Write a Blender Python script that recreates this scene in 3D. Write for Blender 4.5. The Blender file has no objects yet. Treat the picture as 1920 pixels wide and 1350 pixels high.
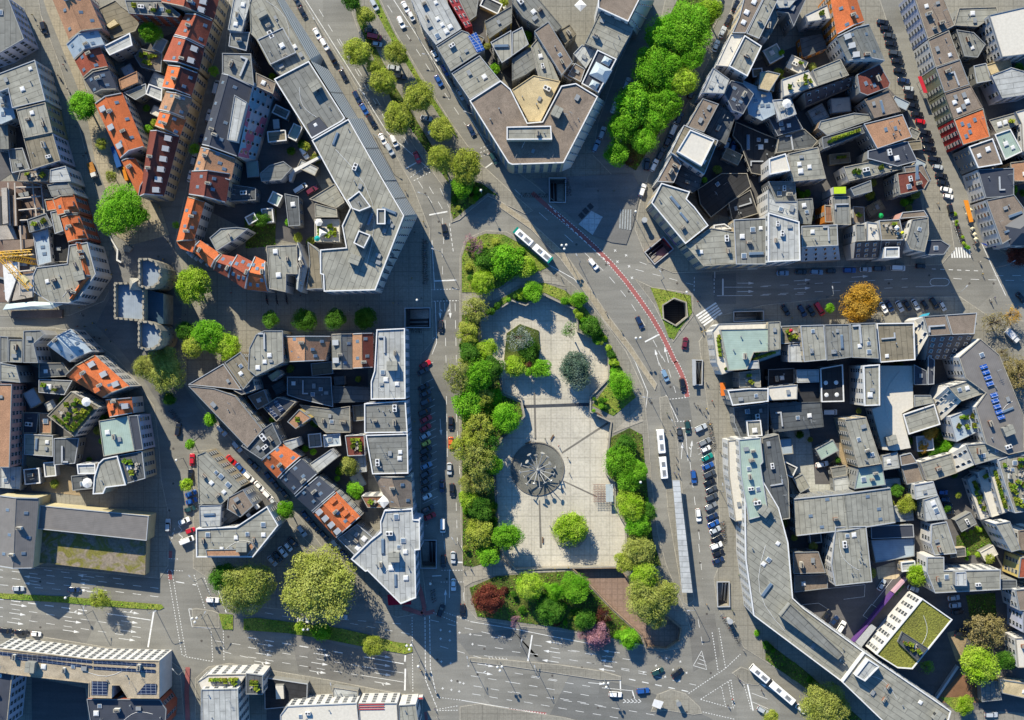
import bpy, math, random
from mathutils import Vector, Matrix
from mathutils.geometry import delaunay_2d_cdt
R = math.radians
S = 0.19          # metres per photo pixel on the ground
CAM_H = 450.0
scene = bpy.context.scene
# ---------------------------------------------------------------- camera, sky, sun
cam_d = bpy.data.cameras.new("camera"); cam = bpy.data.objects.new("camera", cam_d)
scene.collection.objects.link(cam)
cam.location = (0, 0, CAM_H); cam.rotation_euler = (0, 0, 0)
cam_d.sensor_width = 36; cam_d.lens = 36 * CAM_H / (1920 * S)
cam_d.clip_start = 1; cam_d.clip_end = 5000
scene.camera = cam
SUN_EL = 33.0; SUN_AZ = math.atan2(-0.45, 0.89)
w = bpy.data.worlds.new("World"); scene.world = w; w.use_nodes = True
wn = w.node_tree; sky = wn.nodes.new("ShaderNodeTexSky"); sky.sky_type = 'NISHITA'
sky.sun_disc = False; sky.sun_elevation = R(SUN_EL); sky.sun_rotation = SUN_AZ
sky.ozone_density = 3.0; sky.dust_density = 0.6
tint = wn.nodes.new("ShaderNodeVectorMath"); tint.operation = 'MULTIPLY'; tint.inputs[1].default_value = (.48, .98, 1.42)
wn.links.new(sky.outputs[0], tint.inputs[0]); wn.links.new(tint.outputs[0], wn.nodes["Background"].inputs[0])
wn.nodes["Background"].inputs[1].default_value = 0.085
sl = bpy.data.lights.new("sun", 'SUN'); sl.energy = 5.0; sl.angle = R(0.5); sl.color = (1.0, 0.905, 0.715)
so = bpy.data.objects.new("sun", sl); scene.collection.objects.link(so)
ce, se = math.cos(R(SUN_EL)), math.sin(R(SUN_EL))
so.rotation_euler = Vector((0.45 * ce, -0.89 * ce, -se)).to_track_quat('-Z', 'Y').to_euler()
so.location = (-100, 200, 300)
scene.view_settings.view_transform = 'Standard'; scene.view_settings.look = 'None'
scene.view_settings.gamma = 1; scene.view_settings.exposure = 0.95
scene.render.engine = 'CYCLES'
scene.cycles.max_bounces = 5; scene.cycles.diffuse_bounces = 3; scene.cycles.glossy_bounces = 2
scene.cycles.transmission_bounces = 3; scene.cycles.use_denoising = True
# ---------------------------------------------------------------- tracing helpers
ZM = 1906 / 480.0
YO = (0, 340, 680, 1010)
def P(tile, x, y, h=0.0):
    """photo coordinate (tile coordinate or raw pixel) of a point standing h metres up -> world x, y"""
    if tile != 'p':
        x = int(tile[1]) * 480 + x / ZM; y = YO[int(tile[0])] + y / ZM
    k = S * (CAM_H - h) / CAM_H
    return ((x - 960) * k, (675 - y) * k)
def pts(tile, s, h=0.0):
    return [P(tile, *map(float, q.split(',')), h) for q in s.split()]
def area(p): return 0.5 * sum(p[i][0] * p[(i + 1) % len(p)][1] - p[(i + 1) % len(p)][0] * p[i][1] for i in range(len(p)))
def ccw(p): return p if area(p) > 0 else p[::-1]
def centroid(p):
    a = area(p); cx = cy = 0
    if abs(a) < 1e-6: return (sum(q[0] for q in p) / len(p), sum(q[1] for q in p) / len(p))
    for i in range(len(p)):
        x0, y0 = p[i]; x1, y1 = p[(i + 1) % len(p)]; c = x0 * y1 - x1 * y0
        cx += (x0 + x1) * c; cy += (y0 + y1) * c
    return (cx / (6 * a), cy / (6 * a))
def inset(p, d):
    n = len(p); out = []
    for i in range(n):
        a, b, c = Vector(p[i - 1]), Vector(p[i]), Vector(p[(i + 1) % n])
        e1 = (b - a).normalized(); e2 = (c - b).normalized()
        n1 = Vector((-e1.y, e1.x)); n2 = Vector((-e2.y, e2.x)); m = n1 + n2
        if m.length < 1e-4: m = n1
        m.normalize(); k = d / max(0.4, m.dot(n1)); out.append((b.x + m.x * k, b.y + m.y * k))
    return out
def inside(p, x, y):
    r = False; j = len(p) - 1
    for i in range(len(p)):
        xi, yi = p[i]; xj, yj = p[j]
        if (yi > y) != (yj > y) and x < (xj - xi) * (y - yi) / (yj - yi) + xi: r = not r
        j = i
    return r
class MB:
    def __init__(s, ref=(1, 0)): s.v = []; s.f = []; s.m = []; s.uv = []; s.ref = Vector((ref[0], ref[1], 0)).normalized() if Vector(ref).length else Vector((1, 0, 0))
    def face(s, vs, mi=0):
        i0 = len(s.v); vs = [Vector(q) for q in vs]
        s.v += [tuple(q) for q in vs]; s.f.append(tuple(range(i0, i0 + len(vs)))); s.m.append(mi)
        n = Vector((0, 0, 0))
        for i in range(len(vs)): n += vs[i].cross(vs[(i + 1) % len(vs)])
        if n.length < 1e-9: n = Vector((0, 0, 1))
        n.normalize()
        if abs(n.z) < 0.3: u = Vector((-n.y, n.x, 0)).normalized()
        else: u = (s.ref - n * s.ref.dot(n)).normalized()
        w_ = n.cross(u); o = vs[0] if abs(n.z) < 0.3 else Vector((0, 0, 0))
        s.uv += [((q - o).dot(u), q.z if abs(n.z) < 0.3 else q.dot(w_)) for q in vs]
    def prism(s, p, z0, z1, side=0, top=0, bottom=False):
        n = len(p)
        for i in range(n):
            a, b = p[i], p[(i + 1) % n]
            s.face([(a[0], a[1], z0), (b[0], b[1], z0), (b[0], b[1], z1), (a[0], a[1], z1)], side)
        if top is not None: s.face([(q[0], q[1], z1) for q in p], top)
        if bottom: s.face([(q[0], q[1], z0) for q in p[::-1]], side)
    def box(s, c, d, rz=0, mi=0, mt=None, tz=None):
        """box centred c=(x,y,z0 bottom) with size d; tz = taper of the top"""
        cs, sn = math.cos(rz), math.sin(rz); k = 1 if tz is None else tz
        def q(x, y, z): return (c[0] + x * cs - y * sn, c[1] + x * sn + y * cs, c[2] + z)
        hx, hy = d[0] / 2, d[1] / 2
        b = [q(-hx, -hy, 0), q(hx, -hy, 0), q(hx, hy, 0), q(-hx, hy, 0)]
        t = [q(-hx * k, -hy * k, d[2]), q(hx * k, -hy * k, d[2]), q(hx * k, hy * k, d[2]), q(-hx * k, hy * k, d[2])]
        for i in range(4): s.face([b[i], b[(i + 1) % 4], t[(i + 1) % 4], t[i]], mi)
        s.face(t, mi if mt is None else mt); s.face(b[::-1], mi)
    def ring(s, p, z0, z1, w_, mi=0):
        o = inset(p, -0.04); q = inset(p, w_); n = len(p)
        for i in range(n):
            j = (i + 1) % n
            s.face([(*o[i], z0), (*o[j], z0), (*o[j], z1), (*o[i], z1)], mi)
            s.face([(*o[i], z1), (*o[j], z1), (*q[j], z1), (*q[i], z1)], mi)
            s.face([(*q[j], z0), (*q[i], z0), (*q[i], z1), (*q[j], z1)], mi)
    def tube(s, pth, r, n=6, mi=0, r2=None):
        pth = [Vector(q) for q in pth]; rings = []
        for i, q in enumerate(pth):
            d = (pth[min(i + 1, len(pth) - 1)] - pth[max(i - 1, 0)]).normalized()
            u = d.cross(Vector((0, 0, 1)));
            if u.length < 1e-3: u = Vector((1, 0, 0))
            u.normalize(); v = d.cross(u)
            rr = r if r2 is None else r + (r2 - r) * i / (len(pth) - 1)
            rings.append([q + (u * math.cos(a * 2 * math.pi / n) + v * math.sin(a * 2 * math.pi / n)) * rr for a in range(n)])
        for i in range(len(rings) - 1):
            for a in range(n):
                b = (a + 1) % n; s.face([rings[i][a], rings[i + 1][a], rings[i + 1][b], rings[i][b]], mi)
        s.face(rings[0], mi); s.face(rings[-1][::-1], mi)
    def ball(s, c, r, n=10, mi=0, sz=1):
        for i in range(n // 2):
            t0, t1 = math.pi * i / (n // 2), math.pi * (i + 1) / (n // 2)
            for a in range(n):
                a0, a1 = 2 * math.pi * a / n, 2 * math.pi * (a + 1) / n
                q = lambda t, g: (c[0] + r * math.sin(t) * math.cos(g), c[1] + r * math.sin(t) * math.sin(g), c[2] + r * sz * math.cos(t))
                f = [q(t0, a0), q(t1, a0), q(t1, a1), q(t0, a1)]
                if i == 0: f = [f[0], f[1], f[2]]
                elif i == n // 2 - 1: f = [f[0], f[1], f[3]]
                s.face(f, mi)
    def mesh(s, name, mats, smooth=False, merge=False):
        me = bpy.data.meshes.new(name); me.from_pydata(s.v, [], s.f)
        for m in mats: me.materials.append(m)
        me.polygons.foreach_set('material_index', s.m)
        uv = me.uv_layers.new(name='uv'); uv.data.foreach_set('uv', [c for q in s.uv for c in q])
        if smooth:
            import bmesh
            bm = bmesh.new(); bm.from_mesh(me); bmesh.ops.remove_doubles(bm, verts=bm.verts, dist=1e-4); bm.to_mesh(me); bm.free()
            me.polygons.foreach_set('use_smooth', [True] * len(me.polygons))
        me.update(); return me
COL = scene.collection
def link(o, parent=None):
    COL.objects.link(o)
    if parent is not None: o.parent = parent
    return o
def obj(name, mb, mats=None, parent=None, smooth=False):
    me = mb.mesh(name, mats, smooth) if isinstance(mb, MB) else mb
    o = bpy.data.objects.new(name, me); return link(o, parent)
def tag(o, label=None, cat=None, group=None, kind=None):
    if label: o['label'] = label
    if cat: o['category'] = cat
    if group: o['group'] = group
    if kind: o['kind'] = kind
    return o
def thing(name, label, cat, loc=(0, 0, 0), rz=0, group=None):
    o = bpy.data.objects.new(name, None); COL.objects.link(o); o.location = loc; o.rotation_euler = (0, 0, rz)
    o.empty_display_size = 0.5
    return tag(o, label, cat, group)
def dup(root, loc, rz, label, group=None, mats=None, scale=None):
    r = root.copy(); COL.objects.link(r); r.location = loc; r.rotation_euler = (0, 0, rz); r['label'] = label
    if scale: r.scale = scale
    if group: r['group'] = group
    for ch in list(root.children):
        c = ch.copy(); COL.objects.link(c); c.parent = r
        if mats: remat(c, mats)
        for g in ch.children:
            d = g.copy(); COL.objects.link(d); d.parent = c
            if mats: remat(d, mats)
    if mats and r.type == 'MESH': remat(r, mats)
    return r
def remat(o, mats):
    for sl_ in o.material_slots:
        if sl_.material and sl_.material.name in mats:
            m = mats[sl_.material.name]; sl_.link = 'OBJECT'; sl_.material = m
# ---------------------------------------------------------------- materials
K = 0.60
def lin(c): c /= 255.0; return c / 12.92 if c <= 0.04045 else ((c + 0.055) / 1.055) ** 2.4
def rgb(r, g, b, k=K): return (min(.85, lin(r) * k), min(.85, lin(g) * k), min(.85, lin(b) * k), 1)
MC = {}
def mat(name, col, kind='plain', rough=0.85, **kw):
    if name in MC: return MC[name]
    m = bpy.data.materials.new(name); m.use_nodes = True; nt = m.node_tree; N = nt.nodes; L = nt.links
    bs = N["Principled BSDF"]; bs.inputs['Roughness'].default_value = rough
    bs.inputs['Specular IOR Level'].default_value = kw.get('spec', 0.3)
    if kw.get('metal'): bs.inputs['Metallic'].default_value = kw['metal']
    MC[name] = m
    geo = N.new('ShaderNodeNewGeometry'); uv = N.new('ShaderNodeUVMap')
    def noise(scale, detail=3, src=None, dist=0):
        n = N.new('ShaderNodeTexNoise'); n.inputs['Scale'].default_value = scale; n.inputs['Detail'].default_value = detail
        n.inputs['Distortion'].default_value = dist
        L.new(src or geo.outputs['Position'], n.inputs['Vector']); return n.outputs[0]
    def ramp(f, lo, hi, c0, c1):
        r = N.new('ShaderNodeMapRange'); r.inputs[1].default_value = lo; r.inputs[2].default_value = hi
        r.inputs[3].default_value = c0; r.inputs[4].default_value = c1; L.new(f, r.inputs[0]); return r.outputs[0]
    def mul(a, f):
        x = N.new('ShaderNodeVectorMath'); x.operation = 'SCALE'; L.new(a, x.inputs[0]); L.new(f, x.inputs[3]); return x.outputs[0]
    def mix(f, a, b):
        x = N.new('ShaderNodeMix'); x.data_type = 'RGBA'
        for s_, v in ((0, f), (6, a), (7, b)):
            if isinstance(v, (int, float)): x.inputs[s_].default_value = v
            elif isinstance(v, tuple): x.inputs[s_].default_value = v
            else: L.new(v, x.inputs[s_])
        return x.outputs[2]
    def const(c):
        x = N.new('ShaderNodeRGB'); x.outputs[0].default_value = c; return x.outputs[0]
    def brick(w_, h_, mort, off=0.5, src=None):
        b = N.new('ShaderNodeTexBrick'); b.offset = off; b.inputs['Scale'].default_value = 1
        b.inputs['Brick Width'].default_value = w_; b.inputs['Row Height'].default_value = h_
        b.inputs['Mortar Size'].default_value = mort; b.inputs['Mortar Smooth'].default_value = 0
        b.inputs['Color1'].default_value = (1, 1, 1, 1); b.inputs['Color2'].default_value = (.8, .8, .8, 1); b.inputs['Mortar'].default_value = (0, 0, 0, 1)
        b.inputs['Bias'].default_value = -0.3
        L.new(src or uv.outputs[0], b.inputs['Vector']); return b
    def bump(f, st, d):
        b = N.new('ShaderNodeBump'); b.inputs['Strength'].default_value = st; b.inputs['Distance'].default_value = d
        L.new(f, b.inputs['Height']); L.new(b.outputs[0], bs.inputs['Normal'])
    c = const(col)
    if kind == 'plain':
        c = mul(c, ramp(noise(1.3, 3), .3, .7, .92, 1.06))
    elif kind == 'felt':
        b = brick(9, 1.9, 0.1)
        vv = N.new('ShaderNodeTexVoronoi'); vv.distance = 'CHEBYCHEV'; vv.inputs['Scale'].default_value = .13; L.new(uv.outputs[0], vv.inputs[0]); sq = N.new('ShaderNodeSeparateColor'); L.new(vv.outputs['Color'], sq.inputs[0]); c = mul(c, ramp(sq.outputs[0], 0, 1, .97, 1.22))
        c = mix(ramp(b.outputs['Fac'], 0, 1, 0, .5), mul(c, ramp(noise(.35, 5, dist=.6), .3, .72, .80, 1.16)), mul(c, ramp(noise(3), 0, 1, .5, .6)))
        c = mul(c, ramp(noise(4.5, 2), .3, .7, .93, 1.07))
        c = mul(c, ramp(b.outputs['Color'], 0, 1, .72, 1.05))
        c = mix(ramp(noise(.14, 5, dist=1), .5, .68, 0, .5), c, mul(c, ramp(noise(.8, 4), .3, .7, .6, .95)))
    elif kind == 'gravel':
        c = mul(c, ramp(noise(.2, 6, dist=1), .3, .7, .76, 1.16)); c = mul(c, ramp(noise(4, 2), .3, .7, .72, 1.28)); c = mix(ramp(noise(.5, 5, dist=1.5), .6, .7, 0, .35), c, mul(c, ramp(noise(1), 0, 1, .55, .6)))
    elif kind == 'tile':
        b = brick(.5, .42, 0.05, .5)
        c = mul(c, ramp(noise(.3, 5), .3, .7, .84, 1.12)); c = mul(c, ramp(noise(2.6, 4), .35, .7, .78, 1.18))
        c = mul(c, ramp(b.outputs['Color'], 0, 1, .7, 1.05))
    elif kind == 'metal':
        b = brick(30, .62, 0.05, 0)
        c = mul(c, ramp(noise(.4, 4), .3, .7, .88, 1.08)); c = mix(ramp(b.outputs['Fac'], 0, 1, 0, .4), c, mul(c, ramp(noise(1), 0, 1, .55, .6)))
    elif kind == 'wall':
        c = mul(c, ramp(noise(.4, 5), .3, .7, .9, 1.06)); c = mul(c, ramp(noise(3, 3), .3, .7, .94, 1.05))
    elif kind == 'wallwin':
        b = brick(2.6, 3.1, .72, 0); g = const((.02, .025, .03, 1))
        c = mul(c, ramp(noise(.4, 5), .3, .7, .9, 1.06)); c = mix(b.outputs['Fac'], g, c)
    elif kind == 'asphalt':
        c = mul(c, ramp(noise(.045, 6, dist=.8), .3, .7, .84, 1.15)); c = mul(c, ramp(noise(2.2, 4), .3, .7, .90, 1.1))
        mp = N.new('ShaderNodeMapping'); mp.inputs['Rotation'].default_value = (0, 0, kw.get('ang', 0.1)); mp.inputs['Scale'].default_value = (.04, .55, 1)
        L.new(geo.outputs['Position'], mp.inputs[0]); c = mul(c, ramp(noise(1, 3, mp.outputs[0]),   .35, .65, .90, 1.08))
        v = N.new('ShaderNodeTexVoronoi'); v.feature = 'F1'; v.distance = 'CHEBYCHEV'; v.inputs['Scale'].default_value = .05; L.new(geo.outputs['Position'], v.inputs[0])
        sp = N.new('ShaderNodeSeparateColor'); L.new(v.outputs['Color'], sp.inputs[0]); c = mul(c, ramp(sp.outputs[0], 0, 1, .9, 1.08))
        c = mix(ramp(noise(.6, 5, dist=2), .66, .72, 0, .25), c, mul(c, ramp(noise(1), 0, 1, .6, .6)))
    elif kind == 'paving':
        s_ = kw.get('size', 1.2); b = brick(s_, s_, 0.06, 0.0, geo.outputs['Position'])
        c = mul(c, ramp(noise(.06, 5, dist=.5), .3, .7, .85, 1.13)); c = mul(c, ramp(noise(1.5, 4), .3, .7, .88, 1.12)); b2 = brick(s_ * 3.5, s_ * 3.5, .22, 0.0, geo.outputs['Position']); c = mul(c, ramp(b2.outputs['Fac'], 0, 1, 1, .9)); c = mul(c, ramp(b2.outputs['Color'], 0, 1, .94, 1.01))
        c = mul(c, ramp(b.outputs['Color'], 0, 1, .82, 1.02))
        v = N.new('ShaderNodeTexVoronoi'); v.inputs['Scale'].default_value = .35; v.inputs['Randomness'].default_value = 1; L.new(geo.outputs['Position'], v.inputs[0])
        c = mix(ramp(noise(.22, 6, dist=1.5), .55, .68, 0, .22), c, mul(c, ramp(noise(.7), .3, .7, .6, .7))); c = mix(ramp(v.outputs['Distance'], .12, .05, 0, .28), c, mul(c, ramp(noise(1), 0, 1, .5, .5)))
    elif kind == 'grass':
        c2 = const(kw['c2']); c = mix(ramp(noise(.12, 5, dist=.4), .35, .65, 0, 1), c, c2); c = mul(c, ramp(noise(1.6, 5), .3, .7, .55, 1.4))
        c = mul(c, ramp(noise(6, 2), .3, .7, .8, 1.2)); bump(noise(2.5, 4), .8, .5)
    elif kind == 'leaf':
        bs.inputs['Specular IOR Level'].default_value = .08
        c2 = const(kw['c2']); c = mix(ramp(noise(.28, 3), .35, .65, 0, 1), c, c2); c = mul(c, ramp(noise(1.7, 2), .3, .7, .74, 1.22)); c = mul(c, ramp(noise(.5, 2), .35, .65, .86, 1.1))
        oi = N.new('ShaderNodeObjectInfo'); c = mul(c, ramp(oi.outputs['Random'], 0, 1, .85, 1.12))
        tr = N.new('ShaderNodeBsdfTranslucent'); L.new(c, tr.inputs[0]); ms = N.new('ShaderNodeMixShader'); ms.inputs[0].default_value = .3
        L.new(bs.outputs[0], ms.inputs[1]); L.new(tr.outputs[0], ms.inputs[2]); L.new(ms.outputs[0], N['Material Output'].inputs[0])
    elif kind == 'paint':
        c = mix(ramp(noise(.9, 6, dist=1), .5, .68, 0, .6), c, mul(c, ramp(noise(3), 0, 1, .42, .5)))
    elif kind == 'mural':
        v = N.new('ShaderNodeTexVoronoi'); v.inputs['Scale'].default_value = .16; L.new(geo.outputs['Position'], v.inputs[0]); sp = N.new('ShaderNodeSeparateColor'); L.new(v.outputs['Color'], sp.inputs[0])
        r_ = N.new('ShaderNodeValToRGB'); r_.color_ramp.interpolation = 'CONSTANT'; e = r_.color_ramp.elements; e[0].color = rgb(226, 130, 150); e[1].position = .3; e[1].color = rgb(226, 230, 236)
        q_ = e.new(.6); q_.color = rgb(160, 206, 226); q_ = e.new(.85); q_.color = rgb(226, 230, 236); L.new(sp.outputs[0], r_.inputs[0]); c = r_.outputs[0]
    elif kind == 'moss':
        c = mix(ramp(noise(.22, 6, dist=1.2), .45, .58, 0, 1), mul(const(rgb(150, 138, 122)), ramp(noise(1.2, 6), .3, .7, .65, 1.25)), mul(const(rgb(128, 124, 58)), ramp(noise(2.2, 4), .3, .7, .7, 1.25)))
    elif kind == 'solar':
        b = brick(1.7, 1.0, 0.04, 0); c = mix(b.outputs['Fac'], c, const((.35, .37, .4, 1)))
    elif kind == 'stone':
        b = brick(.9, .45, .04); c = mul(c, ramp(noise(.5, 5), .3, .7, .75, 1.2)); c = mul(c, ramp(b.outputs['Color'], 0, 1, .7, 1.05))
    elif kind == 'slats':
        b = brick(60, kw.get('size', .5), .1 if kw.get('size', .5) < 1 else .3, 0); c = mix(b.outputs['Fac'], c, mul(c, ramp(noise(1), 0, 1, .3, .35)))
    L.new(c, bs.inputs['Base Color'])
    return m
ROOFC = dict(a=(150, 149, 138, 'felt'), b=(126, 127, 122, 'felt'), c=(176, 178, 175, 'felt'), d=(88, 92, 94, 'felt'), e=(140, 126, 112, 'gravel'),
             f=(178, 192, 202, 'metal'), t=(226, 122, 68, 'tile'), r=(176, 92, 66, 'tile'), m=(128, 68, 56, 'tile'), n=(72, 76, 86, 'metal'),
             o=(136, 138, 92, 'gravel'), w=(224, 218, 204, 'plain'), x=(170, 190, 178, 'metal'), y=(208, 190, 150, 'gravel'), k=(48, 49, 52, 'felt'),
             B=(190, 145, 112, 'tile'), g=(96, 128, 44, 'grass'), M=(132, 128, 124, 'metal'), T=(168, 120, 88, 'slats'), L=(196, 224, 40, 'plain'), p=(206, 70, 76, 'metal'), q=(130, 122, 104, 'felt'), U=(222, 226, 232, 'mural'), v=(150, 140, 100, 'moss'), i=(184, 170, 146, 'gravel'), z=(206, 208, 204, 'slats'), j=(138, 140, 56, 'grass'))
WALLC = dict(W=(226, 224, 220), B=(206, 190, 160), P=(206, 160, 150), G=(150, 150, 146), O=(224, 140, 50), R=(200, 36, 40), D=(84, 82, 80), L=(205, 208, 226), Y=(222, 196, 120), V=(160, 158, 124), N=(176, 96, 74), C=(216, 204, 164), Z=(150, 130, 108))
def roofm(k):
    r = ROOFC[k]; kw = dict(c2=rgb(120, 120, 50)) if r[3] == 'grass' else dict(size=1.5) if k == 'z' else {}
    return mat('roof_' + r[3] + '_' + k * (1 if k.islower() else 2), rgb(*r[:3]), r[3], .8 if r[3] != 'metal' else .5, **kw)
def wallm(k): return mat('wall_' + k, rgb(*WALLC[k]), 'wall')
def wallw(k): return mat('wall_windowed_' + k, rgb(*WALLC[k]), 'wallwin')
M_GLASS = mat('window_glass', (.02, .027, .035, 1), 'flat', .12, spec=.6)
M_SKYGL = mat('skylight_glass', (.10, .14, .19, 1), 'flat', .15, spec=.7)
M_WHITE = mat('white_paint', rgb(232, 232, 228), 'plain'); M_COP = mat('coping_metal', rgb(182, 186, 190), 'plain', .6)
M_COPW = mat('coping_white', rgb(236, 236, 234), 'plain', .6)
M_GREY = mat('grey_metal', rgb(150, 154, 156), 'plain', .5); M_DARK = mat('dark_metal', rgb(58, 60, 64), 'plain', .5)
M_BRICK = mat('chimney_brick', rgb(150, 104, 84), 'gravel'); M_BLK = mat('black_rubber', (.015, .015, .016, 1), 'flat')
M_CONC = mat('concrete', rgb(172, 166, 152), 'gravel'); M_WOOD = mat('wood_deck', rgb(150, 120, 92), 'slats', size=.6)
# ---------------------------------------------------------------- shared small meshes
def _win_mesh(name, w_, h_, sill=True):
    m = MB()
    m.box((0, 0, .06), (w_ + .12, .10, h_ + .12), mi=0)
    m.face([(-w_ / 2, -.06, .12), (w_ / 2, -.06, .12), (w_ / 2, -.06, .12 + h_), (-w_ / 2, -.06, .12 + h_)], 1)
    m.box((0, -.07, .12), (.07, .03, h_), mi=0)
    if sill: m.box((0, -.10, .0), (w_ + .2, .16, .06), mi=0)
    return m.mesh(name, [mat('window_frame', rgb(176, 178, 178), 'flat'), M_GLASS])
def _blind(me):
    m2 = me.copy(); m2.materials.append(mat('window_blind', rgb(190, 184, 170), 'flat')); return m2
WIN = _win_mesh('window', 1.2, 1.75); WINB = _win_mesh('window', 1.9, 1.5)
def _winb(name, w_, h_):
    m = MB(); m.box((0, 0, .06), (w_ + .12, .10, h_ + .12), mi=0); m.face([(-w_ / 2, -.06, .12), (w_ / 2, -.06, .12), (w_ / 2, -.06, .12 + h_ * .5), (-w_ / 2, -.06, .12 + h_ * .5)], 1)
    m.face([(-w_ / 2, -.062, .12 + h_ * .5), (w_ / 2, -.062, .12 + h_ * .5), (w_ / 2, -.062, .12 + h_), (-w_ / 2, -.062, .12 + h_)], 2); m.box((0, -.10, .0), (w_ + .2, .16, .06), mi=0)
    return m.mesh(name, [mat('window_frame', rgb(176, 178, 178), 'flat'), M_GLASS, mat('window_blind', rgb(150, 148, 140), 'flat')])
WINC = _winb('window', 1.2, 1.75)
def _sky_mesh(w_, d_, h_):
    m = MB(); m.box((0, 0, -.1), (w_ + .2, d_ + .2, h_ + .1), mi=0); m.box((0, 0, h_), (w_, d_, .12), mi=1, tz=.8); return m.mesh('skylight', [M_COPW, M_SKYGL])
SKY = _sky_mesh(1.3, 1.3, .35)
SKYW = SKY.copy(); SKYW.materials[1] = M_COPW
def _skyr():
    m = MB(); m.box((0, 0, -.1), (1.1, 1.5, .2), mi=0); m.box((0, 0, .1), (.9, 1.3, .05), mi=1); return m.mesh('skylight', [M_GREY, M_SKYGL])
SKYR = _skyr()
def _chim(c):
    m = MB(); m.box((0, 0, -.5), (.9, 1.7, 2.0), mi=0); m.box((0, 0, 1.5), (1.05, 1.85, .15), mi=1)
    for y in (-.45, 0, .45): m.tube([(0, y, 1.6), (0, y, 2.0)], .14, 6, 2)
    return m.mesh('chimney', [c, M_CONC, M_DARK])
CHIM = _chim(M_BRICK); CHIMW = _chim(M_WHITE)
def _vent():
    m = MB(); m.tube([(0, 0, -.1), (0, 0, .8)], .16, 7, 0); m.tube([(0, 0, .8), (0, 0, .95)], .26, 7, 0); return m.mesh('vent', [M_GREY])
VENT = _vent()
def _ac():
    m = MB(); m.box((0, 0, .15), (2.2, 1.3, 1.2), mi=0); m.box((0, 0, -.05), (2.0, 1.0, .2), mi=1)
    for x in (-.55, .55): m.tube([(x, 0, 1.34), (x, 0, 1.40)], .42, 10, 1)
    return m.mesh('air_conditioner', [M_COPW, M_DARK])
ACM = _ac()
def _house():
    m = MB(); m.box((0, 0, -.1), (3.4, 3.0, 2.7), mi=0, mt=1); m.box((0, 0, 2.6), (3.6, 3.2, .15), mi=1); m.box((0, -1.52, 0), (.95, .06, 2.05), mi=2)
    return m.mesh('stair_head', [wallm('G'), roofm('a'), M_DARK])
STAIR = _house()
def _dorm(rf):
    m = MB(); m.box((0, 0, -1.2), (2.0, 2.6, 2.4), mi=0)
    m.face([(-1.15, -1.45, 1.2), (1.15, -1.45, 1.2), (1.15, 1.3, 1.9), (-1.15, 1.3, 1.9)], 1)
    m.face([(-1.15, -1.45, 1.2), (-1.15, 1.3, 1.9), (-1.15, 1.3, 1.2)], 1); m.face([(1.15, -1.45, 1.2), (1.15, 1.3, 1.2), (1.15, 1.3, 1.9)], 1)
    m.box((0, -1.33, -.45), (1.2, .08, 1.2), mi=2)
    return m.mesh('dormer', [M_COPW, rf, M_GLASS])
DORMT = _dorm(roofm('t')); DORM = _dorm(M_COP); DORMG = _dorm(roofm('b'))
def _plant():
    m = MB(); r = random.Random(5); m.box((0, 0, 0), (1.5, .6, .5), mi=0)
    for i in range(70):
        x, y, z = r.uniform(-.75, .75), r.uniform(-.4, .4), r.uniform(.4, 1.5); a = r.uniform(0, 6.3); q = .28
        m.face([(x - q * math.cos(a), y - q * math.sin(a), z), (x + .3 * r.uniform(-1, 1), y + .2, z + .25), (x + q * math.cos(a), y + q * math.sin(a), z), (x, y - .25, z - .1)], 1)
    return m.mesh('planter', [mat('terracotta', rgb(150, 96, 70), 'plain'), mat('leaf_planter', rgb(120, 165, 50), 'leaf', c2=rgb(176, 180, 66))])
PLANT = _plant()
def _chair():
    m = MB(); m.tube([(0, 0, 0), (0, 0, .7)], .05, 5, 0); m.tube([(0, 0, .7), (0, 0, .76)], .6, 10, 1)
    for a in (0, 2.1, 4.2):
        x, y = math.cos(a) * 1.0, math.sin(a) * 1.0
        m.box((x, y, 0), (.45, .45, .45), a, 1); m.box((x + math.cos(a) * .22, y + math.sin(a) * .22, .45), (.06, .45, .45), a, 1)
    return m.mesh('terrace_table', [M_DARK, mat('table_top', rgb(190, 182, 168), 'plain')])
TABLE = _chair()
def _ant():
    m = MB(); m.tube([(0, 0, -.1), (0, 0, 3.4)], .05, 5); [m.box((0, 0, z), (1.5 - i * .3, .06, .06)) for i, z in enumerate((2.2, 2.6, 3.0))]; return m.mesh('antenna', [M_GREY])
ANT = _ant()
def _duct():
    m = MB(); m.box((0, 0, .15), (5.5, .55, .5)); m.box((2.5, 1.0, .15), (.55, 2.0, .5)); [m.box((x, 0, -.05), (.12, .6, .22)) for x in (-2, 0, 2)]; return m.mesh('duct', [M_COP])
DUCT = _duct()
def _hat():
    m = MB(); m.box((0, 0, -.1), (1.5, 1.1, .6), mi=0); m.box((0, 0, .5), (1.65, 1.25, .08), mi=1); return m.mesh('roof_hatch', [M_CONC, M_GREY])
HAT = _hat()
def _lin():
    m = MB(); m.box((0, 0, -.1), (4.6, 1.0, .5), mi=0); m.box((0, 0, .4), (4.4, .8, .2), mi=1, tz=.9); return m.mesh('strip_skylight', [M_GREY, M_SKYGL])
LIN = _lin()
BUILDINGS = []   # footprint, height, thing, name
FOOT = []
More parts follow.
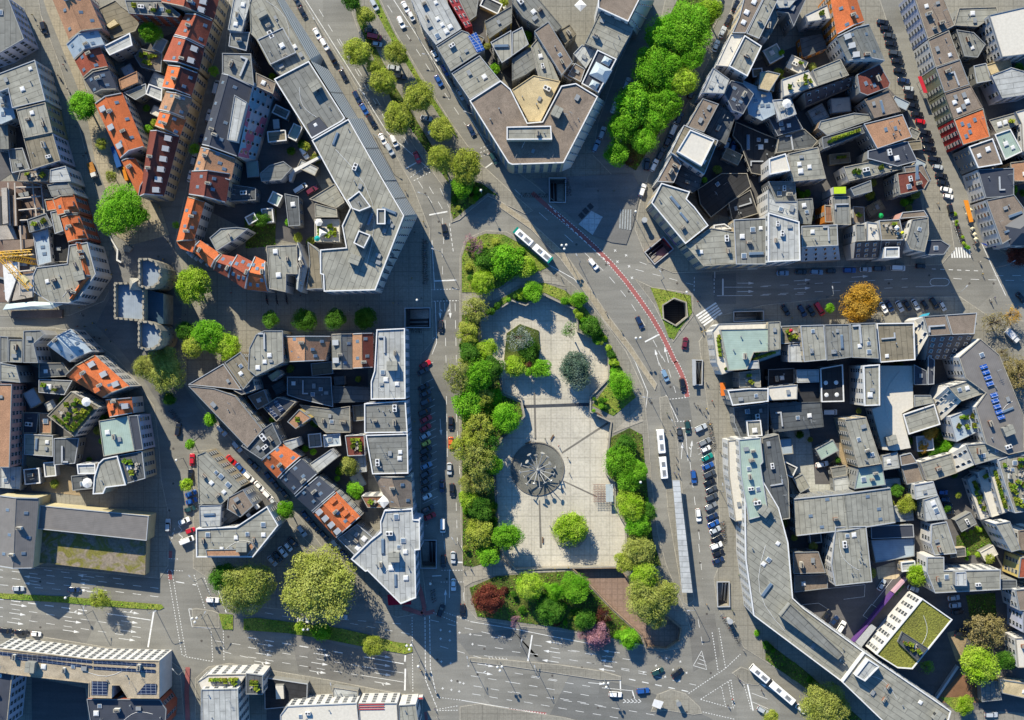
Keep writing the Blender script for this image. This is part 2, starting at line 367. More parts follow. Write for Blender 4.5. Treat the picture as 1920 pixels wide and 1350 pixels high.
def wall_windows(bl, p, h, rng, maxn=100, z0=0.0, win=None, floors=None):
    n = len(p); todo = []
    for i in range(n):
        a, b = Vector(p[i]), Vector(p[(i + 1) % n]); L_ = (b - a).length
        if L_ < 3.2: continue
        d = (b - a) / L_; nr = Vector((d.y, -d.x)); mid = (a + b) / 2
        vis = -(mid.dot(nr))          # metres towards the nadir
        if vis * h / CAM_H < .35: continue
        todo.append((vis * L_, a, d, nr, L_))
    todo.sort(key=lambda t: -t[0]); c = 0
    for vis, a, d, nr, L_ in todo:
        cols = max(1, int((L_ - 1.0) / 2.7)); nf = max(1, int((h - z0 - .6) / 3.05)); st = L_ / cols
        for f in range(nf - 1, -1, -1):
            z = z0 + h - z0 - 3.0 - (nf - 1 - f) * 3.05
            for k in range(cols):
                if c >= maxn: return
                q = a + d * (st * (k + .5)); t = q + nr * .9
                if any(z < hh - .5 and inside(pp, t.x, t.y) for pp, hh in FOOT_NEAR): continue
                c += 1
                bl.append((q.x + nr.x * .05, q.y + nr.y * .05, z, math.atan2(nr.x, -nr.y), 1))
FOOT_NEAR = []
def put(parent, name, me, loc, rz=0, sc=None, rx=0, mats=None):
    o = bpy.data.objects.new(name, me); COL.objects.link(o); o.parent = parent; o.location = loc
    if rx: o.rotation_euler = (rx, 0, rz)
    else: o.rotation_euler = (0, 0, rz)
    if sc: o.scale = sc
    if mats: remat(o, mats)
    return o
def flag(fl, ch, dflt=None):
    i = fl.find(ch)
    if i < 0: return dflt
    s = ''
    for q in fl[i + 1:]:
        if q.isdigit(): s += q
        else: break
    return int(s) if s else 1
BN = [0]
def build_block(row, prev):
    tile, kind, h, rc, wc, fl, coords, label = row.split('|')
    BN[0] += 1; add = label.startswith('+'); h = float(h.split('/')[0]) + (BN[0] % 19) * .045
    h1 = None
    hs = row.split('|')[2].split('/')
    if len(hs) > 1: h1 = float(hs[1])
    raw = coords.split(); rng = random.Random(hash(coords) % 99991 if False else sum(ord(c) * (i + 3) for i, c in enumerate(coords)))
    if kind in 'QS':      # sloping block: first two corners high (h), the others low (h1)
        p = [P(tile, *map(float, q.split(',')), (h if i < 2 else h1)) for i, q in enumerate(raw)]
        zs = [h if i < 2 else h1 for i in range(len(p))]
    else: p = pts(tile, coords, h); zs = None
    if area(p) < 0:
        p = p[::-1]
        if zs: zs = zs[::-1]
        if kind == 'G': p = p[-1:] + p[:-1] if False else [p[2], p[3], p[0], p[1]]   # keep edge 0-1 as an eave
    c = centroid(p); c3 = Vector((c[0], c[1], 0))
    if add: root = prev; off = root.location.copy()
    else:
        root = thing('building' if h > 6 else 'low_building', label, 'building', c3); off = c3
        if 'church' in label: root.name = 'church'
    lp = [(x - off.x, y - off.y) for x, y in p]
    world = [(x, y) for x, y in p]
    # longest edge = reference direction
    el = max(range(len(p)), key=lambda i: (Vector(p[i]) - Vector(p[(i + 1) % len(p)])).length)
    ref = Vector(p[(el + 1) % len(p)]) - Vector(p[el]); ang = math.atan2(ref.y, ref.x)
    if kind == 'G': ref = Vector(p[1]) - Vector(p[0]); ang = math.atan2(ref.y, ref.x)
    lp = inset(lp, rng.uniform(.02, .06)); wm, ww, rm = wallm(wc), wallw(wc), roofm(rc)
    z0 = -.2 if not add or prev is None else .3
    # walls: plain where the windows are modelled, windowed texture on the walls the photo does not show
    mb = MB(ref.to_2d()); n = len(lp)
    for i in range(n):
        a, b = lp[i], lp[(i + 1) % n]; A, B = Vector(p[i]), Vector(p[(i + 1) % n]); d = (B - A)
        if d.length < .01: continue
        nr = Vector((d.y, -d.x)).normalized(); vis = -((A + B) / 2).dot(nr) * h / CAM_H
        za, zb = (zs[i], zs[(i + 1) % n]) if zs else (h, h)
        mb.face([(*a, z0), (*b, z0), (*b, zb), (*a, za)], 0 if (vis > .35 or h < 5 or zs) else 1)
    obj('wall', mb, [wm, ww], root)
    nclut = flag(fl, 'n', None); nsk = flag(fl, 's', 0)
    fz = None
    if kind == 'F':
        m = MB(ref); m.face([(x, y, h - .02) for x, y in inset(lp, .1)], 0); m.face([(x, y, h - .35) for x, y in inset(lp, .1)][::-1], 0); roof = obj('roof', m, [rm], root)
        if 'v' not in fl:
            m = MB(ref); wd = .34 if 'c' in fl else .2; m.ring(lp, h - .3, h + (.5 if 'c' in fl else .28), wd, 0)
            obj('parapet', m, [M_COPW if 'c' in fl else rng.choice((M_COP, M_CONC, M_GREY, M_GREY, rm))], root)
        A_ = abs(area(p)); inn = inset(lp, 1.5)
        xs = [q[0] for q in inn]; ys = [q[1] for q in inn]; used = []
        def spot(r_):
            for _ in range(40):
                x, y = rng.uniform(min(xs), max(xs)), rng.uniform(min(ys), max(ys))
                if inside(inn, x, y) and all(math.hypot(x - u[0], y - u[1]) > r_ + u[2] for u in used) and \
                   all(_segd((x, y), inn[i], inn[(i + 1) % n]) > r_ * .5 for i in range(n)):
                    used.append((x, y, r_)); return x, y
            return None
        if nclut is None: nclut = max(1, int(A_ / 42))
        nclut = min(int(nclut * 1.3 + .5), 16)
        for i in range(nclut):
            t = rng.random()
            big = A_ > 250 and i == 0 and 'b' not in fl
            kind_ = ('stair_head', STAIR, 2.4) if big else ('skylight', SKY if t < .1 else SKYW, 1) if t < .24 else ('chimney', CHIMW if rng.random() < .35 else CHIM, 1.1) if t < .40 else ('vent', VENT, .4) if t < .64 else ('roof_hatch', HAT, .8) if t < .76 else ('antenna', ANT, .5) if t < .86 else ('air_conditioner', ACM, 1.4) if t < .92 else ('duct', DUCT, 2.6) if t < .96 else ('strip_skylight', LIN, 2.3)
            q = spot(kind_[2])
            if q: put(roof, kind_[0], kind_[1], (q[0], q[1], h), ang + (math.pi / 2 if rng.random() < .5 else 0), (rng.uniform(.8, 1.2),) * 3 if not big else None)
        if A_ > 220 and 'x' not in fl:
            q0, q1 = spot(.1), spot(.1)
            if q0 and q1:
                m = MB(); u_, v_ = Vector((*q0, h + .06)), Vector((*q1, h + .06)); w_ = (v_ - u_).cross(Vector((0, 0, 1))) * .18
                m.tube([u_ + (v_ - u_) * (k / 6) + w_ * math.sin(k / 6 * math.pi) for k in range(7)], .07, 4); obj('cable', m, [M_COPW], roof)
        if 't' in fl:
            for i in range(min(16, max(4, int(A_ / 14)))):
                q = spot(.7)
                if q:
                    put(root, 'planter', PLANT, (q[0], q[1], h), rng.uniform(0, 3), (1.1, 1.4, 1.2)) if rng.random() < .72 else put(root, 'terrace_table', TABLE, (q[0], q[1], h), rng.uniform(0, 3))
            m = MB(ref)                                   # a planted edge along the parapet
            for i in range(n):
                a, b = Vector(inn[i]), Vector(inn[(i + 1) % n]); L_ = (b - a).length
                if rng.random() < .55 or L_ < 3: continue
                for k in range(int(L_ / 1.7)):
                    q = a + (b - a) * ((k + .5) * 1.7 / L_)
                    if all(math.hypot(q.x - u[0], q.y - u[1]) > u[2] + .5 for u in used): put(root, 'planter', PLANT, (q.x, q.y, h), math.atan2(b.y - a.y, b.x - a.x), (1, 1, rng.uniform(.8, 1.4)))
        if 'p' in fl: fz = 'p'
        if nsk:
            for i in range(nsk):
                q = spot(.9)
                if q: put(roof, 'skylight', SKYR, (q[0], q[1], h + .08), ang)
    elif kind == 'G':
        a, b, cc, dd = [Vector((*q, h)) for q in lp[:4]]; out = .25
        hw = ((b - cc).length + (a - dd).length) / 4; rise = min(hw * .72, 5.2) if h1 is None else h1
        fr = flag(fl, 'r', 50) / 100
        r1 = b.lerp(cc, fr) + Vector((0, 0, rise)); r2 = a.lerp(dd, fr) + Vector((0, 0, rise))
        ex = (a - dd).normalized() * out; dn = Vector((0, 0, -.2))
        m = MB(ref); A2, B2, C2, D2 = a + ex + dn, b + ex + dn, cc - ex + dn, dd - ex + dn; up = Vector((0, 0, .18))
        m.face([A2 + up, B2 + up, r1 + up, r2 + up], 0); m.face([C2 + up, D2 + up, r2 + up, r1 + up], 1 if 'z' in fl else 0)  # z flag: slope away from the sun in maroon, shade put into its colour
        m.face([A2, B2, B2 + up, A2 + up], 2); m.face([C2, D2, D2 + up, C2 + up], 2)
        m.face([B2, C2, C2 + up, r1 + up, B2 + up], 3); m.face([D2, A2, A2 + up, r2 + up, D2 + up], 3)
        m.face([D2, C2, B2, A2], 2)
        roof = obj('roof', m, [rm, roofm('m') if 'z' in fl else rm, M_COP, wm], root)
        fm = M_COP if rng.random() < .7 else M_CONC            # fire walls at the gable ends, ridge cap
        for (u, v, s1, s2) in ((b, r1, cc, a), (a, r2, dd, b)):
            m = MB(ref); t = (s2 - u).normalized() * .32
            for q0, q1 in ((u, v), (v, s1)):
                q0 = q0 + Vector((0, 0, .0)); q1 = q1 + Vector((0, 0, .0)); U = Vector((0, 0, .5))
                m.face([q0 + U, q1 + U, q1 + U + t, q0 + U + t][::(1 if (q1 - q0).cross(t).z > 0 else -1)], 0)
                m.face([q0, q1, q1 + U, q0 + U], 0); m.face([q0 + t, q1 + t, q1 + t + U, q0 + t + U], 0)
            obj('fire_wall', m, [fm], root)
        m = MB(ref); rd = (r1 - r2).normalized(); sd = Vector((-rd.y, rd.x, 0)) * .22
        m.tube([r2 + up, r1 + up], .14, 6, 0); obj('ridge_cap', m, [rm], root)
        def onslope(side, u_, v_):
            """u along the eave, v up the slope"""
            if side == 0: e0, e1, k0, k1 = a, b, r2, r1
            else: e0, e1, k0, k1 = cc, dd, r1, r2
            lo = e0.lerp(e1, u_); hi = k0.lerp(k1, u_); q = lo.lerp(hi, v_); sl_ = (hi - lo)
            return q + up, math.atan2(sl_.y, sl_.x) - math.pi / 2, math.atan2(sl_.z, Vector((sl_.x, sl_.y)).length)
        L_ = (b - a).length
        for side in (0, 1):
            slw = (a.lerp(dd, .5) - a).length * 2 * (fr if side == 0 else 1 - fr)
            if slw < 2.5: continue
            nd = flag(fl, 'd' if side == 0 else 'D', 0)
            for i in range(nd):
                q, az, tl = onslope(side, (i + .5) / nd, .42); put(roof, 'dormer', (DORMT if rc == 't' and side == 1 else DORM), q, az, (.8, .8, .8))
            k = max(1, (nsk + 1) // 2) if nsk else (1 + int(L_ / 9))
            for i in range(k):
                if nd and rng.random() < .6: continue
                q, az, tl = onslope(side, (i + rng.uniform(.3, .7)) / k, rng.choice((.62, .68, .74)) if nd else rng.choice((.3, .5, .66)))
                put(roof, 'skylight', SKYR, q, az, rx=tl)
        for i in range(1 + int(L_ / 16)):
            q, az, tl = onslope(rng.choice((0, 1)), rng.uniform(.08, .92), rng.uniform(.75, .92)); put(roof, 'chimney', CHIM if rng.random() < .6 else CHIMW, q, az)
    elif kind == 'H':       # hipped
        q_ = inset(lp, h1 or 3); rise = (h1 or 3) * .8; m = MB(ref)
        for i in range(n):
            j = (i + 1) % n; m.face([(*lp[i], h), (*lp[j], h), (*q_[j], h + rise), (*q_[i], h + rise)], 0)
        m.face([(x, y, h + rise) for x, y in q_], 0); roof = obj('roof', m, [rm], root)
    elif kind in 'QS':
        m = MB(ref); m.face([(lp[i][0], lp[i][1], zs[i] + .02) for i in range(n)], 0); roof = obj('roof', m, [rm], root)
        if kind == 'Q' and n == 4:
            i0 = [i for i in range(4) if zs[i] > min(zs) and zs[(i + 1) % 4] > min(zs)][0]
            T0, T1, B1, B0 = [Vector((*lp[(i0 + k) % 4], zs[(i0 + k) % 4])) for k in range(4)]
            L_ = (T1 - T0).length; Hs = ((B0 - T0).length + (B1 - T1).length) / 2; ca = max(1, int(L_ / (2.7 if rc != 'U' else 3.3))); rw = 0 if 'y' in fl else max(1, int(Hs / (2.6 if rc != 'U' else 3.3))); dn_ = ((B0 - T0)).normalized()
            az = math.atan2(dn_.y, dn_.x) + math.pi / 2; tl = math.atan2(-dn_.z, Vector((dn_.x, dn_.y)).length)
            cnt = 0
            for i in range(ca):
                for j in range(rw):
                    cnt += 1
                    if cnt > 100: break
                    q = T0.lerp(T1, (i + .5) / ca).lerp(B0.lerp(B1, (i + .5) / ca), (j + .5) / rw)
                    put(root, 'window', SKYQ, q + Vector((0, 0, .06)), az, (.78, .85, 1), rx=tl)
    if 'v' not in fl or kind != 'F':
        pass
    if 'x' not in fl and h >= 5 and kind in 'FGH':
        WQ.append((root, off, p, h, rng, fl))
    FOOT.append((p, h))
    return root
def _segd(q, a, b):
    q, a, b = Vector(q), Vector(a), Vector(b); t = max(0, min(1, (q - a).dot(b - a) / max(1e-6, (b - a).length_squared))); return (q - a - (b - a) * t).length
def _skyq():
    m = MB(); m.box((0, 0, -.1), (1.5, 1.8, .2), mi=0); m.box((0, 0, .1), (1.2, 1.5, .04), mi=1); return m.mesh('window', [M_COPW, M_GLASS])
SKYQ = _skyq()
WQ = []
def finish_windows():
    global FOOT_NEAR
    for root, off, p, h, rng, fl in WQ:
        x0, x1 = min(q[0] for q in p) - 2, max(q[0] for q in p) + 2; y0, y1 = min(q[1] for q in p) - 2, max(q[1] for q in p) + 2
        FOOT_NEAR = [(pp, hh) for pp, hh in FOOT if pp is not p and max(q[0] for q in pp) > x0 and min(q[0] for q in pp) < x1 and max(q[1] for q in pp) > y0 and min(q[1] for q in pp) < y1]
        bl = []; wall_windows(bl, p, h, rng); me = WINB if 'W' in fl else WIN
        have = root.get('_nw', 0)
        for x, y, z, a, s_ in bl:
            if have >= 100 or z < .4: continue
            q = P0INV(x, y, z)
            if not (-30 < q[0] < 1950 and -30 < q[1] < 1380): continue
            have += 1; put(root, 'window', WINC if rng.random() < .28 else me, (x - off.x, y - off.y, z), a)
        root['_nw'] = have
    for root, *_ in WQ:
        if '_nw' in root: del root['_nw']
def P0INV(x, y, z):
    k = S * (CAM_H - z) / CAM_H; return (x / k + 960, 675 - y / k)
B_DATA = """
00|F|14|b|L|n3|-250,-250 60,-20 180,290 0,395 -250,480|pale lilac corner house with grey roof at the top left corner
00|F|16|a|W|n4|-40,560 262,445 340,748 92,806 60,660 -40,700|white fronted row house with four small roof boxes, west of the beige street
00|F|15.6|a|V|n3|122,815 338,762 392,985 178,1030|olive fronted row house with a plain olive grey roof, west of the beige street
00|F|15.2|q|L|n3|178,1034 392,989 452,1195 240,1262|lilac fronted row house with ivy on its balconies, west of the beige street
00|F|10|f|G|n2|-40,690 75,700 118,880 10,925 -40,900|low metal roofed rear wing at the left edge, below the lilac corner house
00|F|5|b|G|n2|60,1110 170,1100 225,1258 90,1290|small flat roofed shed in the dark rear yard at the left edge
00|F|7|b|G|n1|-60,930 60,930 68,1110 -60,1110|dark rear wing beside the shed at the left edge
00|F|12|e|Z|tn1|150,1275 300,1250 370,1265 360,1350 130,1350|terrace roof crowded with plants beside the construction site
00|F|14.5|c|W|n1|375,1262 490,1235 530,1350 372,1358|white fronted house with red and grey terraces above the orange row
10|F|14|b|W|n2|350,25 500,0 562,93 388,115|grey flat roofed house with white front just above the orange row
10|G|14|t|N|D1s1|400,125 435,255 590,240 545,97|upper orange tiled house with a grey dormer opposite the big chestnut
10|G|14|t|N|D2s1|455,262 510,455 655,432 582,243|lower orange tiled house with two grey dormers opposite the big chestnut
10|F|11.5|t|N|n1|332,135 395,128 425,210 350,222|small orange tiled rear wing next to the construction site
10|F|12|a|G|n1|376,228 430,215 475,368 410,392|narrow grey rear wing behind the orange row
10|F|11|b|G|tn2|203,285 345,235 395,332 220,382|rear roof terrace with yellow parasol next to the construction site
10|F|9|f|W|n0s3|245,387 360,355 385,600 282,628|glass roofed rear building with a white side wall next to the construction site
10|F|6|k|D|n1|392,390 500,370 520,500 500,600 392,600|dark courtyard shed between the orange row and the glass roof
10|F|17|a|W|n6|515,475 652,452 715,690 582,882 510,908 375,902 250,822 245,700 272,640 500,612|corner house with an orange tiled ridge band facing the medieval gate
10|G|17.3/1.6|t|W|s3x|565,457 632,705 682,706 606,453|+
10|G|17.3/1.6|t|W|s1x|630,708 515,875 546,892 683,709|+
10|F|17.4|c|W|x|370,640 500,612 470,860 375,860|+
00|G|13|B|P|s6d0|372,-60 520,300 762,215 640,-60|long brown tiled house with pinkish rear wall, beside the beige street
00|G|13|f|W|s3|497,327 555,440 775,335 722,222|pale blue metal roofed house between two brown tiled roofs
00|G|13|r|B|s4|556,441 627,576 803,500 738,346|small red brown tiled house with three roof windows, beside the beige street
00|G|13|n|G|s3|628,585 702,700 868,668 803,508|slate grey roofed house with blue roof windows, beside the beige street
00|F|12|c|G|n0c|772,345 970,245 990,340 818,415|white grey wing with windowed dark wall facing the small courtyard
00|G|13.5|t|W|d3s5|708,768 900,1180 1072,1095 905,690|long orange tiled house with white dormers, right of the street trees
00|G|13|t|W|d1s1|906,1193 1035,1462 1085,1330 1002,1176|lower orange tiled wedge house with white dormers near the big chestnut
00|G|13.5/4.5|m|B|D6s2r35|1122,970 1042,1463 1216,1460 1334,1014|maroon roofed corner house with six white dormers, above the big chestnut
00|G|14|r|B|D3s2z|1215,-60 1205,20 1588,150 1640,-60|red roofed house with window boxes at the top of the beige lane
00|G|14|r|B|s4|1385,100 1300,262 1524,350 1582,152|red and grey roofed house, second from the top of the beige lane
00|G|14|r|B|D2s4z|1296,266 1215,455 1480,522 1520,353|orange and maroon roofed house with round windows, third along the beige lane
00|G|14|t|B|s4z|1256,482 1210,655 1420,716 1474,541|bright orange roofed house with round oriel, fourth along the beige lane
00|G|14|B|B|s3|1240,680 1185,820 1374,880 1430,726|brown roofed house, fifth along the beige lane
00|G|14|t|B|s4|1196,825 1155,940 1334,1018 1385,886|orange roofed house with red brick front, sixth along the beige lane
00|F|7|c|W|n0c|1110,625 1212,662 1205,755 1085,702|small white rimmed flat roof in the inner courtyard of the orange houses
00|F|7|b|G|n0|920,690 1085,622 1092,700 1010,745|dark sloping shed in the inner courtyard of the orange houses
00|F|9|B|W|tn0|885,592 1020,530 1030,612 900,668|terracotta roof terrace with plants in the inner courtyard
00|F|5|e|G|tn0|1000,420 1050,360 1210,400 1200,540 1050,500|roof garden full of shrubs beside the single courtyard tree
00|F|4|q|G|n0|720,70 860,0 905,45 1050,150 1010,232 830,290 790,208|low olive flat roof with a yellow box behind the brown tiled house
00|F|5.5|y|Y|n0v|780,190 850,137 885,176 815,213|+
00|F|14|b|N|tn2|930,0 1210,0 1345,108 1328,130 960,100|grey roof with planted terraces and red sides near the top edge
00|F|18|c|W|n3|1745,-40 1876,-20 1800,235 1698,222|pale flat roofed house at the top of the long office block
00|F|16|b|G|n2|1715,238 1862,240 1835,380 1702,345|grey roofed house with a ribbed box, second in the row west of the mural house
00|G|15/3|n|B|r26s8|1655,545 1505,1080 1765,1168 1892,645|long slate roofed house with beige street slope, west of the mural wall
00|F|16|b|G|n3|1655,395 1870,400 1892,640 1655,542|ribbed grey roof between the slate house and the yellow wall
00|F|19.2|c|W|n0x|1745,705 1840,760 1765,1055 1690,1040|+
00|G|14/3|B|B|s7r30|1500,1092 1445,1272 1715,1345 1752,1175|brown roofed house with beige street slope, below the slate house
00|Q|16/4|U|W||1885,610 1770,1165 1900,1190 2046,700|mural house with pink, white and pale blue wall full of windows
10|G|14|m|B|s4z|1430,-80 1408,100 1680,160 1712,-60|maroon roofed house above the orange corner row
10|G|13|t|W|s3|1403,112 1316,450 1438,442 1524,150|tall thin orange roofed house at the west corner, with hanging window boxes
10|F|13|t|W|n0|1317,455 1345,500 1435,530 1455,440 1400,425|orange corner roof where the two orange wings meet
10|G|13|t|W|s4|1440,512 1575,640 1642,545 1485,440|orange roofed house with a white strip, beside the orange corner
10|F|14|a|W|n1|1560,420 1642,350 1760,340 1850,352 1740,440 1612,520|curved grey roof with white end wall in the inner yard
10|G|13|r|W|s4|1588,655 1700,712 1772,572 1650,546|red roofed house with small gable facing the gate square
10|G|13|r|W|s6|1700,716 1828,800 1895,612 1765,545|red roofed house with twin white dormers facing the gate square
11|G|13|t|W|s5|-76,800 92,818 72,598 -10,560|orange and grey roofed house west of the white striped house
11|F|16|a|W|n4|78,480 305,470 312,692 225,690 222,825 100,800|grey flat roof with white rim and red strip, facing the tree row
11|G|14/2|c|W|x|310,450 300,800 335,825 385,640|white sloped strip house next to the olive flat roof
11|F|13|q|W|n0|385,450 470,520 500,800 372,805 400,610|olive flat roof between the white strip house and the large office block
10|F|8|d|G|n5|1715,20 1906,50 1906,140 1685,152|dark roof with pipes behind the orange corner row
01|F|18|a|B|n9|-50,-40 130,-40 405,445 250,560 180,555 100,480 0,290 -40,250|long grey roofed office block at the top, beside the avenue
01|F|19.5|b|G|n3x|10,295 200,205 300,392 110,480|+
01|F|20|b|W|cn3|135,590 395,455 665,880 640,905 415,1035|grey ribbed office roof with a sunken blue roof yard, beside the avenue
01|F|20.3|n|D|n0xv|378,925 470,868 536,950 415,1030|+
11|F|20|a|W|cn14|415,-305 690,-465 955,0 1105,255 890,812 505,822 500,697 478,690 478,508 670,492 640,330 700,200 580,0|huge grey flat roofed office block with a pointed east corner, beside the avenue
11|F|24|b|G|n2xc|680,140 770,70 858,190 770,225 715,205|+
11|F|24|b|G|n1xc|765,365 855,400 805,500 725,460|+
11|F|22|b|G|n2xc|900,205 965,205 965,320 900,320|+
11|Q|17.5/8|z|W|y|690,-468 958,-5 1045,-10 795,-470|white striped terraces along the avenue side of the huge office block
11|Q|17.5/8|z|W|y|958,0 1108,255 1195,245 1048,0|white striped lower terraces along the avenue side of the huge office block
11|Q|17.5/3|w|W||1110,262 895,815 920,828 1200,258|white windowed south east face of the huge office block
01|Q|17.5/8|z|W|y|130,-40 400,445 480,400 190,-40|white balcony terraces beside the avenue near the top edge
01|Q|17.5/8|z|W|y|405,450 668,872 790,930 545,520|long striped glass terraces beside the avenue
11|F|8|a|G|n1|395,132 585,15 660,155 600,200 560,190|olive flat roof behind the huge office block
11|F|9|a|G|n1|437,162 602,206 608,268 440,268|small grey roof with one skylight behind the huge office block
11|F|7|w|W|tn1|437,282 620,282 625,450 437,448|white paved terrace with parasols in the yard of the huge office block
11|F|9|d|G|n1|212,90 318,112 330,330 242,335|narrow dark deck in the yard of the huge office block
11|F|8|b|W|n0|40,0 190,-10 270,-100 205,-150 100,-120 30,-60|low white edged roof by the two parked cars of the yard
01|F|15|e|P|n3|0,540 150,612 128,700 0,642|brown gabled roof above the mural wall
01|F|16|c|G|n8|1140,-40 1390,-40 1530,215 1340,335 1250,220 1230,180|white roof crowded with vents and planting, beside the avenue at the top
01|Q|16/10|p|R||1420,-20 1560,210 1610,190 1490,-30|steep raspberry red roof slope with small windows near the top edge
01|F|16|a|G|n2|1342,345 1530,225 1580,242 1705,375 1650,402 1450,532|grey flat roof with a strip of blue solar panels, beside the avenue
01|F|15.5|a|G|n2|1455,545 1665,412 1820,602 1590,742|grey flat roof directly above the big brown gravel roof
02|F|20|e|B|n9c|-318,750 -85,600 -10,665 115,915 225,905 365,640 475,620 640,720 385,1215 0,1228 -28,1215|big brown gravel roofed block with a pointed inner court, north of the plaza
02|F|23.5|a|B|n2xc|-40,945 290,938 298,1040 -40,1042|+
02|F|13|y|W|n3|0,668 160,560 360,605 212,905 125,905|cream low roof inside the inner court of the big brown block
02|Q|19/6|w|W||640,722 386,1216 445,1228 692,755|white windowed east face of the big brown gravel block
02|F|18|n|W|n0c|515,625 635,370 780,440 645,692|dark slate roof with three white glass dormers, north of the plaza
02|F|17|a|G|n3|540,325 655,85 908,205 780,435 637,365|grey felt roof with a tall flue, between the gravel top house and the slate roof
02|F|14|c|W|n1|455,400 520,332 635,370 550,510|pale square roof west of the slate roof
02|F|13|e|B|n2|415,560 468,470 545,515 512,612|brown gravel roof with a row of dots west of the slate roof
02|F|20|e|W|n1c|640,0 745,-180 1010,-140 948,0 865,165 640,62|brown gravel roofed tall house at the top edge
02|Q|19/5|w|G||955,0 870,170 930,262 1062,0|windowed grey east face of the tall house at the top edge
02|F|16|e|W|n2|165,232 270,160 452,460 370,562|brown gravel roof strip with ragged patches, in the block north of the plaza
02|F|12|e|W|n4|362,550 455,470 515,510 440,600|small brown roof with a stairway, north of the cream low roof
02|F|12|b|G|n3|0,-60 180,-30 372,200 330,235 170,190 80,130 0,20|grey flat roof with white box at the top of the block north of the plaza
02|F|9|q|G|n1|335,235 430,180 480,255 395,332|olive terrace roof beside the hidden garden
02|F|11|b|G|n1|0,440 140,350 212,480 95,560 0,602|grey sloping roof inside the block north of the plaza
02|F|12|a|G|n1|0,240 75,200 125,330 0,418|grey roof with railing inside the block north of the plaza
02|F|13|a|G|n3|140,345 195,280 300,480 352,600 205,600|grey roof wedge left of the gravel strip
01|F|9|b|Y|n1|1700,160 1906,40 1906,170 1735,290|grey roof with a yellow edge wall at the top
01|F|12|a|G|n1|1745,315 1900,225 1905,420 1830,470|grey balcony roof between the grey flat roofs and the court
01|F|3|b|G|n0|1500,-20 1660,-20 1640,120 1585,160|dark shed roof beside the raspberry slope
02|F|17|e|B|n2|1735,-40 1880,-30 1740,248 1640,245 1690,130|brown roofed house at the top of the street right of the trees
02|F|17.3|a|B|n2|1882,-30 1980,0 1840,290 1745,250|grey roofed house at the top, next to the brown one
02|F|16|w|W|n1|1628,255 1725,258 1608,495 1520,487|broken white gravel roof strip right of the street trees
02|F|18|a|W|n2c|1730,262 1860,345 1752,572 1612,495|grey roof with one round flue and white rim right of the street trees
02|F|17|c|L|n3|1497,502 1620,590 1580,698 1412,692|pale metal roof with three hatches, right of the street trees
02|F|15|n|L|n3s4|1582,700 1630,598 1720,620 1800,700 1720,850 1640,820|blue shaded slate roof right of the pale metal roof
02|F|16|e|B|n3|1418,732 1540,775 1430,985 1300,942|brown gravel roof strip above the square white topped house
02|F|11|d|D|n2|1545,778 1662,870 1592,1080 1437,985|dark flat roof above the yard with a blue car
02|F|18|q|W|n1|1280,930 1535,1045 1432,1300 1180,1135|white house whose planted rim surrounds a square white top storey
02|F|21|w|W|cn0x|1325,965 1508,1042 1410,1238 1225,1130|+
02|F|17|e|W|n2|1193,1142 1262,1225 1205,1360 1078,1352|beige gravel roof below the square white topped house
02|F|12|d|D|n3|1265,1228 1420,1290 1395,1400 1340,1440 1210,1365|dark flat roof beside the beige gravel roof
02|F|12|f|G|n3s3|1720,600 1930,690 1960,850 1860,900 1760,850|blue metal roof with an oval window, above the row of fans
02|F|13|y|B|n0|1845,545 1960,560 1950,680 1835,625|small beige roof above the row of fans
02|F|5|k|D|n9|1665,905 1850,985 1990,1040 1990,1330 1780,1290 1700,1080 1640,1010|dark yard roof with a row of fans
12|F|18|a|B|n4c|1110,12 1325,78 1300,132 1358,190 1462,330 1290,468 1035,160|grey ribbed roof with planted edges at the corner east of the escalator pit
12|F|17|a|B|n4|1293,475 1480,345 1655,375 1665,615 1425,632|grey roof at the south west corner of the upper right block, above the crossing
12|F|17.6|b|B|n6|1650,285 1895,272 1908,618 1668,618|grey roof with several white boxes above the wide street
12|F|5|k|D|n6|1610,160 1775,60 1835,240 1640,300|dark pebble roof full of small boxes in the inner yard
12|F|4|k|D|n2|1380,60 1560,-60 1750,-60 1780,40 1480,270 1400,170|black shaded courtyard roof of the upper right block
12|F|12|w|W|n1c|1500,325 1580,315 1640,355 1500,365|small white roof box at the bend of the corner building
13|F|22|c|W|n4c|0,232 232,300 240,590 0,602|tallest white roofed house with a sloping mast, above the parked cars
13|F|19|c|W|n3|55,150 218,148 225,298 0,228 0,60|white stepped roof behind the tallest white roofed house
13|F|14|b|G|n6|0,0 200,0 212,145 50,145|wooden decked roof with boxes behind the white stepped roof
13|F|17|a|B|n4|248,332 515,322 522,478 252,490|grey roof right of the tallest white roofed house
13|Q|15/9|f|G||250,492 525,480 540,585 245,598|blue shaded sloping front roof above the parked silver cars
13|F|15|b|G|n2|212,132 330,125 340,200 322,320 242,318|grey roof strip beside the dark garden well
13|F|14|b|W|n1|476,110 610,110 617,325 492,322|plain grey roof with white side wall behind the street front
13|F|14|T|O|n0|420,175 470,180 485,305 425,305|timber decked terrace next to the plain grey roof
13|F|16|L|W|n0v|486,40 582,36 584,94 488,96|lime green awning roof in the upper right block
13|F|17|b|W|n1|652,320 720,318 728,445 657,447|small grey roof above the blue roof windows
13|F|17|w|W|tn1|735,300 812,310 835,440 735,445|white framed glass roof terrace above the slate slopes
13|Q|16.6/10|n|W||648,452 830,447 815,570 637,572|slate slope with blue roof windows above the parked vans
13|F|17|q|W|tn0|825,290 980,282 1015,438 842,440|white roof terrace with yellow parasol above the slate slopes
13|Q|16.6/10|n|W||846,442 1022,440 998,568 833,570|slate slope with a big white dormer box above the white van
13|F|16|c|W|n0cx|868,490 975,488 976,568 865,570|+
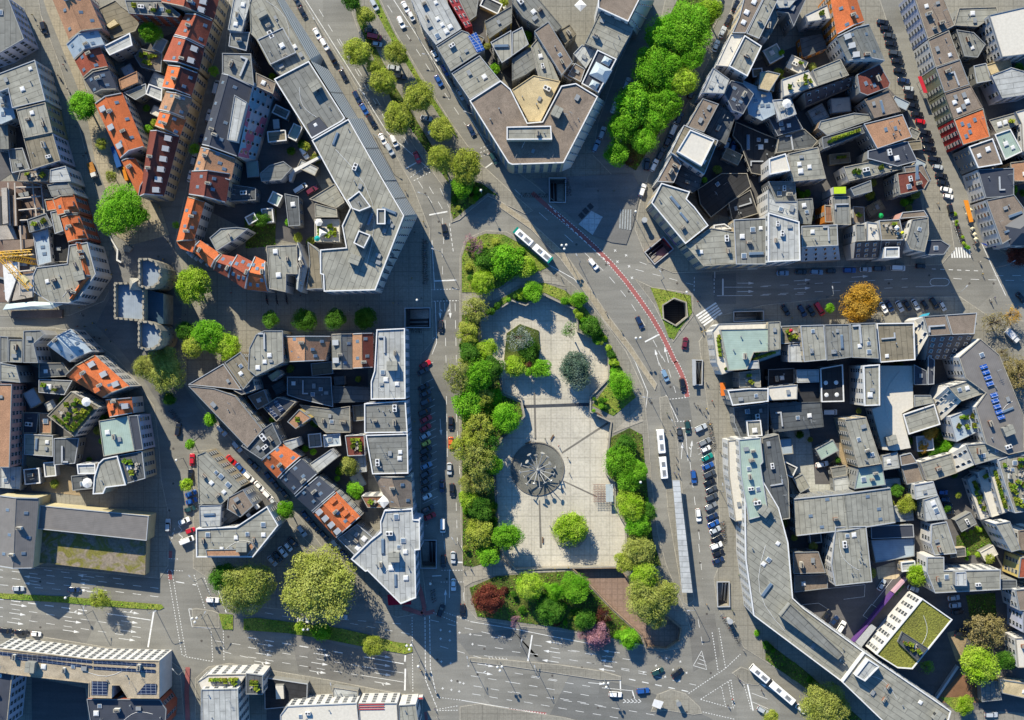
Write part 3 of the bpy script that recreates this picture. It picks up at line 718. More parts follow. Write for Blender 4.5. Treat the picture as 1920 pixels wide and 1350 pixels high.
13|F|17|b|W|n4|1072,282 1192,266 1197,392 1165,525 1058,505 1030,440|grey roof with white boxes near the north east corner of the wide street
13|F|15|n|W|n1|1170,440 1285,436 1356,480 1310,545 1170,548|dark slate hipped corner roof at the zebra crossing
13|F|13|e|P|n0|1000,230 1160,215 1190,262 980,278|+
13|F|6|e|W|tn0|630,185 715,190 722,315 630,315|green garden terrace above the small grey roof
03|G|17|t|O|s6|462,-60 517,258 715,165 640,-60|bright orange tiled house with orange side wall at the top
03|G|17|b|W|d3|510,272 600,455 868,455 748,178|grey roofed house with a white rim, just below the bright orange tiled house
03|F|13|w|W|tn0|275,112 440,32 470,140 295,165|white roof terrace with yellow flowers beside the bright orange tiled house
03|F|14|w|W|tn1|100,592 300,520 372,640 112,722|white roof terrace with a cream parasol and round shrubs
03|F|15|a|W|n1|330,520 535,438 602,560 372,640|pale grey flat roof right of the white terrace with cream parasol
03|Q|15/9|n|G||270,690 640,562 612,650 285,790|long blue shaded slate roof along a black courtyard
03|F|16|m|G|n3s2|660,556 830,476 910,618 900,650 740,712 682,690|dark brown patched roof beside the street with black parked cars
03|F|16|e|G|n4|715,742 900,672 990,830 790,880 750,802|brown gravel roof beside the street with black parked cars
03|F|13|a|Z|n0|390,900 640,840 762,852 780,888 440,1010 372,952|pale curved roof strip between two black courtyards
03|F|13|d|G|tn0|402,1022 700,932 720,990 410,1110|long roof terrace with a yellow and blue rug
03|F|16|B|G|n3s2|712,922 1000,850 1072,1020 812,1108|red brown and grey roof near the red parked car
03|F|9|n|G|n2|0,872 200,850 262,960 72,1012|slate roofed rear building with a skylight, left of the black courtyard
03|F|8|d|G|n2|80,1020 270,960 370,1050 330,1100 60,1140|dark rear roof with three small hatches
03|F|15|n|G|n3|742,1122 1040,1052 1112,1200 962,1240 742,1182|blue shaded flat roof near the south end of the black car row
03|F|16|a|W|n3|150,1142 372,1092 432,1330 182,1352|pale grey flat roof beside the bright white narrow roof
03|F|19|w|W|n0c|5,1182 130,1142 165,1272 10,1302|bright white narrow roof near the centre of the upper right block
03|F|14|a|W|tn2|562,1242 760,1202 990,1192 1000,1260 602,1350|planted grey terrace roof above the white wall house
03|F|16|e|G|n2s2|1010,1242 1150,1222 1212,1350 1042,1352|grey and brown roofed corner house at the end of the black car row
03|F|14|y|Z|n0|-60,540 0,528 92,550 10,680 -70,660|beige tipped roof left of the cream parasol terrace
03|F|14|n|G|n3|60,85 250,-20 290,-20 190,200 150,100|dark teal sloping roof near the top of the upper right block
03|F|15|c|L|n1|60,60 50,-40 240,-40 160,55|lilac white roof at the top edge of the upper right block
03|F|15|b|W|n4|-60,-20 40,30 78,150 0,290 -90,240|grey roof with antennas at the top of the upper right block
03|F|6|d|O|n0|235,285 400,250 440,360 260,430|sunken yellow walled court roof under the bright orange house
03|F|12|c|W|n3|30,745 170,730 212,850 80,900|white terrace with round white parasol by the black courtyard
13|F|14|b|W|n2|610,50 765,-10 775,75 640,110|grey angled roof behind the white wall house
13|F|16|m|G|n2s2|960,-60 1130,-80 1195,0 1160,60 980,100|maroon and grey roof at the south end of the black car row
03|F|16|e|L|n6|1075,-60 1290,-60 1390,190 1188,290|brown gravel roof over the ornate lilac facade, top right
03|F|16|e|W|n4|1190,296 1345,226 1425,440 1246,500|brown roof over the white facade, second along the top right street
03|F|16|e|V|n4|1248,504 1428,441 1500,630 1311,690|brown roof over the olive facade with a red banner
03|F|16|e|V|n5|1313,695 1505,635 1597,800 1380,885|brown roof over the olive facade just north of the red facade
03|F|16|t|R|n1s5|1382,889 1600,805 1652,1020 1451,1080|bright orange roof over the red facade, top right
03|F|16|e|G|n2c|1490,1092 1670,1030 1742,1222 1560,1252|brown gravel roof with white rim, south of the bright orange roof
03|F|15|n|W|n2|1560,1262 1830,1250 1830,1460 1620,1475|slate grey roof over the white facade, east of the bicycle racks
13|F|15.5|e|W|n4|1622,138 1830,96 1906,200 1906,372 1742,470|brown roof with dark gables over the white and orange facade
13|H|15/4|n|W|n0|1745,330 1906,210 2080,300 1960,480 1800,480|dark pointed roof at the right edge, above the maroon tree
03|F|9|a|G|n4|1385,190 1420,60 1700,50 1715,100 1560,200|grey roof with patched terrace at the top right
03|F|14|w|W|n0|1645,112 1960,40 1960,400 1742,425|big cream and white flat roof at the top right edge
03|F|7|y|Y|n0|1622,482 1800,430 1812,500 1660,556|ochre low roof below the big cream roof
03|F|10|a|G|n0|1530,490 1622,470 1665,600 1552,622|olive grey low roof behind the brown street roofs
03|F|12|c|L|n0|1662,560 1810,502 1960,545 1960,700 1742,732|lilac white folded roof at the right edge
03|F|10|a|W|tn2|1642,892 1832,840 1882,920 1702,1000|grey roof with climbing plants east of the bright orange roof
03|F|11|x|W|n2c|1682,1002 1802,960 1892,1130 1762,1192|greenish roof with white rim at the right edge
03|F|12|w|W|n0|1842,832 1960,800 1960,1200 1895,1120 1885,920|white roof at the right edge
03|F|8|b|G|n3|1400,220 1530,240 1620,330 1560,430 1460,420|dark rear roof with a blue pool like skylight
03|F|10|B|Z|n1|1800,1210 1960,1190 1960,1350 1830,1350|brown low roof at the right edge above the pointed roof
12|F|14|w|W|tn0|1490,1115 1537,1060 2000,1045 2000,1290 1560,1440 1520,1350|white terrace storey with planters at the north west corner of the lower right block
12|F|17|x|W|n4x|1548,1102 1990,1092 1990,1262 1800,1275 1750,1400 1610,1412|+
22|F|16|b|G|n2c|1602,205 1762,190 1908,190 1908,290 1640,320|grey roof with skylight peak, behind the orange awning
22|F|16|c|W|n1|1637,0 1835,-20 1842,45 1640,50|white box roof above the dark terraces
22|F|13|a|G|n1t|1690,72 1846,50 1852,182 1692,186|planted grey roof left of the dark black yard
22|F|9|d|G|n3|1650,332 1908,300 1908,540 1700,560 1655,450|dark flat roof with white railings beside the wide pavement
22|F|11.5|a|G|n1cx|1742,430 1850,425 1864,544 1756,550|+
22|F|12|w|W|n1|1606,577 1684,570 1700,830 1755,1170 1662,1182 1612,830|cream long front terrace facing the parked car row
22|F|18|x|W|n8|1688,572 1850,557 1870,740 1850,762 1908,1130 1762,1170 1702,832|pale green metal roof with a cluster of white machinery
22|F|16.2|d|G|n5|1862,562 1985,532 2058,880 2068,1160 1915,1185 1912,1130 1853,762 1873,740|dark brown black roof right of the pale green metal roof
23|F|9|d|G|n5|0,292 30,300 395,290 415,478 40,520|dark teal flat roof above the paved yard
23|F|12|w|W|n1|0,182 220,162 216,272 0,282|white framed glass terrace by the black yard
23|F|8|k|D|n0|226,152 382,152 386,290 226,294|black roof with four square skylights
23|F|10|k|G|n0c|386,42 556,12 566,290 396,294|black gravel roof with round white skylights
23|F|10|c|G|n0|212,52 378,50 380,145 216,150|pale roof above the four square skylights
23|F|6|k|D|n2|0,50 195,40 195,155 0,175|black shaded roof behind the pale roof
23|F|18|a|W|n4c|707,22 830,12 832,318 716,322|white walled house with grey roof and long balcony slits
23|F|9|n|G|n1|1086,12 1180,60 1186,165 1086,165|dark teal roof right of the white paved court
23|F|9|n|G|n1|1190,-60 1240,-20 1236,160 1188,165|narrow teal roof right of the white paved court
23|F|9|a|G|n1|1086,240 1210,240 1236,300 1090,330|small grey roof below the teal roof
23|F|18|M|W|n8|1420,-40 1580,-180 1720,-60 1906,400 1906,660 1790,685 1622,605 1545,330 1620,225 1470,115|great dark grey diagonal roof with blue solar panels at the right
23|F|17|a|W|n2|1342,180 1602,98 1622,224 1442,286 1392,240|grey wing roof joining the great diagonal roof
23|Q|16/8|w|W|x|1440,288 1336,182 1236,272 1290,430|smooth white sloping end of the upper wing
23|F|9|a|G|n0c|1002,385 1236,306 1282,460 1046,535|plain grey roof north of the small garden with yellow trees
23|F|13|f|W|tn0|1352,402 1545,322 1590,500 1402,590|white balcony wing between two grey wings
23|F|16|a|W|n3|1475,610 1740,586 1790,690 1540,762|grey lower wing roof joining the great diagonal roof
23|Q|15.5/9|w|W|x|1536,762 1472,612 1368,672 1402,822|smooth white sloping end of the lower wing
23|F|9|a|W|n2|1132,740 1362,672 1402,822 1240,876 1182,876|grey roof with a red frame, left of the smooth white lower end
23|F|7|e|G|n0|992,772 1112,752 1160,880 1032,908|brown gravel roof below the white skylight
23|F|8|e|G|n0|980,690 1062,670 1112,745 992,768|small brown roof with one big white skylight
23|F|8|c|G|n1|850,692 962,662 980,782 856,802|striped blue white roof east of the long office roof
23|F|15|a|B|n5|570,422 728,402 845,752 672,780|long pale grey roof with antennas over an orange and beige front
23|F|13|x|G|n2|672,786 846,757 876,910 642,942|pale green flat roof in shadow, below the long pale grey roof
23|F|5|c|G|n0|482,860 592,840 630,960 492,976|low pale roof beside the parked white car
23|F|5|b|D|n0|462,780 580,762 590,838 480,858|low dark roof beside the bicycle racks
23|G|12/2.5|a|G|s5|192,1010 215,1290 946,1192 905,927|long two tone grey ridge roof crossing the lower right block
23|F|10|c|W|n1|1086,907 1230,882 1262,985 1100,1020|small pale roof by the hidden garden
23|F|11|c|G|n2|1156,1022 1265,987 1336,1165 1170,1182|pale grey roof beside the dark yard with four cars
23|F|12|a|W|n2|1216,1202 1330,1182 1406,1420 1240,1435 1210,1350|grey roof north of the hedge
23|F|15|a|W|n9|502,1222 730,1216 775,1632 500,1662 470,1500|grey roof with scattered vents between two courtyards
23|F|4|f|G|n0|765,1320 1088,1305 1090,1440 800,1490|large blue glass roof over the sunken hall
23|F|6|n|G|n0|765,1215 1080,1205 1088,1300 768,1312|glazed dark hall roof with white bars
23|F|12|d|G|n3|-60,1180 90,1165 130,1290 150,1330 -60,1345|dark shaded roof at the centre bottom of the dark brown block
23|F|17|a|W|tn4|1710,722 1830,682 1960,690 1960,1102 1835,1120 1760,900|large green grey roof above the stepped white balconies
23|F|12|w|W|tn0|1640,780 1705,755 1800,1105 1740,1125|upper planted balcony deck of the stepped white balconies
23|F|8.5|w|W|tn0|1560,815 1638,782 1738,1127 1665,1150|middle deck of the stepped white balconies
23|F|5|w|W|tn0|1478,870 1556,818 1662,1150 1580,1172|lowest deck of the stepped white balconies
33|F|13|e|W|n3|1865,-60 2000,-80 2000,85 1875,85|brown roof at the right edge above the coloured facades
33|F|15|a|W|n0|1690,-110 1800,-130 1880,80 1810,100|white windowed house right of the hedge
33|F|14|r|Y|n1|1880,140 2080,130 2080,290 1862,292|red roofed yellow fronted house at the right edge
33|F|14|e|W|n2|1840,380 2080,360 2080,540 1870,535|white fronted house at the right edge with ivy
33|F|14|a|L|n2|1900,545 2080,540 2080,700 1900,700|pale blue fronted house at the right edge
33|F|10|w|W|n2|1840,740 2020,730 2020,960 1860,960|cream terraced house at the right edge
33|F|17|a|W|n12c|-180,-480 -90,-520 80,-230 150,30 185,440 265,515 712,838 545,1062 -110,572 -170,150|long angled grey roofed block along the tram street, bottom right
33|F|20.5|b|G|n1x|90,578 165,482 562,860 520,900|+
33|F|19|a|W|n6c|717,842 1362,1282 1300,1500 1000,1500 548,1066|long diagonal grey roof at the bottom right corner
33|F|22|c|W|n3cx|648,1020 745,895 830,950 720,1062|+
33|F|15|j|W|n0c|1146,442 1372,600 1074,970 962,962 800,860|white framed office box with mossy green roof and roof terrace
33|F|16|d|G|tn0x|1000,692 1190,815 1110,910 965,770|+
33|F|13|a|W|n4|1182,135 1310,135 1312,235 1730,230 1730,380 1242,406 1180,250|angled pale grey roof east of the bright green tree
33|F|16|c|G|n0x|1396,250 1474,246 1480,350 1396,350|+
33|F|11|d|G|n0|1715,305 1850,305 1855,375 1732,378|small dark roof next to the angled pale grey roof
33|F|4|b|G|n0|1582,1062 1720,1060 1740,1200 1592,1215|small grey shed by the brown garden patch
33|F|6|y|B|n1|1722,1045 1960,1080 1960,1200 1742,1150|beige low building at the bottom right edge
33|F|9|e|G|n2|185,100 375,95 430,255 190,262|dark brown roof between the two courts
33|F|6|e|G|n1|195,270 440,265 445,370 195,400|brown strip roof above the striped car park
23|F|8|w|W|n1v|832,20 1078,20 1085,335 1000,380 1066,636 940,660 852,650 770,345 838,322|bright white low roof with fine cracks in the middle of the lower right block
13|F|17|a|B|n2|0,1046 90,1042 94,1250 0,1265|narrow grey roof beside the pale green corner storey
13|F|14|q|W|tn0|97,1076 235,1072 250,1200 100,1212|planted roof terrace with a red parasol on the wide street
13|F|14|c|W|n1|152,1217 264,1207 266,1345 157,1345|pale square roof behind the terrace with a red parasol
13|F|17|a|B|n3|240,1072 415,1067 435,1330 268,1345|grey roof, second in the row south of the gold tree
13|F|16.6|b|B|n5|419,1066 605,1062 620,1310 438,1335|grey roof with wires, directly south of the gold tree
13|F|17|a|B|n4|609,1058 800,1052 824,1320 625,1312|pale roof with two chimneys, east of the gold tree
13|F|15|q|W|n3c|805,1056 1085,1052 1095,1330 832,1350|olive flat roof where the tree shadow falls
13|Q|17/12|w|W|x|1195,1150 1155,1008 1088,1032 1096,1330|white sloping side wall with a copper strip
13|F|17|e|W|n1|1155,1004 1320,992 1365,1142 1200,1152|brown grey roof with a glazed hatch by the cafe corner
13|F|17|e|W|n0|1325,992 1555,977 1536,1136 1370,1142|brown corner roof with three white skylights
13|Q|16.5/9|n|W|x|1200,1156 1540,1138 1440,1325 1172,1330|dark slate roof with antenna and two big grey roof windows
11|F|17|a|B|n5|-50,1240 0,1140 60,1110 200,1110 205,1345 0,1450 -60,1400|big grey angular roof at the west end of the tree row
20|F|15|e|B|n1|1400,163 1664,6 1800,205 1590,182|light brown pointed roof wedge at the west tip
20|F|16|q|B|n3|1672,0 1790,-80 1905,88 1812,200|brown grey roof next to the west wedge
20|F|15.4|e|B|n3|1402,172 1590,190 1752,245 1958,500 1842,634|long brown diagonal roof along the parked cars
20|F|14.5|n|W|n3|1740,208 1880,110 1906,200 1800,240|small dark roof behind the light brown wedge
11|G|14|B|W|s5d0|206,1152 252,1346 512,1336 556,1150|reddish brown roof with two cut in dormers, south of the tree row
11|G|14|b|W|d2s3|565,1135 572,1400 718,1400 716,1130|grey and slate roof with two small gables, south of the tree row
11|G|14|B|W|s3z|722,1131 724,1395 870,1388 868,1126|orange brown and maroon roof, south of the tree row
21|F|18|c|L|cn7|897,-248 1110,-258 1115,270 855,275 855,140 880,60|pale long flat roof at the north east corner beside the escalator pit
21|F|17|b|L|cn7|806,302 1115,282 1130,520 807,525|grey flat roof in the middle of the row facing the park avenue
21|F|17|b|L|cn7|816,537 1130,527 1135,825 866,830|grey flat roof with looping cable, third in the row facing the park avenue
21|G|15|e|W|s3|880,842 1000,1078 1165,1078 1150,842|brown and slate roof with blue roof windows, facing the park avenue
21|F|14|T|W|n0t|782,992 985,992 990,1080 830,1080|timber roof terrace with a white parasol
31|F|18|c|L|cn12|955,-213 1165,-225 1172,-145 1220,-140 1222,82 1186,86 1193,440 1078,486 832,240 815,245 706,150 850,10 928,-50 925,-130|pale pointed flat roof with red awnings at the south tip
21|F|5|d|G|n5|232,105 560,105 575,330 320,270 232,240|dark blue shaded yard roof behind the brown roof
21|F|6|d|G|n0|572,172 850,182 850,290 577,300|dark yard roof with six small skylights
21|F|5|b|G|n3|322,312 560,342 700,322 704,520 522,524 440,450|grey yard roof with fans and one white hatch
21|F|9|n|W|s2n0|50,330 160,255 300,290 152,440|slate yard roof with two long solar strips
21|F|15|d|G|n6|-110,620 0,527 120,447 190,600 40,720|dark roof with many hatches on the narrow street
21|G|14|t|G|s6|40,726 164,858 330,702 186,602|orange house with many roof windows between two slate roofs on the narrow street
21|G|14|n|G|s4|176,860 288,982 455,830 332,714|slate roof just below the upper orange roof on the narrow street
21|G|14|n|G|s4|290,992 418,1108 590,957 457,846|dark slate roof just above the lower orange roof on the narrow street
21|G|14.5|t|W|d4D4s6|421,1112 600,1304 775,1150 592,962|big orange and red roof with pyramid dormers on the narrow street
21|F|14|b|G|n8|607,1308 752,1200 916,1340 832,1400 742,1440|grey roof with vents below the big orange and red roof
21|F|12|B|Y|tn0|232,440 322,345 412,410 296,494|terracotta terrace with a white table and yellow plants
21|F|10|c|W|n0|402,750 560,642 610,702 452,828|white framed pergola roof behind the orange houses
21|F|8|m|W|tn0|662,542 808,536 815,690 682,696|maroon deck terrace between the dark yard and the grey flat roof
21|F|12|c|W|n1|200,585 300,560 320,620 240,665|small white block behind the orange house
21|F|9|y|W|n0|88,100 165,52 192,86 122,140|little yellow awning roof
21|F|7|e|W|n2t|-60,250 60,200 100,300 10,350|brown terrace roof with dark deck near the yellow awning
20|F|15|a|B|n7|1466,686 1530,660 1800,922 1652,1052 1480,1052|grey roof with deep window slots at the north tip of the triangular block
20|F|15|c|W|n3|1482,1062 1650,1056 1640,1218 1490,1224|pale roof in the middle of the triangular block
20|F|15|e|W|n2|1700,1000 1810,942 1888,1062 1790,1150 1690,1090|brown roof wedge on the east side of the triangular block
20|F|10|b|G|n5|1490,1200 1650,1060 1760,1130 1860,1110 1900,1080 1760,1170 1640,1235|dark cluttered inner roof court of the triangular block
30|F|15|a|W|n14c|1460,-78 1760,-92 1990,-245 2075,-100 1885,138 1462,138|roof crowded with white machinery at the south end of the triangular block
30|F|15.6|B|W|n0x|1530,80 1810,75 1870,20 1895,60 1840,130 1540,132|+
10|F|12|b|G|n2|0,1152 62,1157 58,1345 0,1350|small grey roof at the left edge south of the construction site
10|F|13|a|G|n2|66,1177 172,1177 165,1350 62,1346|grey roof with a tall railing, second from the left edge
10|F|14|b|W|n2|176,1112 302,1106 330,1140 252,1210 285,1352 172,1350|grey roof with a bright white top strip, left of the metal roof
10|G|14.5|f|W|s6|522,1098 682,1268 525,1345 352,1216|blue grey seamed metal roof with a green banner, south of the gate
20|G|14.5|t|W|D2d3s3|700,-55 962,178 770,262 484,92|big orange tiled roof with small dormers facing the gate street
20|G|14|t|W|D1d1s1|976,256 990,378 820,408 788,272|small orange tiled roof with one white dormer facing the gate street
20|F|13|q|W|tn0|352,395 530,212 742,330 552,552|tilted rooftop garden with red plants and a white parasol
20|F|15|x|L|n2|736,432 955,396 1004,656 772,698|pale green grey flat roof with dotted vents
20|F|14.6|n|L|s4n1|958,394 1028,392 1068,648 1006,656|slate roof strip over a white windowed facade
20|F|15|a|B|n1c|772,712 878,690 942,912 792,930 772,976 692,980 702,850 732,750|L shaped grey roof with a pale rim
20|F|14|d|B|n2t|882,690 1060,657 1084,862 946,900|dark planted roof terrace over the tan facade
20|F|12|c|W|n0c|574,755 712,750 715,828 582,830|small rimmed roof square above the white parasol
20|F|6|a|G|n3|182,530 395,540 395,700 182,684|low grey roof with a terracotta patch and two hatches
20|F|7|d|G|n2|402,562 590,562 560,750 402,762|dark low roof below the rooftop garden
20|F|6|c|G|n2|0,772 155,776 150,942 0,930|low pale grey roof above the church
20|F|9|b|G|n4t|290,122 540,132 480,240 290,222|dark roof terraces left of the big orange roof
20|F|9|d|G|n2|290,0 470,0 540,100 290,112|blue shaded dark roof left of the big orange roof
20|F|13|a|G|n3|0,0 120,20 155,150 0,135|grey patchwork roof at the left edge
20|F|13|B|P|n1|0,160 90,160 72,780 -60,780 -60,160|old brown roofed pink house at the left edge
20|F|4|B|G|n1|292,372 385,378 385,528 292,525|low pinkish flat roof left of the rooftop garden
20|F|4|n|G|n3|170,370 290,370 275,525 172,525|low blue shaded shed left of the rooftop garden
20|G|12/2.5|M|C|s0x|0,985 0,1518 240,1532 285,1005|church hall with grey seamed roof and cream wall at the left edge
20|F|9.5|M|C|n0x|300,1062 1108,1140 1092,1325 282,1237|long grey church nave with cream walls
30|F|5|v|C|n0x|298,-70 1090,-10 1082,270 380,186 290,180|mossy flat roofed church annex with a cream wall
30|F|16|i|W|n9|-40,812 690,897 1188,907 1188,1190 952,1188 892,1092 836,1092 834,1188 658,1184 662,1076 100,1012 -40,990|long beige office roof with rows of solar panels, bottom left
30|F|14|n|L|n2|-80,900 60,915 92,1012 52,1400 -80,1400|blue grey wing with a white windowed courtyard wall, bottom left
30|F|14|n|N|n5|647,1194 1190,1197 1240,1270 1230,1400 680,1400|dark roofed brick house with orange chimneys, bottom left
30|F|17|c|W|n2|1497,1122 1772,1116 1782,1450 1497,1450|pale grey roof behind a white planted terrace, bottom left
30|F|13|w|W|tn0|1470,1062 1548,1012 1840,1006 1772,1112 1492,1118|+
31|F|13|d|W|tn0|-75,1000 52,1016 52,1160 -75,1158|terrace with chequered floor at the bottom edge
31|F|4|k|G|n0|62,1032 385,1080 380,1240 66,1270|sunken dark yard roof with one white box at the bottom
31|F|6|w|G|n0xv|142,1090 205,1090 212,1194 146,1198|+
31|F|4|c|G|n2|572,1102 760,1132 764,1208 572,1212|low pale roof with white stains at the bottom
31|F|13|w|W|n3|180,1312 232,1246 750,1222 770,1400 180,1400|white pergola roofs at the bottom edge, left of the red striped roof
31|F|13|w|W|n0|762,1226 1050,1224 1060,1400 775,1400|white roof with three long red stripes at the bottom edge
31|F|13|a|W|n1|1062,1240 1190,1232 1216,1400 1064,1400|grey roof with white glazing at the bottom edge, beside the crossing
31|F|3|p|W|n0v|1030,1190 1240,1180 1246,1196 1034,1206|thin red shop awning at the bottom edge
"""  # bright white court, lower right block: raised as a low roof into the sun
# ---------------------------------------------------------------- ground, slabs, pits
ASPH = mat('asphalt', rgb(144, 142, 134), 'asphalt', .9, ang=-.13); ASPH2 = mat('asphalt_dark', rgb(126, 126, 124), 'asphalt', .9, ang=1.0)
PAVE = mat('pavement_slabs', rgb(152, 148, 136), 'paving', .9, size=1.5); PAVB = mat('beige_paving', rgb(176, 165, 142), 'paving', .9, size=1.0)
PLAZA = mat('plaza_slabs', rgb(208, 202, 186), 'paving', .85, size=2.0); BRICKP = mat('brick_paving', rgb(166, 140, 124), 'paving', .9, size=.6)
PATHM = mat('path_slabs', rgb(176, 170, 156), 'paving', .9, size=1.0); KERB = mat('kerb_stone', rgb(186, 180, 166), 'gravel')
GRASS = mat('grass_blades', rgb(100, 132, 40), 'grass', .9, c2=rgb(146, 156, 62)); GRASSD = mat('bed_soil_and_grass', rgb(62, 82, 30), 'grass', .9, c2=rgb(112, 122, 50))
PAINT = mat('road_paint', rgb(232, 232, 228, .72), 'paint', .7); PAINTB = mat('road_paint_blue', rgb(70, 110, 190), 'plain'); REDP = mat('red_bike_lane', rgb(172, 104, 100), 'asphalt')
SAND = mat('sandy_yard', rgb(176, 156, 124), 'gravel'); CREAM = mat('cream_yard_slabs', rgb(226, 208, 172), 'paving', size=1.5); WATER = mat('pool_floor', rgb(122, 122, 114), 'gravel', .6); YARD = mat('yard_asphalt', rgb(104, 102, 102), 'asphalt')
PALEYARD = mat('pale_yard_slabs', rgb(196, 196, 186), 'paving', size=1.2); SOIL = mat('bare_soil', rgb(140, 104, 76), 'gravel'); RUBBLE = mat('construction_rubble', rgb(128, 108, 98), 'gravel')
def px(s): return [P('p', *map(float, q.split(','))) for q in s.split()]
HOLES = {}
def hole(name, tile, s): HOLES[name] = ccw(pts(tile, s))
hole('plaza', 'p', "903,602 960,565 986,574 1019,554 1081,583 1082,622 1139,648 1141,708 1106,744 1106,773 1145,792 1141,826 1136,889 1152,907 1152,950 1172,985 1175,1060 966,1066 944,1040 936,975 933,905 928,840 960,810 985,780 979,750 945,735 940,690 918,660 905,650")
hole('brown', 'p', "1076,1066 1162,1065 1185,1100 1240,1148 1276,1178 1272,1200 1250,1215 1213,1212 1205,1190 1150,1140 1105,1093")
hole('hexagon', '12', "1125,925 1205,875 1290,905 1300,1005 1220,1070 1130,1020")
PITS = [  # name of hole, tile, corners (first edge = top end of the stairs), label
 ('e1', '11', "1114,1085 1114,948 1293,946 1293,1085", "escalator pit beside the white corner house, opposite the tree row"),
 ('e2', '12', "280,-20 395,-20 394,155 282,153", "stairway pit on the shaded square north of the curving avenue"),
 ('e3', '12', "1125,420 1195,505 1060,613 992,530", "tilted escalator pit with red side walls east of the zebra stripes"),
 ('e4', '31', "1228,12 1340,12 1340,213 1231,213", "escalator pit along the pointed roof of the south tip"),
 ('e5', '22', "1345,-15 1412,-15 1408,160 1350,163", "glass sided stair pit on the wide pavement east of the bike lane"),
 ('e6', '32', "1527,322 1610,322 1614,498 1532,500", "escalator pit with yellow post near the south end of the parked row"),
 ('e7', '12', "1652,975 1865,970 1868,1033 1652,1042", "narrow stair pit north of the planted corner terrace")]
for n_, t_, s_, l_ in PITS: hole(n_, t_, s_)
def tri_fill(outer, holes):
    vs, ed = [], []
    for poly in [outer] + holes:
        i0 = len(vs); vs += [Vector(q) for q in poly]; ed += [(i0 + i, i0 + (i + 1) % len(poly)) for i in range(len(poly))]
    V_, E_, F_, *_ = delaunay_2d_cdt(vs, ed, [], 0, 1e-4); out = []
    for f in F_:
        c = (sum(V_[i].x for i in f) / len(f), sum(V_[i].y for i in f) / len(f))
        if inside(outer, *c) and not any(inside(h, *c) for h in holes): out.append([V_[i] for i in f])
    return out
SL = [0]
def slab(name, tile, s, m, z=None, side=None, label=None):
    p = ccw(pts(tile, s)); hs = [h for h in HOLES.values() if inside(p, *centroid(h))] if z is None or z < 1 else []
    SL[0] += 1
    if z is None: z = .12 + .0024 * SL[0]
    mb = MB()
    for t in tri_fill(p, hs): mb.face([(q.x, q.y, z) for q in t], 0)
    for i in range(len(mb.f)):
        pass
    q = inset(p, .22)
    if side is not None:
        n = len(p)
        for i in range(n):
            j = (i + 1) % n
            mb.face([(*p[i], -.1), (*p[j], -.1), (*p[j], z), (*p[i], z)], 1)
            mb.face([(*p[i], z + .003), (*p[j], z + .003), (*q[j], z + .003), (*q[i], z + .003)], 1)
    o = obj(name, mb, [m, side or KERB]); return tag(o, kind='structure')
g = ccw([(-1500, -1500), (1500, -1500), (1500, 1500), (-1500, 1500)]); mb = MB()
for t in tri_fill(g, list(HOLES.values())): mb.face([(q.x, q.y, 0) for q in t], 0)
tag(obj('road', mb, [ASPH]), kind='structure')
SLABS = [
 "-200,-120 55,-120 78,30 112,120 150,240 172,330 205,440 218,520 195,565 130,592 -200,592",
 "95,-120 440,-120 425,40 390,150 365,260 330,350 300,374 262,370 225,300 190,240 160,160 120,60",
 "440,-120 540,-120 568,0 650,130 720,250 775,350 806,430 812,640 790,665 788,1035 792,1062 800,1130 790,1150 745,1158 700,1140 660,1090 600,1020 530,930 460,850 400,790 350,725 330,700 318,640 330,600 325,500 330,440 355,330 390,230 420,120",
 "-200,614 100,614 150,622 215,667 245,700 290,762 298,830 303,900 316,960 316,1060 300,1085 200,1075 -200,1042",
 "362,846 400,842 545,985 655,1088 670,1122 600,1150 500,1140 425,1125 405,1095 362,1065",
 "-200,1178 60,1190 200,1213 310,1232 338,1252 346,1350 346,1500 -200,1500",
 "366,1272 390,1250 430,1243 500,1255 620,1275 720,1295 792,1307 798,1500 366,1500",
 "862,1325 900,1319 960,1330 1060,1345 1200,1383 1200,1500 862,1500",
 "730,-120 1250,-120 1205,30 1160,120 1122,230 1112,290 1150,330 1170,400 1150,456 1108,438 1060,395 1000,345 962,318 925,270 900,250 850,170 790,60",
 "1275,-120 1350,-120 1345,40 1300,120 1240,250 1195,312 1160,300 1150,270 1195,130 1240,30",
 "1400,-120 1625,-120 1650,0 1700,150 1742,280 1778,390 1790,468 1765,497 1440,503 1330,510 1262,512 1215,492 1190,430 1198,385 1215,330 1270,230 1330,110 1370,20",
 "1690,-120 2150,-120 2150,480 1890,480 1850,455 1832,410 1795,320 1745,170 1700,30",
 "1345,592 1430,572 1560,558 1800,556 1850,590 1900,600 2150,620 2150,1500 1640,1500 1580,1380 1540,1330 1450,1250 1395,1215 1345,1140 1338,1085 1352,1050 1345,900 1330,790 1318,700 1310,640",
 "862,480 872,448 910,432 950,434 990,458 1036,502 1080,538 1130,598 1175,660 1207,730 1215,800 1222,900 1234,1000 1250,1060 1285,1145 1296,1180 1276,1215 1240,1222 1180,1206 1080,1187 960,1173 895,1162 872,1135 864,1000 861,800",
 "1236,745 1252,742 1268,800 1284,960 1302,1125 1290,1135 1282,1130 1252,960",
 "1190,523 1222,538 1300,550 1300,592 1262,642 1250,620 1225,570",
 "1220,1335 1232,1302 1258,1292 1285,1300 1312,1325 1316,1338 1300,1340 1250,1332",
 "1372,1262 1390,1250 1440,1270 1420,1285 1398,1282",
 "360,1142 368,1140 400,1145 412,1150 412,1178 362,1175"]
for s_ in SLABS: slab('pavement', 'p', s_, PAVE, side=KERB)
slab('ground', 'p', "45,-120 92,-120 125,60 162,170 195,245 232,310 268,372 300,385 318,440 262,470 215,440 200,360 178,300 160,200 128,120 88,20", PAVB)
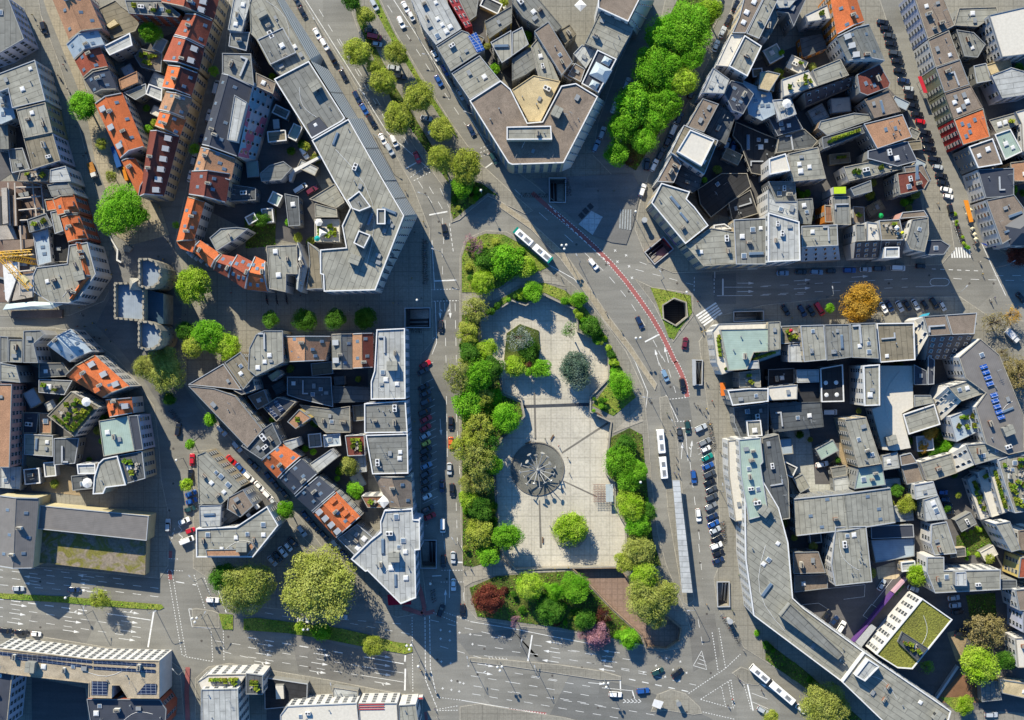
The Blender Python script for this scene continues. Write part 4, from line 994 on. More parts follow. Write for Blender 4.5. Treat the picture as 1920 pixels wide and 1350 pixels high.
slab('ground', 'p', "205,470 320,440 345,520 340,600 330,700 395,800 360,830 330,800 300,760 262,700 225,655 180,610 205,560", ASPH2)
def patch(name, tile, s, m): return slab(name, tile, s, m)
for s_ in ("235,100 330,60 350,180 300,260 250,240 230,170", "470,60 520,90 545,250 640,420 620,470 480,440 400,400 430,250", "1380,130 1560,60 1700,200 1730,400 1480,430 1330,400 1300,280", "1800,60 1960,60 1960,450 1900,400 1860,250", "1385,650 1820,640 1870,760 1900,900 1960,1000 1960,1340 1700,1320 1500,1100 1420,950", "480,660 690,690 690,960 640,960 520,800 450,740", "-60,640 150,720 230,760 200,830 180,920 -60,930", "470,915 520,940 510,1010 440,1000", "820,40 940,-20 1040,60 1010,140 960,150 880,90", "-60,60 40,170 60,300 0,340 -60,340", "60,1270 160,1290 170,1400 60,1400", "500,1275 560,1280 560,1400 500,1400"): slab('courtyard', 'p', s_, YARD)
patch('courtyard', '01', "130,700 240,780 400,1045 460,1170 250,1350 0,1350 20,1140", YARD)
patch('courtyard', '01', "330,1060 395,1075 470,1170 400,1210", SAND)
patch('courtyard', '23', "308,480 560,400 660,780 600,880 470,960 350,900", YARD)
patch('courtyard', '23', "530,560 570,560 650,790 560,770 430,760 530,700", SAND)
patch('courtyard', '23', "70,500 300,480 330,640 350,905 480,905 485,975 190,1005 150,880", PALEYARD)
patch('courtyard', '33', "180,380 720,330 880,290 1030,280 640,760 250,500", YARD)
patch('courtyard', '33', "805,215 1050,130 1100,170 950,300 820,300", CREAM)
patch('courtyard', '33', "1240,410 1460,400 1500,600 1420,930 1250,1190 960,980 1100,420", YARD)
patch('courtyard', '33', "1430,1000 1560,1060 1590,1220 1300,1220 1260,1190", SOIL)
patch('courtyard', '33', "1330,700 1400,680 1480,740 1430,920 1400,910", SAND)
patch('courtyard', '20', "180,685 560,780 600,990 240,950", SAND)
patch('courtyard', '10', "-60,0 330,0 300,250 200,300 250,600 250,900 0,900 -60,900", RUBBLE)
patch('grass', '10', "1820,280 2060,200 2050,480 1830,500", GRASSD)
patch('grass', '23', "1400,1290 1640,1200 1660,1330 1690,1420 1400,1440", GRASSD)
patch('grass', '23', "1060,560 1270,480 1390,640 1130,710", GRASSD)
patch('grass', '33', "1470,420 1690,400 1700,600 1500,580", GRASSD)
patch('grass', '33', "1280,1180 1540,1180 1500,1290 1400,1290", GRASS)
patch('grass', '33', "-20,760 140,880 250,960 420,1110 600,1260 700,1350 560,1350 250,1090 60,960 -20,900", GRASSD)
patch('grass', 'p', "0,1112 120,1118 240,1128 303,1133 308,1139 300,1143 240,1140 120,1130 0,1122 -60,1118 -60,1110", GRASS)
patch('grass', 'p', "457,1160 480,1158 560,1168 640,1178 700,1192 740,1203 772,1208 774,1222 760,1226 700,1216 620,1200 540,1187 457,1181", GRASS)
patch('grass', 'p', "410,1150 437,1152 437,1180 418,1180", GRASS)
slab('median', 'p', "960,1238 1050,1246 1130,1258 1164,1268 1164,1275 1120,1274 1040,1262 960,1250 880,1240 880,1232", PAVE, side=KERB)
slab('median', 'p', "940,378 1000,420 1060,475 1100,530 1140,590 1185,650 1215,695 1232,720 1228,732 1214,712 1175,655 1130,598 1090,540 1050,485 995,430 935,388", PAVB, side=KERB)
slab('median', 'p', "645,-120 690,-120 705,-20 742,60 790,140 850,235 900,305 965,365 1000,395 985,402 945,382 915,368 885,392 862,412 846,418 842,390 830,350 780,280 722,195 692,115 660,25", PAVE, side=KERB)
patch('grass', 'p', "650,-100 662,-90 672,0 700,80 740,160 790,240 838,320 842,345 790,270 735,190 705,120 670,40", GRASSD)
patch('grass', 'p', "686,-60 700,-20 738,60 790,150 850,240 860,262 835,235 780,150 725,60 688,-10", GRASS)
patch('grass', 'p', "846,345 868,335 905,345 935,368 915,362 880,388 850,412 845,395", GRASSD)
patch('grass', 'p', "1192,320 1160,300 1175,200 1240,60 1290,-40 1345,-60 1340,40 1290,130 1235,250", GRASSD)
patch('grass', '12', "1030,790 1090,800 1330,850 1340,980 1240,1110 1205,1178 1165,1160 1090,940", GRASS)
# ---- park beds
patch('grass', 'p', "866,482 876,452 910,438 945,440 985,462 1030,500 1012,508 970,515 935,540 900,548 866,548", GRASS)
patch('path', 'p', "866,552 900,552 940,542 972,520 1018,512 1040,520 1062,538 1035,532 1000,528 970,536 938,556 905,572 866,585", PATHM)
patch('grass', 'p', "866,590 900,590 895,640 900,655 935,695 940,740 975,755 980,780 955,805 922,835 926,905 930,975 938,1040 930,1055 882,1062 868,1060 866,800", GRASSD)
patch('grass', 'p', "905,598 940,560 975,540 1020,530 1060,545 1100,580 1140,640 1170,700 1192,745 1150,780 1110,760 1146,712 1142,644 1086,616 1086,580 1019,548 986,568 960,560 903,598", GRASS)
patch('path', 'p', "883,1064 940,1048 966,1070 1060,1068 1060,1072 968,1074 930,1078 885,1092 872,1100 868,1075", PATHM)
patch('grass', 'p', "1146,820 1180,802 1204,815 1212,900 1224,1010 1240,1060 1180,1062 1178,985 1158,950 1158,905 1140,890", GRASSD)
patch('grass', 'p', "880,1102 930,1080 1072,1070 1100,1095 1148,1145 1200,1192 1206,1208 1130,1192 1040,1175 895,1156", GRASSD)
patch('path', 'p', "1150,810 1197,764 1206,790 1180,800 1150,812", PATHM)
# ---- sunken plaza
def basin(name, key, depth, floor, rim, label, cat, wallm_):
    p = HOLES[key]; mb = MB()
    mb.face([(x, y, -depth) for x, y in inset(p, -.02)], 0); tag(obj(name, mb, [floor]), kind='structure')
    mb = MB(); n = len(p); o = inset(p, -.45)
    for i in range(n):
        j = (i + 1) % n
        mb.face([(*p[j], -depth - .1), (*p[i], -depth - .1), (*p[i], rim), (*p[j], rim)], 0)
        mb.face([(*p[i], rim), (*o[i], rim), (*o[j], rim), (*p[j], rim)][::-1], 0); mb.face([(*o[i], -.3), (*o[j], -.3), (*o[j], rim), (*o[i], rim)], 0)
    return tag(obj('retaining_wall', mb, [wallm_]), label, cat)
basin('plaza', 'plaza', 3.0, PLAZA, .75, 'pale concrete wall running round the sunken plaza with the fountain', 'wall', M_CONC)
basin('lower_court', 'brown', 2.2, BRICKP, .7, 'curved wall round the brown brick court at the south end of the park', 'wall', mat('brown_concrete', rgb(170, 145, 120), 'gravel'))
basin('shaft_floor', 'hexagon', 4.5, mat('shaft_black', rgb(60, 56, 56), 'slats', size=.8), .8, 'six sided concrete rim of the shaft on the triangular grass island', 'wall', M_CONC)
ZP = -3.0
def pzslab(name, tile, s, m, z):
    p = ccw(pts(tile, s)); mb = MB(); mb.face([(x, y, z) for x, y in p], 0); n = len(p)
    for i in range(n): mb.face([(*p[i], ZP - .05), (*p[(i + 1) % n], ZP - .05), (*p[(i + 1) % n], z), (*p[i], z)], 0)
    return tag(obj(name, mb, [m]), kind='structure')
DARKP = mat('dark_paving_band', rgb(128, 124, 116), 'gravel')
for s_ in ("160,225 176,225 184,580 170,580", "370,672 715,445 725,458 376,684", "385,882 640,1000 636,1012 378,890", "200,1030 212,1030 225,1390 208,1390"): pzslab('paving_band', '22', s_, DARKP, ZP + .006)
pzslab('paving_band', '22', "75,318 575,300 578,325 75,342", mat('drain_channel', rgb(74, 78, 86), 'gravel'), ZP + .009)
pzslab('paving_band', '20', "3740,905 3815,890 3740,960 3600,960", DARKP, ZP + .004) if False else None
pzslab('planting_bed', '12', "-40,1130 60,1060 200,1110 210,1240 190,1420 60,1400 -60,1330", GRASSD, ZP + .5)
pzslab('planting_bed', '22', "370,1190 430,1170 490,1190 510,1250 480,1300 420,1310 370,1280", SOIL, ZP + .45)
# fountain with radiating arms
cx, cy = P('22', 190, 790, ZP)
t = thing('fountain', 'round dark pool with a steel star of radiating arms and discs, on the pale plaza', 'fountain', (cx, cy, ZP))
mb = MB(); N_ = 48; ro = 200 / ZM * S; rg = [(math.cos(2 * math.pi * i / N_), math.sin(2 * math.pi * i / N_)) for i in range(N_)]
mb.face([(ro * a * .97, ro * b * .97, .03) for a, b in rg], 0); obj('pool', mb, [WATER], t)
mb = MB(); mb.ring([(ro * a, ro * b) for a, b in rg], 0, .35, .35, 0); obj('pool_rim', mb, [DARKP], t)
SG = mat('stainless_steel', rgb(205, 205, 200), 'plain', .35, metal=.4)
rng = random.Random(3); mb = MB(); mb.tube([(0, 0, 0), (0, 0, 4.6)], .5, 10, 0, .35); mb.ball((0, 0, 4.5), .6, 10, 0); obj('hub', mb, [SG], t)
for i, (ln, el) in enumerate([(6.4, 10), (5.4, 24), (5.8, 5), (6.6, 20), (5.2, 0), (6.4, 14), (5.6, 30), (6.2, 6), (6.8, 18), (5.4, 2), (6.6, 12), (5.6, 26), (6.4, 4), (5.4, 16), (6.6, 22), (6.0, 8)]):
    a = 2 * math.pi * i / 16 + .12; dx, dy, dz = math.cos(a) * math.cos(R(el)), math.sin(a) * math.cos(R(el)), math.sin(R(el))
    mb = MB(); e = (dx * ln, dy * ln, 3.6 + dz * ln); mb.tube([(dx * .4, dy * .4, 3.7), e], .2, 6, 0, .14); arm = obj('arm', mb, [SG], t)
    mb = MB(); T_ = Vector((-math.sin(a), math.cos(a), 0)); E = Vector(e); mb.tube([E - Vector((dx, dy, dz)) * .04, E + Vector((dx, dy, dz)) * .15], .8, 12, 0); obj('disc', mb, [SG], arm)
# escalator pits
def pit(key, label):
    p = HOLES[key]; D = 4.2
    q = [pt for pt in p]; c = centroid(q); t = thing('station_entrance', label, 'stairway', (*c, 0)); L_ = [(x - c[0], y - c[1]) for x, y in q]
    # stairs run along the longest side
    e = max(range(4), key=lambda i: (Vector(L_[i]) - Vector(L_[(i + 1) % 4])).length)
    a, b, cc, d = [Vector(L_[(e + k) % 4]) for k in range(4)]     # a->b long, stairs descend from a/d end to b/c end
    mb = MB(); n = 4; o = inset(L_, -.35)
    for i in range(4):
        j = (i + 1) % 4
        mb.face([(*L_[j], -D), (*L_[i], -D), (*L_[i], 1.0), (*L_[j], 1.0)], 0); mb.face([(*o[i], -.2), (*o[j], -.2), (*o[j], 1.0), (*o[i], 1.0)], 0)
        mb.face([(*L_[i], 1.0), (*L_[j], 1.0), (*o[j], 1.0), (*o[i], 1.0)][::-1], 1)
    obj('parapet', mb, [M_CONC if key != 'e3' else mat('red_wall', rgb(178, 88, 92), 'gravel'), M_COP], t)
    mb = MB(); mb.face([(x, y, -D + .01) for x, y in L_], 0); obj('landing', mb, [mat('dark_floor', rgb(120, 116, 112), 'gravel')], t)
    ns = 16; tr = (0.0, .62)
    mb = MB()
    for i in range(ns):
        u0, u1 = .04 + i * .8 / ns, .04 + (i + 1) * .8 / ns; z = -.1 - (D - .3) * i / ns
        A, B, C_, D_ = a.lerp(b, u0), a.lerp(b, u1), d.lerp(cc, u1), d.lerp(cc, u0); w0, w1 = .04, .52
        f = lambda u, v, w_: u.lerp(v, w_)
        v_ = [f(A, D_, w0), f(B, C_, w0), f(B, C_, w1), f(A, D_, w1)]
        mb.face([(*q_, z) for q_ in v_], 0); mb.face([(*v_[1], z - .3), (*v_[2], z - .3), (*v_[2], z), (*v_[1], z)], 1); mb.face([(*v_[0], -D), (*v_[1], -D), (*v_[1], z), (*v_[0], z)], 1); mb.face([(*v_[3], -D), (*v_[2], -D), (*v_[2], z), (*v_[3], z)], 1)
    obj('stair', mb, [mat('stair_stone', rgb(176, 170, 160), 'gravel'), M_DARK], t)
    for w_ in (.62, .84):
        mb = MB(); s0, s1 = a.lerp(b, .06).lerp(d.lerp(cc, .06), w_), a.lerp(b, .86).lerp(d.lerp(cc, .86), w_); sd = (d - a).normalized() * .45
        mb.face([(*(s0 - sd), -.05), (*(s0 + sd), -.05), (*(s1 + sd), -D + .2), (*(s1 - sd), -D + .2)], 1)
        for g_ in (-1, 1): mb.tube([(*(s0 + sd * g_ * 1.25), .75), (*(s1 + sd * g_ * 1.25), -D + 1.0)], .12, 5, 0)
        obj('escalator', mb, [M_GREY, M_DARK], t)
for n_, t_, s_, l_ in PITS: pit(n_, l_)
# ---------------------------------------------------------------- painted markings
for s_, m_ in (("1030,1342 1070,1262 1200,1290 1330,1345 1400,1400 1000,1400", ASPH2), ("850,1190 960,1180 1010,1240 1060,1250 1010,1232 880,1228", ASPH2), ("545,1185 640,1210 760,1232 770,1300 700,1290 560,1262", None), ("812,560 862,560 862,640 815,640", None), ("1235,700 1290,740 1300,800 1250,800 1240,750", ASPH2), ("1335,515 1380,512 1380,570 1340,570", ASPH2), ("60,1150 180,1165 160,1210 50,1190", None), ("1290,1160 1340,1150 1350,1230 1300,1260", None)):
    p = ccw(px(s_)); mm = MB(); mm.face([(*q, .006) for q in p], 0); tag(obj('road_patch', mm, [mat('asphalt_patch', rgb(132, 130, 124), 'asphalt', .9, ang=-.1) if m_ is None else mat('asphalt_patch_new', rgb(126, 126, 122), 'asphalt', .9, ang=.4)]), kind='structure')
MK = MB()
def strip(tile, s, wd, dash=None, z=.016, mb=None, mi=0):
    p = [Vector(q) for q in pts(tile, s)]; mb = mb or MK; pos = 0.0
    for i in range(len(p) - 1):
        a, b = p[i], p[i + 1]; L_ = (b - a).length
        if L_ < .01: continue
        d = (b - a) / L_; nn = Vector((-d.y, d.x)) * wd / 2
        if not dash: mb.face([(*(a - nn), z), (*(b - nn), z), (*(b + nn), z), (*(a + nn), z)], mi); continue
        x = 0
        on, off = dash
        while x < L_:
            ph = (pos + x) % (on + off)
            if ph < on:
                e = min(L_, x + on - ph); u, v = a + d * x, a + d * e; mb.face([(*(u - nn), z), (*(v - nn), z), (*(v + nn), z), (*(u + nn), z)], mi); x = e + 1e-4
            else: x += on + off - ph + 1e-4
        pos += L_
def arrow(tile, x, y, deg, turn=0):
    c = Vector(P(tile, x, y)); a = R(deg); d = Vector((math.cos(a), math.sin(a))); n = Vector((-d.y, d.x)); z = .016
    f = lambda u, v: (*(c + d * u + n * v), z)
    MK.face([f(-3, -.09), f(1, -.09), f(1, .09), f(-3, .09)], 0); MK.face([f(1, -.5), f(3, 0), f(1, .5)], 0)
    if turn: MK.face([f(-.6, 0), f(.2, .9 * turn), f(.5, .7 * turn), f(-.2, 0)][::turn], 0)
D3 = (3, 3.2); DL = (3.2, 3.0)
LINES = [
 ('30', .16, D3, "-40,227 1210,373"), ('30', .16, D3, "-40,280 1210,437"), ('30', .16, D3, "-60,185 900,300"), ('30', .16, D3, "0,343 660,395 680,397"),
 ('30', .3, (3.2, 2.8), "-40,445 650,537"), ('30', .28, None, "800,558 1122,606"), ('30', .14, D3, "-40,505 1100,670"), ('30', .14, D3, "-40,572 1110,745"), ('30', .55, None, "1145,542 1102,808"),
 ('30', .22, (.5, .5), "1247,240 1355,865 1390,880 1585,915 1572,690"), ('30', .22, (.5, .5), "1280,240 1385,870"), ('30', .22, (.5, .5), "1445,270 1530,530"), ('30', .22, (.5, .5), "1520,290 1600,520"), ('30', .22, (.5, .5), "1662,685 1668,915"),
 ('30', .2, None, "1405,522 1430,655 1570,668"), ('30', .2, None, "1405,522 1530,535"), ('30', .3, None, "1600,320 1685,550"), ('30', .22, (.5, .5), "1252,148 1330,152"), ('30', .22, (.5, .5), "1248,233 1360,240"),
 ('30', .14, D3, "1600,760 1860,800"), ('30', .14, D3, "1660,840 1906,900"), ('30', .3, (3, 3), "1310,320 1460,345"),
 ('31', .3, (3.2, 3), "-60,735 710,862"), ('31', .28, None, "805,880 1100,932"), ('31', .14, D3, "-60,808 780,950"), ('31', .14, None, "790,952 1100,1000"), ('31', .14, D3, "-60,880 760,1015"), ('31', .14, None, "780,1016 1100,1068"),
 ('31', .55, None, "1112,868 1108,915"), ('31', .55, None, "1112,968 1108,1130"), ('31', .22, (.5, .5), "1162,585 1168,1138"), ('31', .25, (1, .4), "1258,585 1262,1050 1345,1255"), ('31', .25, (1, .4), "1292,575 1298,960 1340,1150"),
 ('31', .22, (.5, .5), "1345,1180 1530,1202"), ('31', .22, (.5, .5), "1345,1272 1510,1243"), ('31', .22, (.5, .5), "1345,1280 1506,1277"), ('31', .2, None, "1530,1203 1906,1265 2200,1320 2600,1400"),
 ('31', .14, D3, "-60,528 470,625"), ('31', .14, D3, "500,590 1150,640 "), ('31', .14, D3, "700,630 1170,715"), ('31', .22, (.5, .5), "1380,235 1580,235"), ('31', .22, (.5, .5), "1375,323 1580,322"), ('31', .5, None, "1500,175 1568,178"), ('31', .3, None, "1312,278 1380,275"),
 ('31', .2, (.5, .5), "1320,550 1500,628"), ('31', .2, (.5, .5), "1400,545 1600,618"), ('31', .2, None, "1600,618 1906,668 2240,735 2560,795"), ('31', .14, D3, "1300,605 1860,735"), ('31', .14, D3, "1620,715 1906,750"), ('31', .14, D3, "1650,792 1906,830"), ('31', .14, D3, "1370,800 1780,918"), ('31', .14, D3, "1600,1020 1906,1070"), ('31', .14, D3, "1620,1095 1906,1145"), ('31', .14, D3, "1610,1155 1906,1205"), ('31', .14, D3, "1700,870 1860,900"),
 ('32', .14, D3, "20,1000 390,1062"), ('32', .14, D3, "0,1070 640,1180"), ('32', .14, D3, "0,1140 760,1265"), ('32', .14, D3, "90,1215 820,1340"), ('32', .14, D3, "140,1030 580,1100 "), ('32', .14, D3, "360,1190 1100,1320"), ('32', .14, D3, "0,840 240,868"), ('32', .14, D3, "160,790 700,880"), ('32', .14, D3, "300,880 1100,1010"), ('32', .14, D3, "440,830 900,905"), ('32', .14, D3, "560,920 1370,1090"),
 ('32', .5, None, "150,718 118,912"), ('32', .4, None, "806,1055 808,1130"), ('32', .4, None, "895,1128 912,1190"), ('32', .16, None, "670,1110 895,1132"), ('32', .3, (2.4, 2.4), "870,1045 1320,1140"),
 ('32', .25, (.5, .5), "-20,1262 255,1305"), ('32', .25, None, "-20,1295 380,1350"), ('32', .25, (.5, .5), "1490,698 1535,990"), ('32', .25, (.5, .5), "1540,665 1590,965 1310,1155"), ('32', .25, (.5, .5), "1590,965 1700,860"), ('32', .22, (.5, .5), "1405,1195 1630,1050"), ('32', .22, (.5, .5), "1405,1197 1650,1265"), ('32', .22, (.5, .5), "1610,1065 1650,1270"), ('32', .22, (.5, .5), "1560,1105 1590,1245"), ('32', .22, (.5, .5), "1630,1050 1660,1250"), ('32', .22, (.5, .5), "1720,1060 1780,1270"), ('32', .45, None, "1750,1070 1795,1280"), ('32', .14, None, "1785,1150 1906,1195"), ('32', .14, None, "1790,1215 1906,1265"),
 ('32', .14, None, "1350,945 1450,975 1412,835 1350,945"), ('32', .16, None, "1380,925 1448,945"), ('32', .16, None, "1392,895 1440,915"), ('32', .16, None, "1402,868 1430,882"), ('32', .14, D3, "1390,40 1420,300"), ('32', .14, D3, "1385,600 1420,800"), ('32', .14, D3, "1500,120 1480,60"), ('32', .22, (.5, .5), "1420,1290 1660,1345"),
 ('01', .2, None, "370,0 780,650"), ('01', .14, D3, "470,70 1000,950"), ('01', .2, None, "770,655 980,990 1290,1260"), ('01', .14, D3, "1000,930 1080,1050"), ('01', .2, None, "1020,-10 1710,1060"), ('01', .14, D3, "920,60 1250,600 1620,1200"), ('01', .14, D3, "980,40 1560,930"), ('01', .14, D3, "620,290 960,840"), ('01', .4, None, "1115,1255 1195,1210"), ('01', .22, (.6, .6), "1150,1320 1260,1245"), ('01', .22, (.6, .6), "1175,1345 1300,1280"), ('01', .22, (.6, .6), "1670,1105 1760,1070"), ('01', .22, (.6, .6), "1672,1165 1790,1125"), ('01', .22, (.6, .6), "1670,1135 1775,1095"), ('01', .4, None, "1680,1270 1760,1212"), ('01', .14, D3, "1100,1020 1190,1180"), ('01', .14, D3, "1720,1270 1800,1380"),
 ('11', .5, None, "1290,250 1425,225"), ('11', .14, D3, "1290,40 1385,200 1400,520"), ('11', .14, D3, "1385,500 1390,720"), ('11', .2, (1.2, .6), "1440,310 1470,530"), ('11', .2, None, "1310,440 1330,800"), ('11', .45, None, "1330,742 1490,735"), ('11', .25, (.6, .5), "1300,808 1500,800"), ('11', .25, (.6, .5), "1300,893 1510,888"), ('11', .16, D3, "1405,905 1415,1350"), ('11', .16, D3, "1482,905 1492,1350"), ('11', .2, None, "1335,895 1345,1200 1310,1290"), ('11', .2, None, "1290,1160 1170,1330"), ('11', .2, None, "1330,1160 1190,1340"), ('11', .14, D3, "1210,0 1310,160"), ('11', .14, D3, "1370,50 1440,200"),
 ('21', .16, None, "1185,0 1210,1150 1225,1345"), ('21', .16, None, "1150,0 1170,1160"), ('21', .16, D3, "1418,250 1425,740"), ('21', .16, D3, "1485,250 1520,900"), ('21', .16, D3, "1490,1040 1500,1345"), ('21', .16, D3, "1380,1230 1400,1345"),
 ('31', .16, D3, "1400,20 1415,200"), ('31', .16, D3, "1545,400 1550,470"), ('31', .2, None, "1440,230 1440,440"),
 ('12', .14, (4, 8), "20,60 160,195 255,280 350,360 445,445 540,530"), ('12', .14, D3, "540,530 680,665 720,705 800,800 880,900 950,1010 1020,1120"), ('12', .5, None, "990,1195 1095,1140"), ('12', .2, None, "280,625 460,725 640,930 760,1090 920,1350"), ('12', .14, (2.6, 2.6), "950,600 1060,640"), ('12', .14, D3, "920,655 1350,770"), ('12', .14, D3, "1050,1180 1140,1345"), ('12', .14, D3, "1090,1260 1130,1345"),
 ('12', .22, (.8, .6), "1358,712 1355,830"), ('12', .22, (.8, .6), "1505,725 1505,845"), ('12', .2, None, "1510,670 1510,720"), ('12', .5, None, "1570,725 1570,848"), ('12', .16, None, "1580,788 1790,788"), ('12', .16, None, "1525,852 1790,850"), ('12', .16, D3, "1850,785 1906,782"), ('12', .16, D3, "1850,848 2200,838"), ('12', .3, (1.2, 1), "280,180 420,330 600,500 740,625") ,
 ('13', .14, D3, "-40,780 1040,725"), ('13', .14, D3, "-40,842 1040,787"), ('13', .14, None, "1100,785 1200,785 1245,778"), ('13', .14, D3, "1380,722 1440,727 1906,740"), ('13', .2, (1.5, 1.5), "1220,652 1600,668"), ('13', .18, None, "1205,752 1215,730 1240,722 1320,722 1345,735 1350,752 1340,770 1320,778 1240,778 1215,772 1205,752"), ('13', .14, D3, "1690,703 1906,700"),
 ('03', .14, (2, 2), "745,0 790,140"), ('03', .2, None, "805,170 990,610 1130,1010 1210,1270 1240,1345"), ('13', .2, None, "1240,0 1290,110 1370,270 1430,460"), ('13', .2, None, "1590,460 1680,660 1770,850"),
 ('22', .14, D3, "1095,0 1130,80"), ('22', .14, D3, "1165,50 1220,225"), ('22', .2, None, "920,0 1010,220 980,480"), ('22', .25, (.6, .5), "1170,272 1310,258"), ('22', .25, (.6, .5), "1205,440 1340,432"), ('22', .2, None, "1145,240 1240,440"), ('22', .16, None, "1290,490 1310,730"), ('22', .16, D3, "1325,740 1400,1345"), ('22', .4, None, "1260,490 1340,485"),
 ('20', .2, (.8, .8), "1270,1345 1300,1230"), ('20', .2, None, "1330,1335 1360,1300 1330,1275 1355,1245 1330,1215 1350,1190")]
for t_, w_, d_, s_ in LINES: strip(t_, s_, w_, d_)
for a_ in [('30', 640, 280, 172), ('30', 240, 288, 172), ('30', 650, 338, 172), ('30', 240, 338, 172), ('30', 650, 388, 172), ('30', 140, 495, -8), ('30', 130, 560, -8), ('30', 115, 628, -8), ('30', 560, 552, -8, 1), ('30', 545, 618, -8), ('30', 530, 688, -8), ('30', 975, 550, -8, 1), ('30', 965, 620, -8), ('30', 955, 688, -8), ('30', 945, 750, -8),
 ('31', 70, 790, -9), ('31', 60, 860, -9), ('31', 50, 920, -9, -1), ('31', 490, 862, -9), ('31', 475, 930, -9), ('31', 460, 992, -9, -1), ('31', 940, 875, -9), ('31', 940, 940, -9), ('31', 945, 1008, -9), ('31', 945, 1075, -9, -1), ('31', 1710, 942, -9, 1), ('31', 1700, 1002, -9, 1), ('31', 1410, 440, 88),
 ('32', 310, 773, 172), ('32', 295, 842, 172), ('32', 285, 912, 172), ('32', 740, 842, 172), ('32', 720, 912, 172), ('32', 705, 978, 172), ('32', 630, 1077, -5), ('32', 1905, 1110, 150),
 ('11', 1370, 960, -88, 1), ('11', 1445, 960, -88, -1), ('22', 1265, 655, 85), ('22', 1335, 640, 85, 1), ('12', 1150, 1290, 105), ('12', 1080, 1310, 105), ('12', 1740, 758, 0), ('12', 1740, 820, 0), ('13', 685, 710, 4), ('13', 255, 737, 4), ('13', 255, 797, 4), ('21', 1375, 480, -86), ('31', 1535, 30, -88)]: arrow(*a_)
for cx_, cy_ in [(1375, 680), (1443, 690), (1515, 700), (1595, 712), (1375, 745), (1443, 757), (1612, 785), (1380, 915), (1450, 927), (1580, 948), (1455, 1057), (1518, 1070), (1545, 1077), (1390, 1115), (1455, 1125), (1513, 1137)]:
    strip('31', f"{cx_-9},{cy_} {cx_+9},{cy_}", .2); strip('31', f"{cx_},{cy_-9} {cx_},{cy_+9}", .2, z=.019)
for cx_, cy_ in [(768, 515), (850, 550), (785, 598), (872, 632), (893, 718)]:
    strip('12', f"{cx_-9},{cy_-7} {cx_+9},{cy_+7}", .2); strip('12', f"{cx_-7},{cy_+9} {cx_+7},{cy_-9}", .2, z=.019)
for cx_, cy_ in [(1072, 945), (1200, 975), (1300, 998), (1140, 1028), (980, 995), (1150, 890), (1253, 915), (1245, 1055)]: strip('32', f"{cx_-8},{cy_-4} {cx_+8},{cy_+4}", .2); strip('32', f"{cx_-4},{cy_+8} {cx_+4},{cy_-8}", .2, z=.019)
for i in range(5): strip('12', f"{1372+i*13},{1003+i*18} {1520+i*11},{905+i*18}", .62)
for i in range(8): strip('13', f"{1362+i*19},{492} {1372+i*19},{570}", .55)
for i in range(6): strip('31', f"{1730+i*26},{872+i*3} {1752+i*26},{925-i*1}", .16)
for i in range(5): strip('32', f"{830+i*28},{1195} {850+i*28},{1212}", .22); strip('32', f"{850+i*28},{1212} {826+i*28},{1222}", .22)
for x_, y0, y1 in [(1210, 25, 60), (1210, 150, 140), (1215, 210, 195), (1222, 300, 270), (1222, 345, 330), (1225, 400, 385), (1228, 460, 445), (1230, 520, 505), (1232, 575, 560), (1235, 635, 620), (1235, 690, 675), (1238, 745, 730), (1238, 800, 785), (1238, 855, 840), (1240, 910, 895), (1240, 965, 950), (1242, 1025, 1010), (1245, 1075, 1060)]: strip('21', f"{x_},{y0+25} {x_+110},{y0-30}", .12)
for i in range(19): strip('22', f"{1372+i*8},{600+i*42} {1410+i*8},{580+i*42}", .12)
for i in range(5): strip('23', f"{325+i*5},{545+i*48} {415+i*6},{525+i*48}", .12)
for i in range(5): strip('33', f"{505+i*50},{375+i*0} {510+i*50},{450-i*6}", .12, z=.2)
for s_ in ("250,490 375,478 440,520", "705,570 770,485 805,510", "705,570 750,600", "780,482 925,300", "440,370 720,340", "720,340 715,430 560,450"): strip('33', s_, .14, z=.42)
tag(obj('road_markings', MK, [PAINT]), kind='structure')
mb = MB()
strip('12', "150,85 260,185 370,275 500,385 620,495 740,615 850,745 950,880 1040,1010 1110,1130 1170,1250 1215,1350", 1.55, z=.010, mb=mb)
strip('22', "1215,-10 1260,80 1290,160 1305,255", 1.55, z=.010, mb=mb)
strip('32', "-30,1280 255,1310", 1.5, z=.010, mb=mb); strip('31', "1262,1290 1275,1400", 1.0, z=.010, mb=mb)
strip('30', "1400,955 1392,1150 1400,1350", 1.6, z=.40, mb=mb); strip('30', "1262,235 1268,305", 1.4, z=.010, mb=mb); strip('30', "1270,90 1268,145", 1.2, z=.010, mb=mb)
strip('31', "1210,340 1240,440 1255,520 1240,560 1090,510", 1.5, z=.40, mb=mb); strip('31', "1255,560 1330,540", 1.5, z=.010, mb=mb)
tag(obj('bike_lane', mb, [REDP]), kind='structure')
MK = MB()
for off in (-.84, .84):
    for t_, s_ in (('12', "260,185 370,275 500,385 620,495 740,615 850,745 950,880 1040,1010 1110,1130 1170,1250 1215,1350"), ('22', "1215,-10 1260,80 1290,160 1305,255")):
        p = [Vector(q) for q in pts(t_, s_)]; o_ = []
        for i, q in enumerate(p):
            d = (p[min(i + 1, len(p) - 1)] - p[max(i - 1, 0)]).normalized(); o_.append(q + Vector((-d.y, d.x)) * off)
        strip('p', ' '.join(f"{q.x/S+960:.2f},{675-q.y/S:.2f}" for q in o_), .2, (.5, .55), z=.020)
tag(obj('bike_lane_markings', MK, [PAINT]), kind='structure')
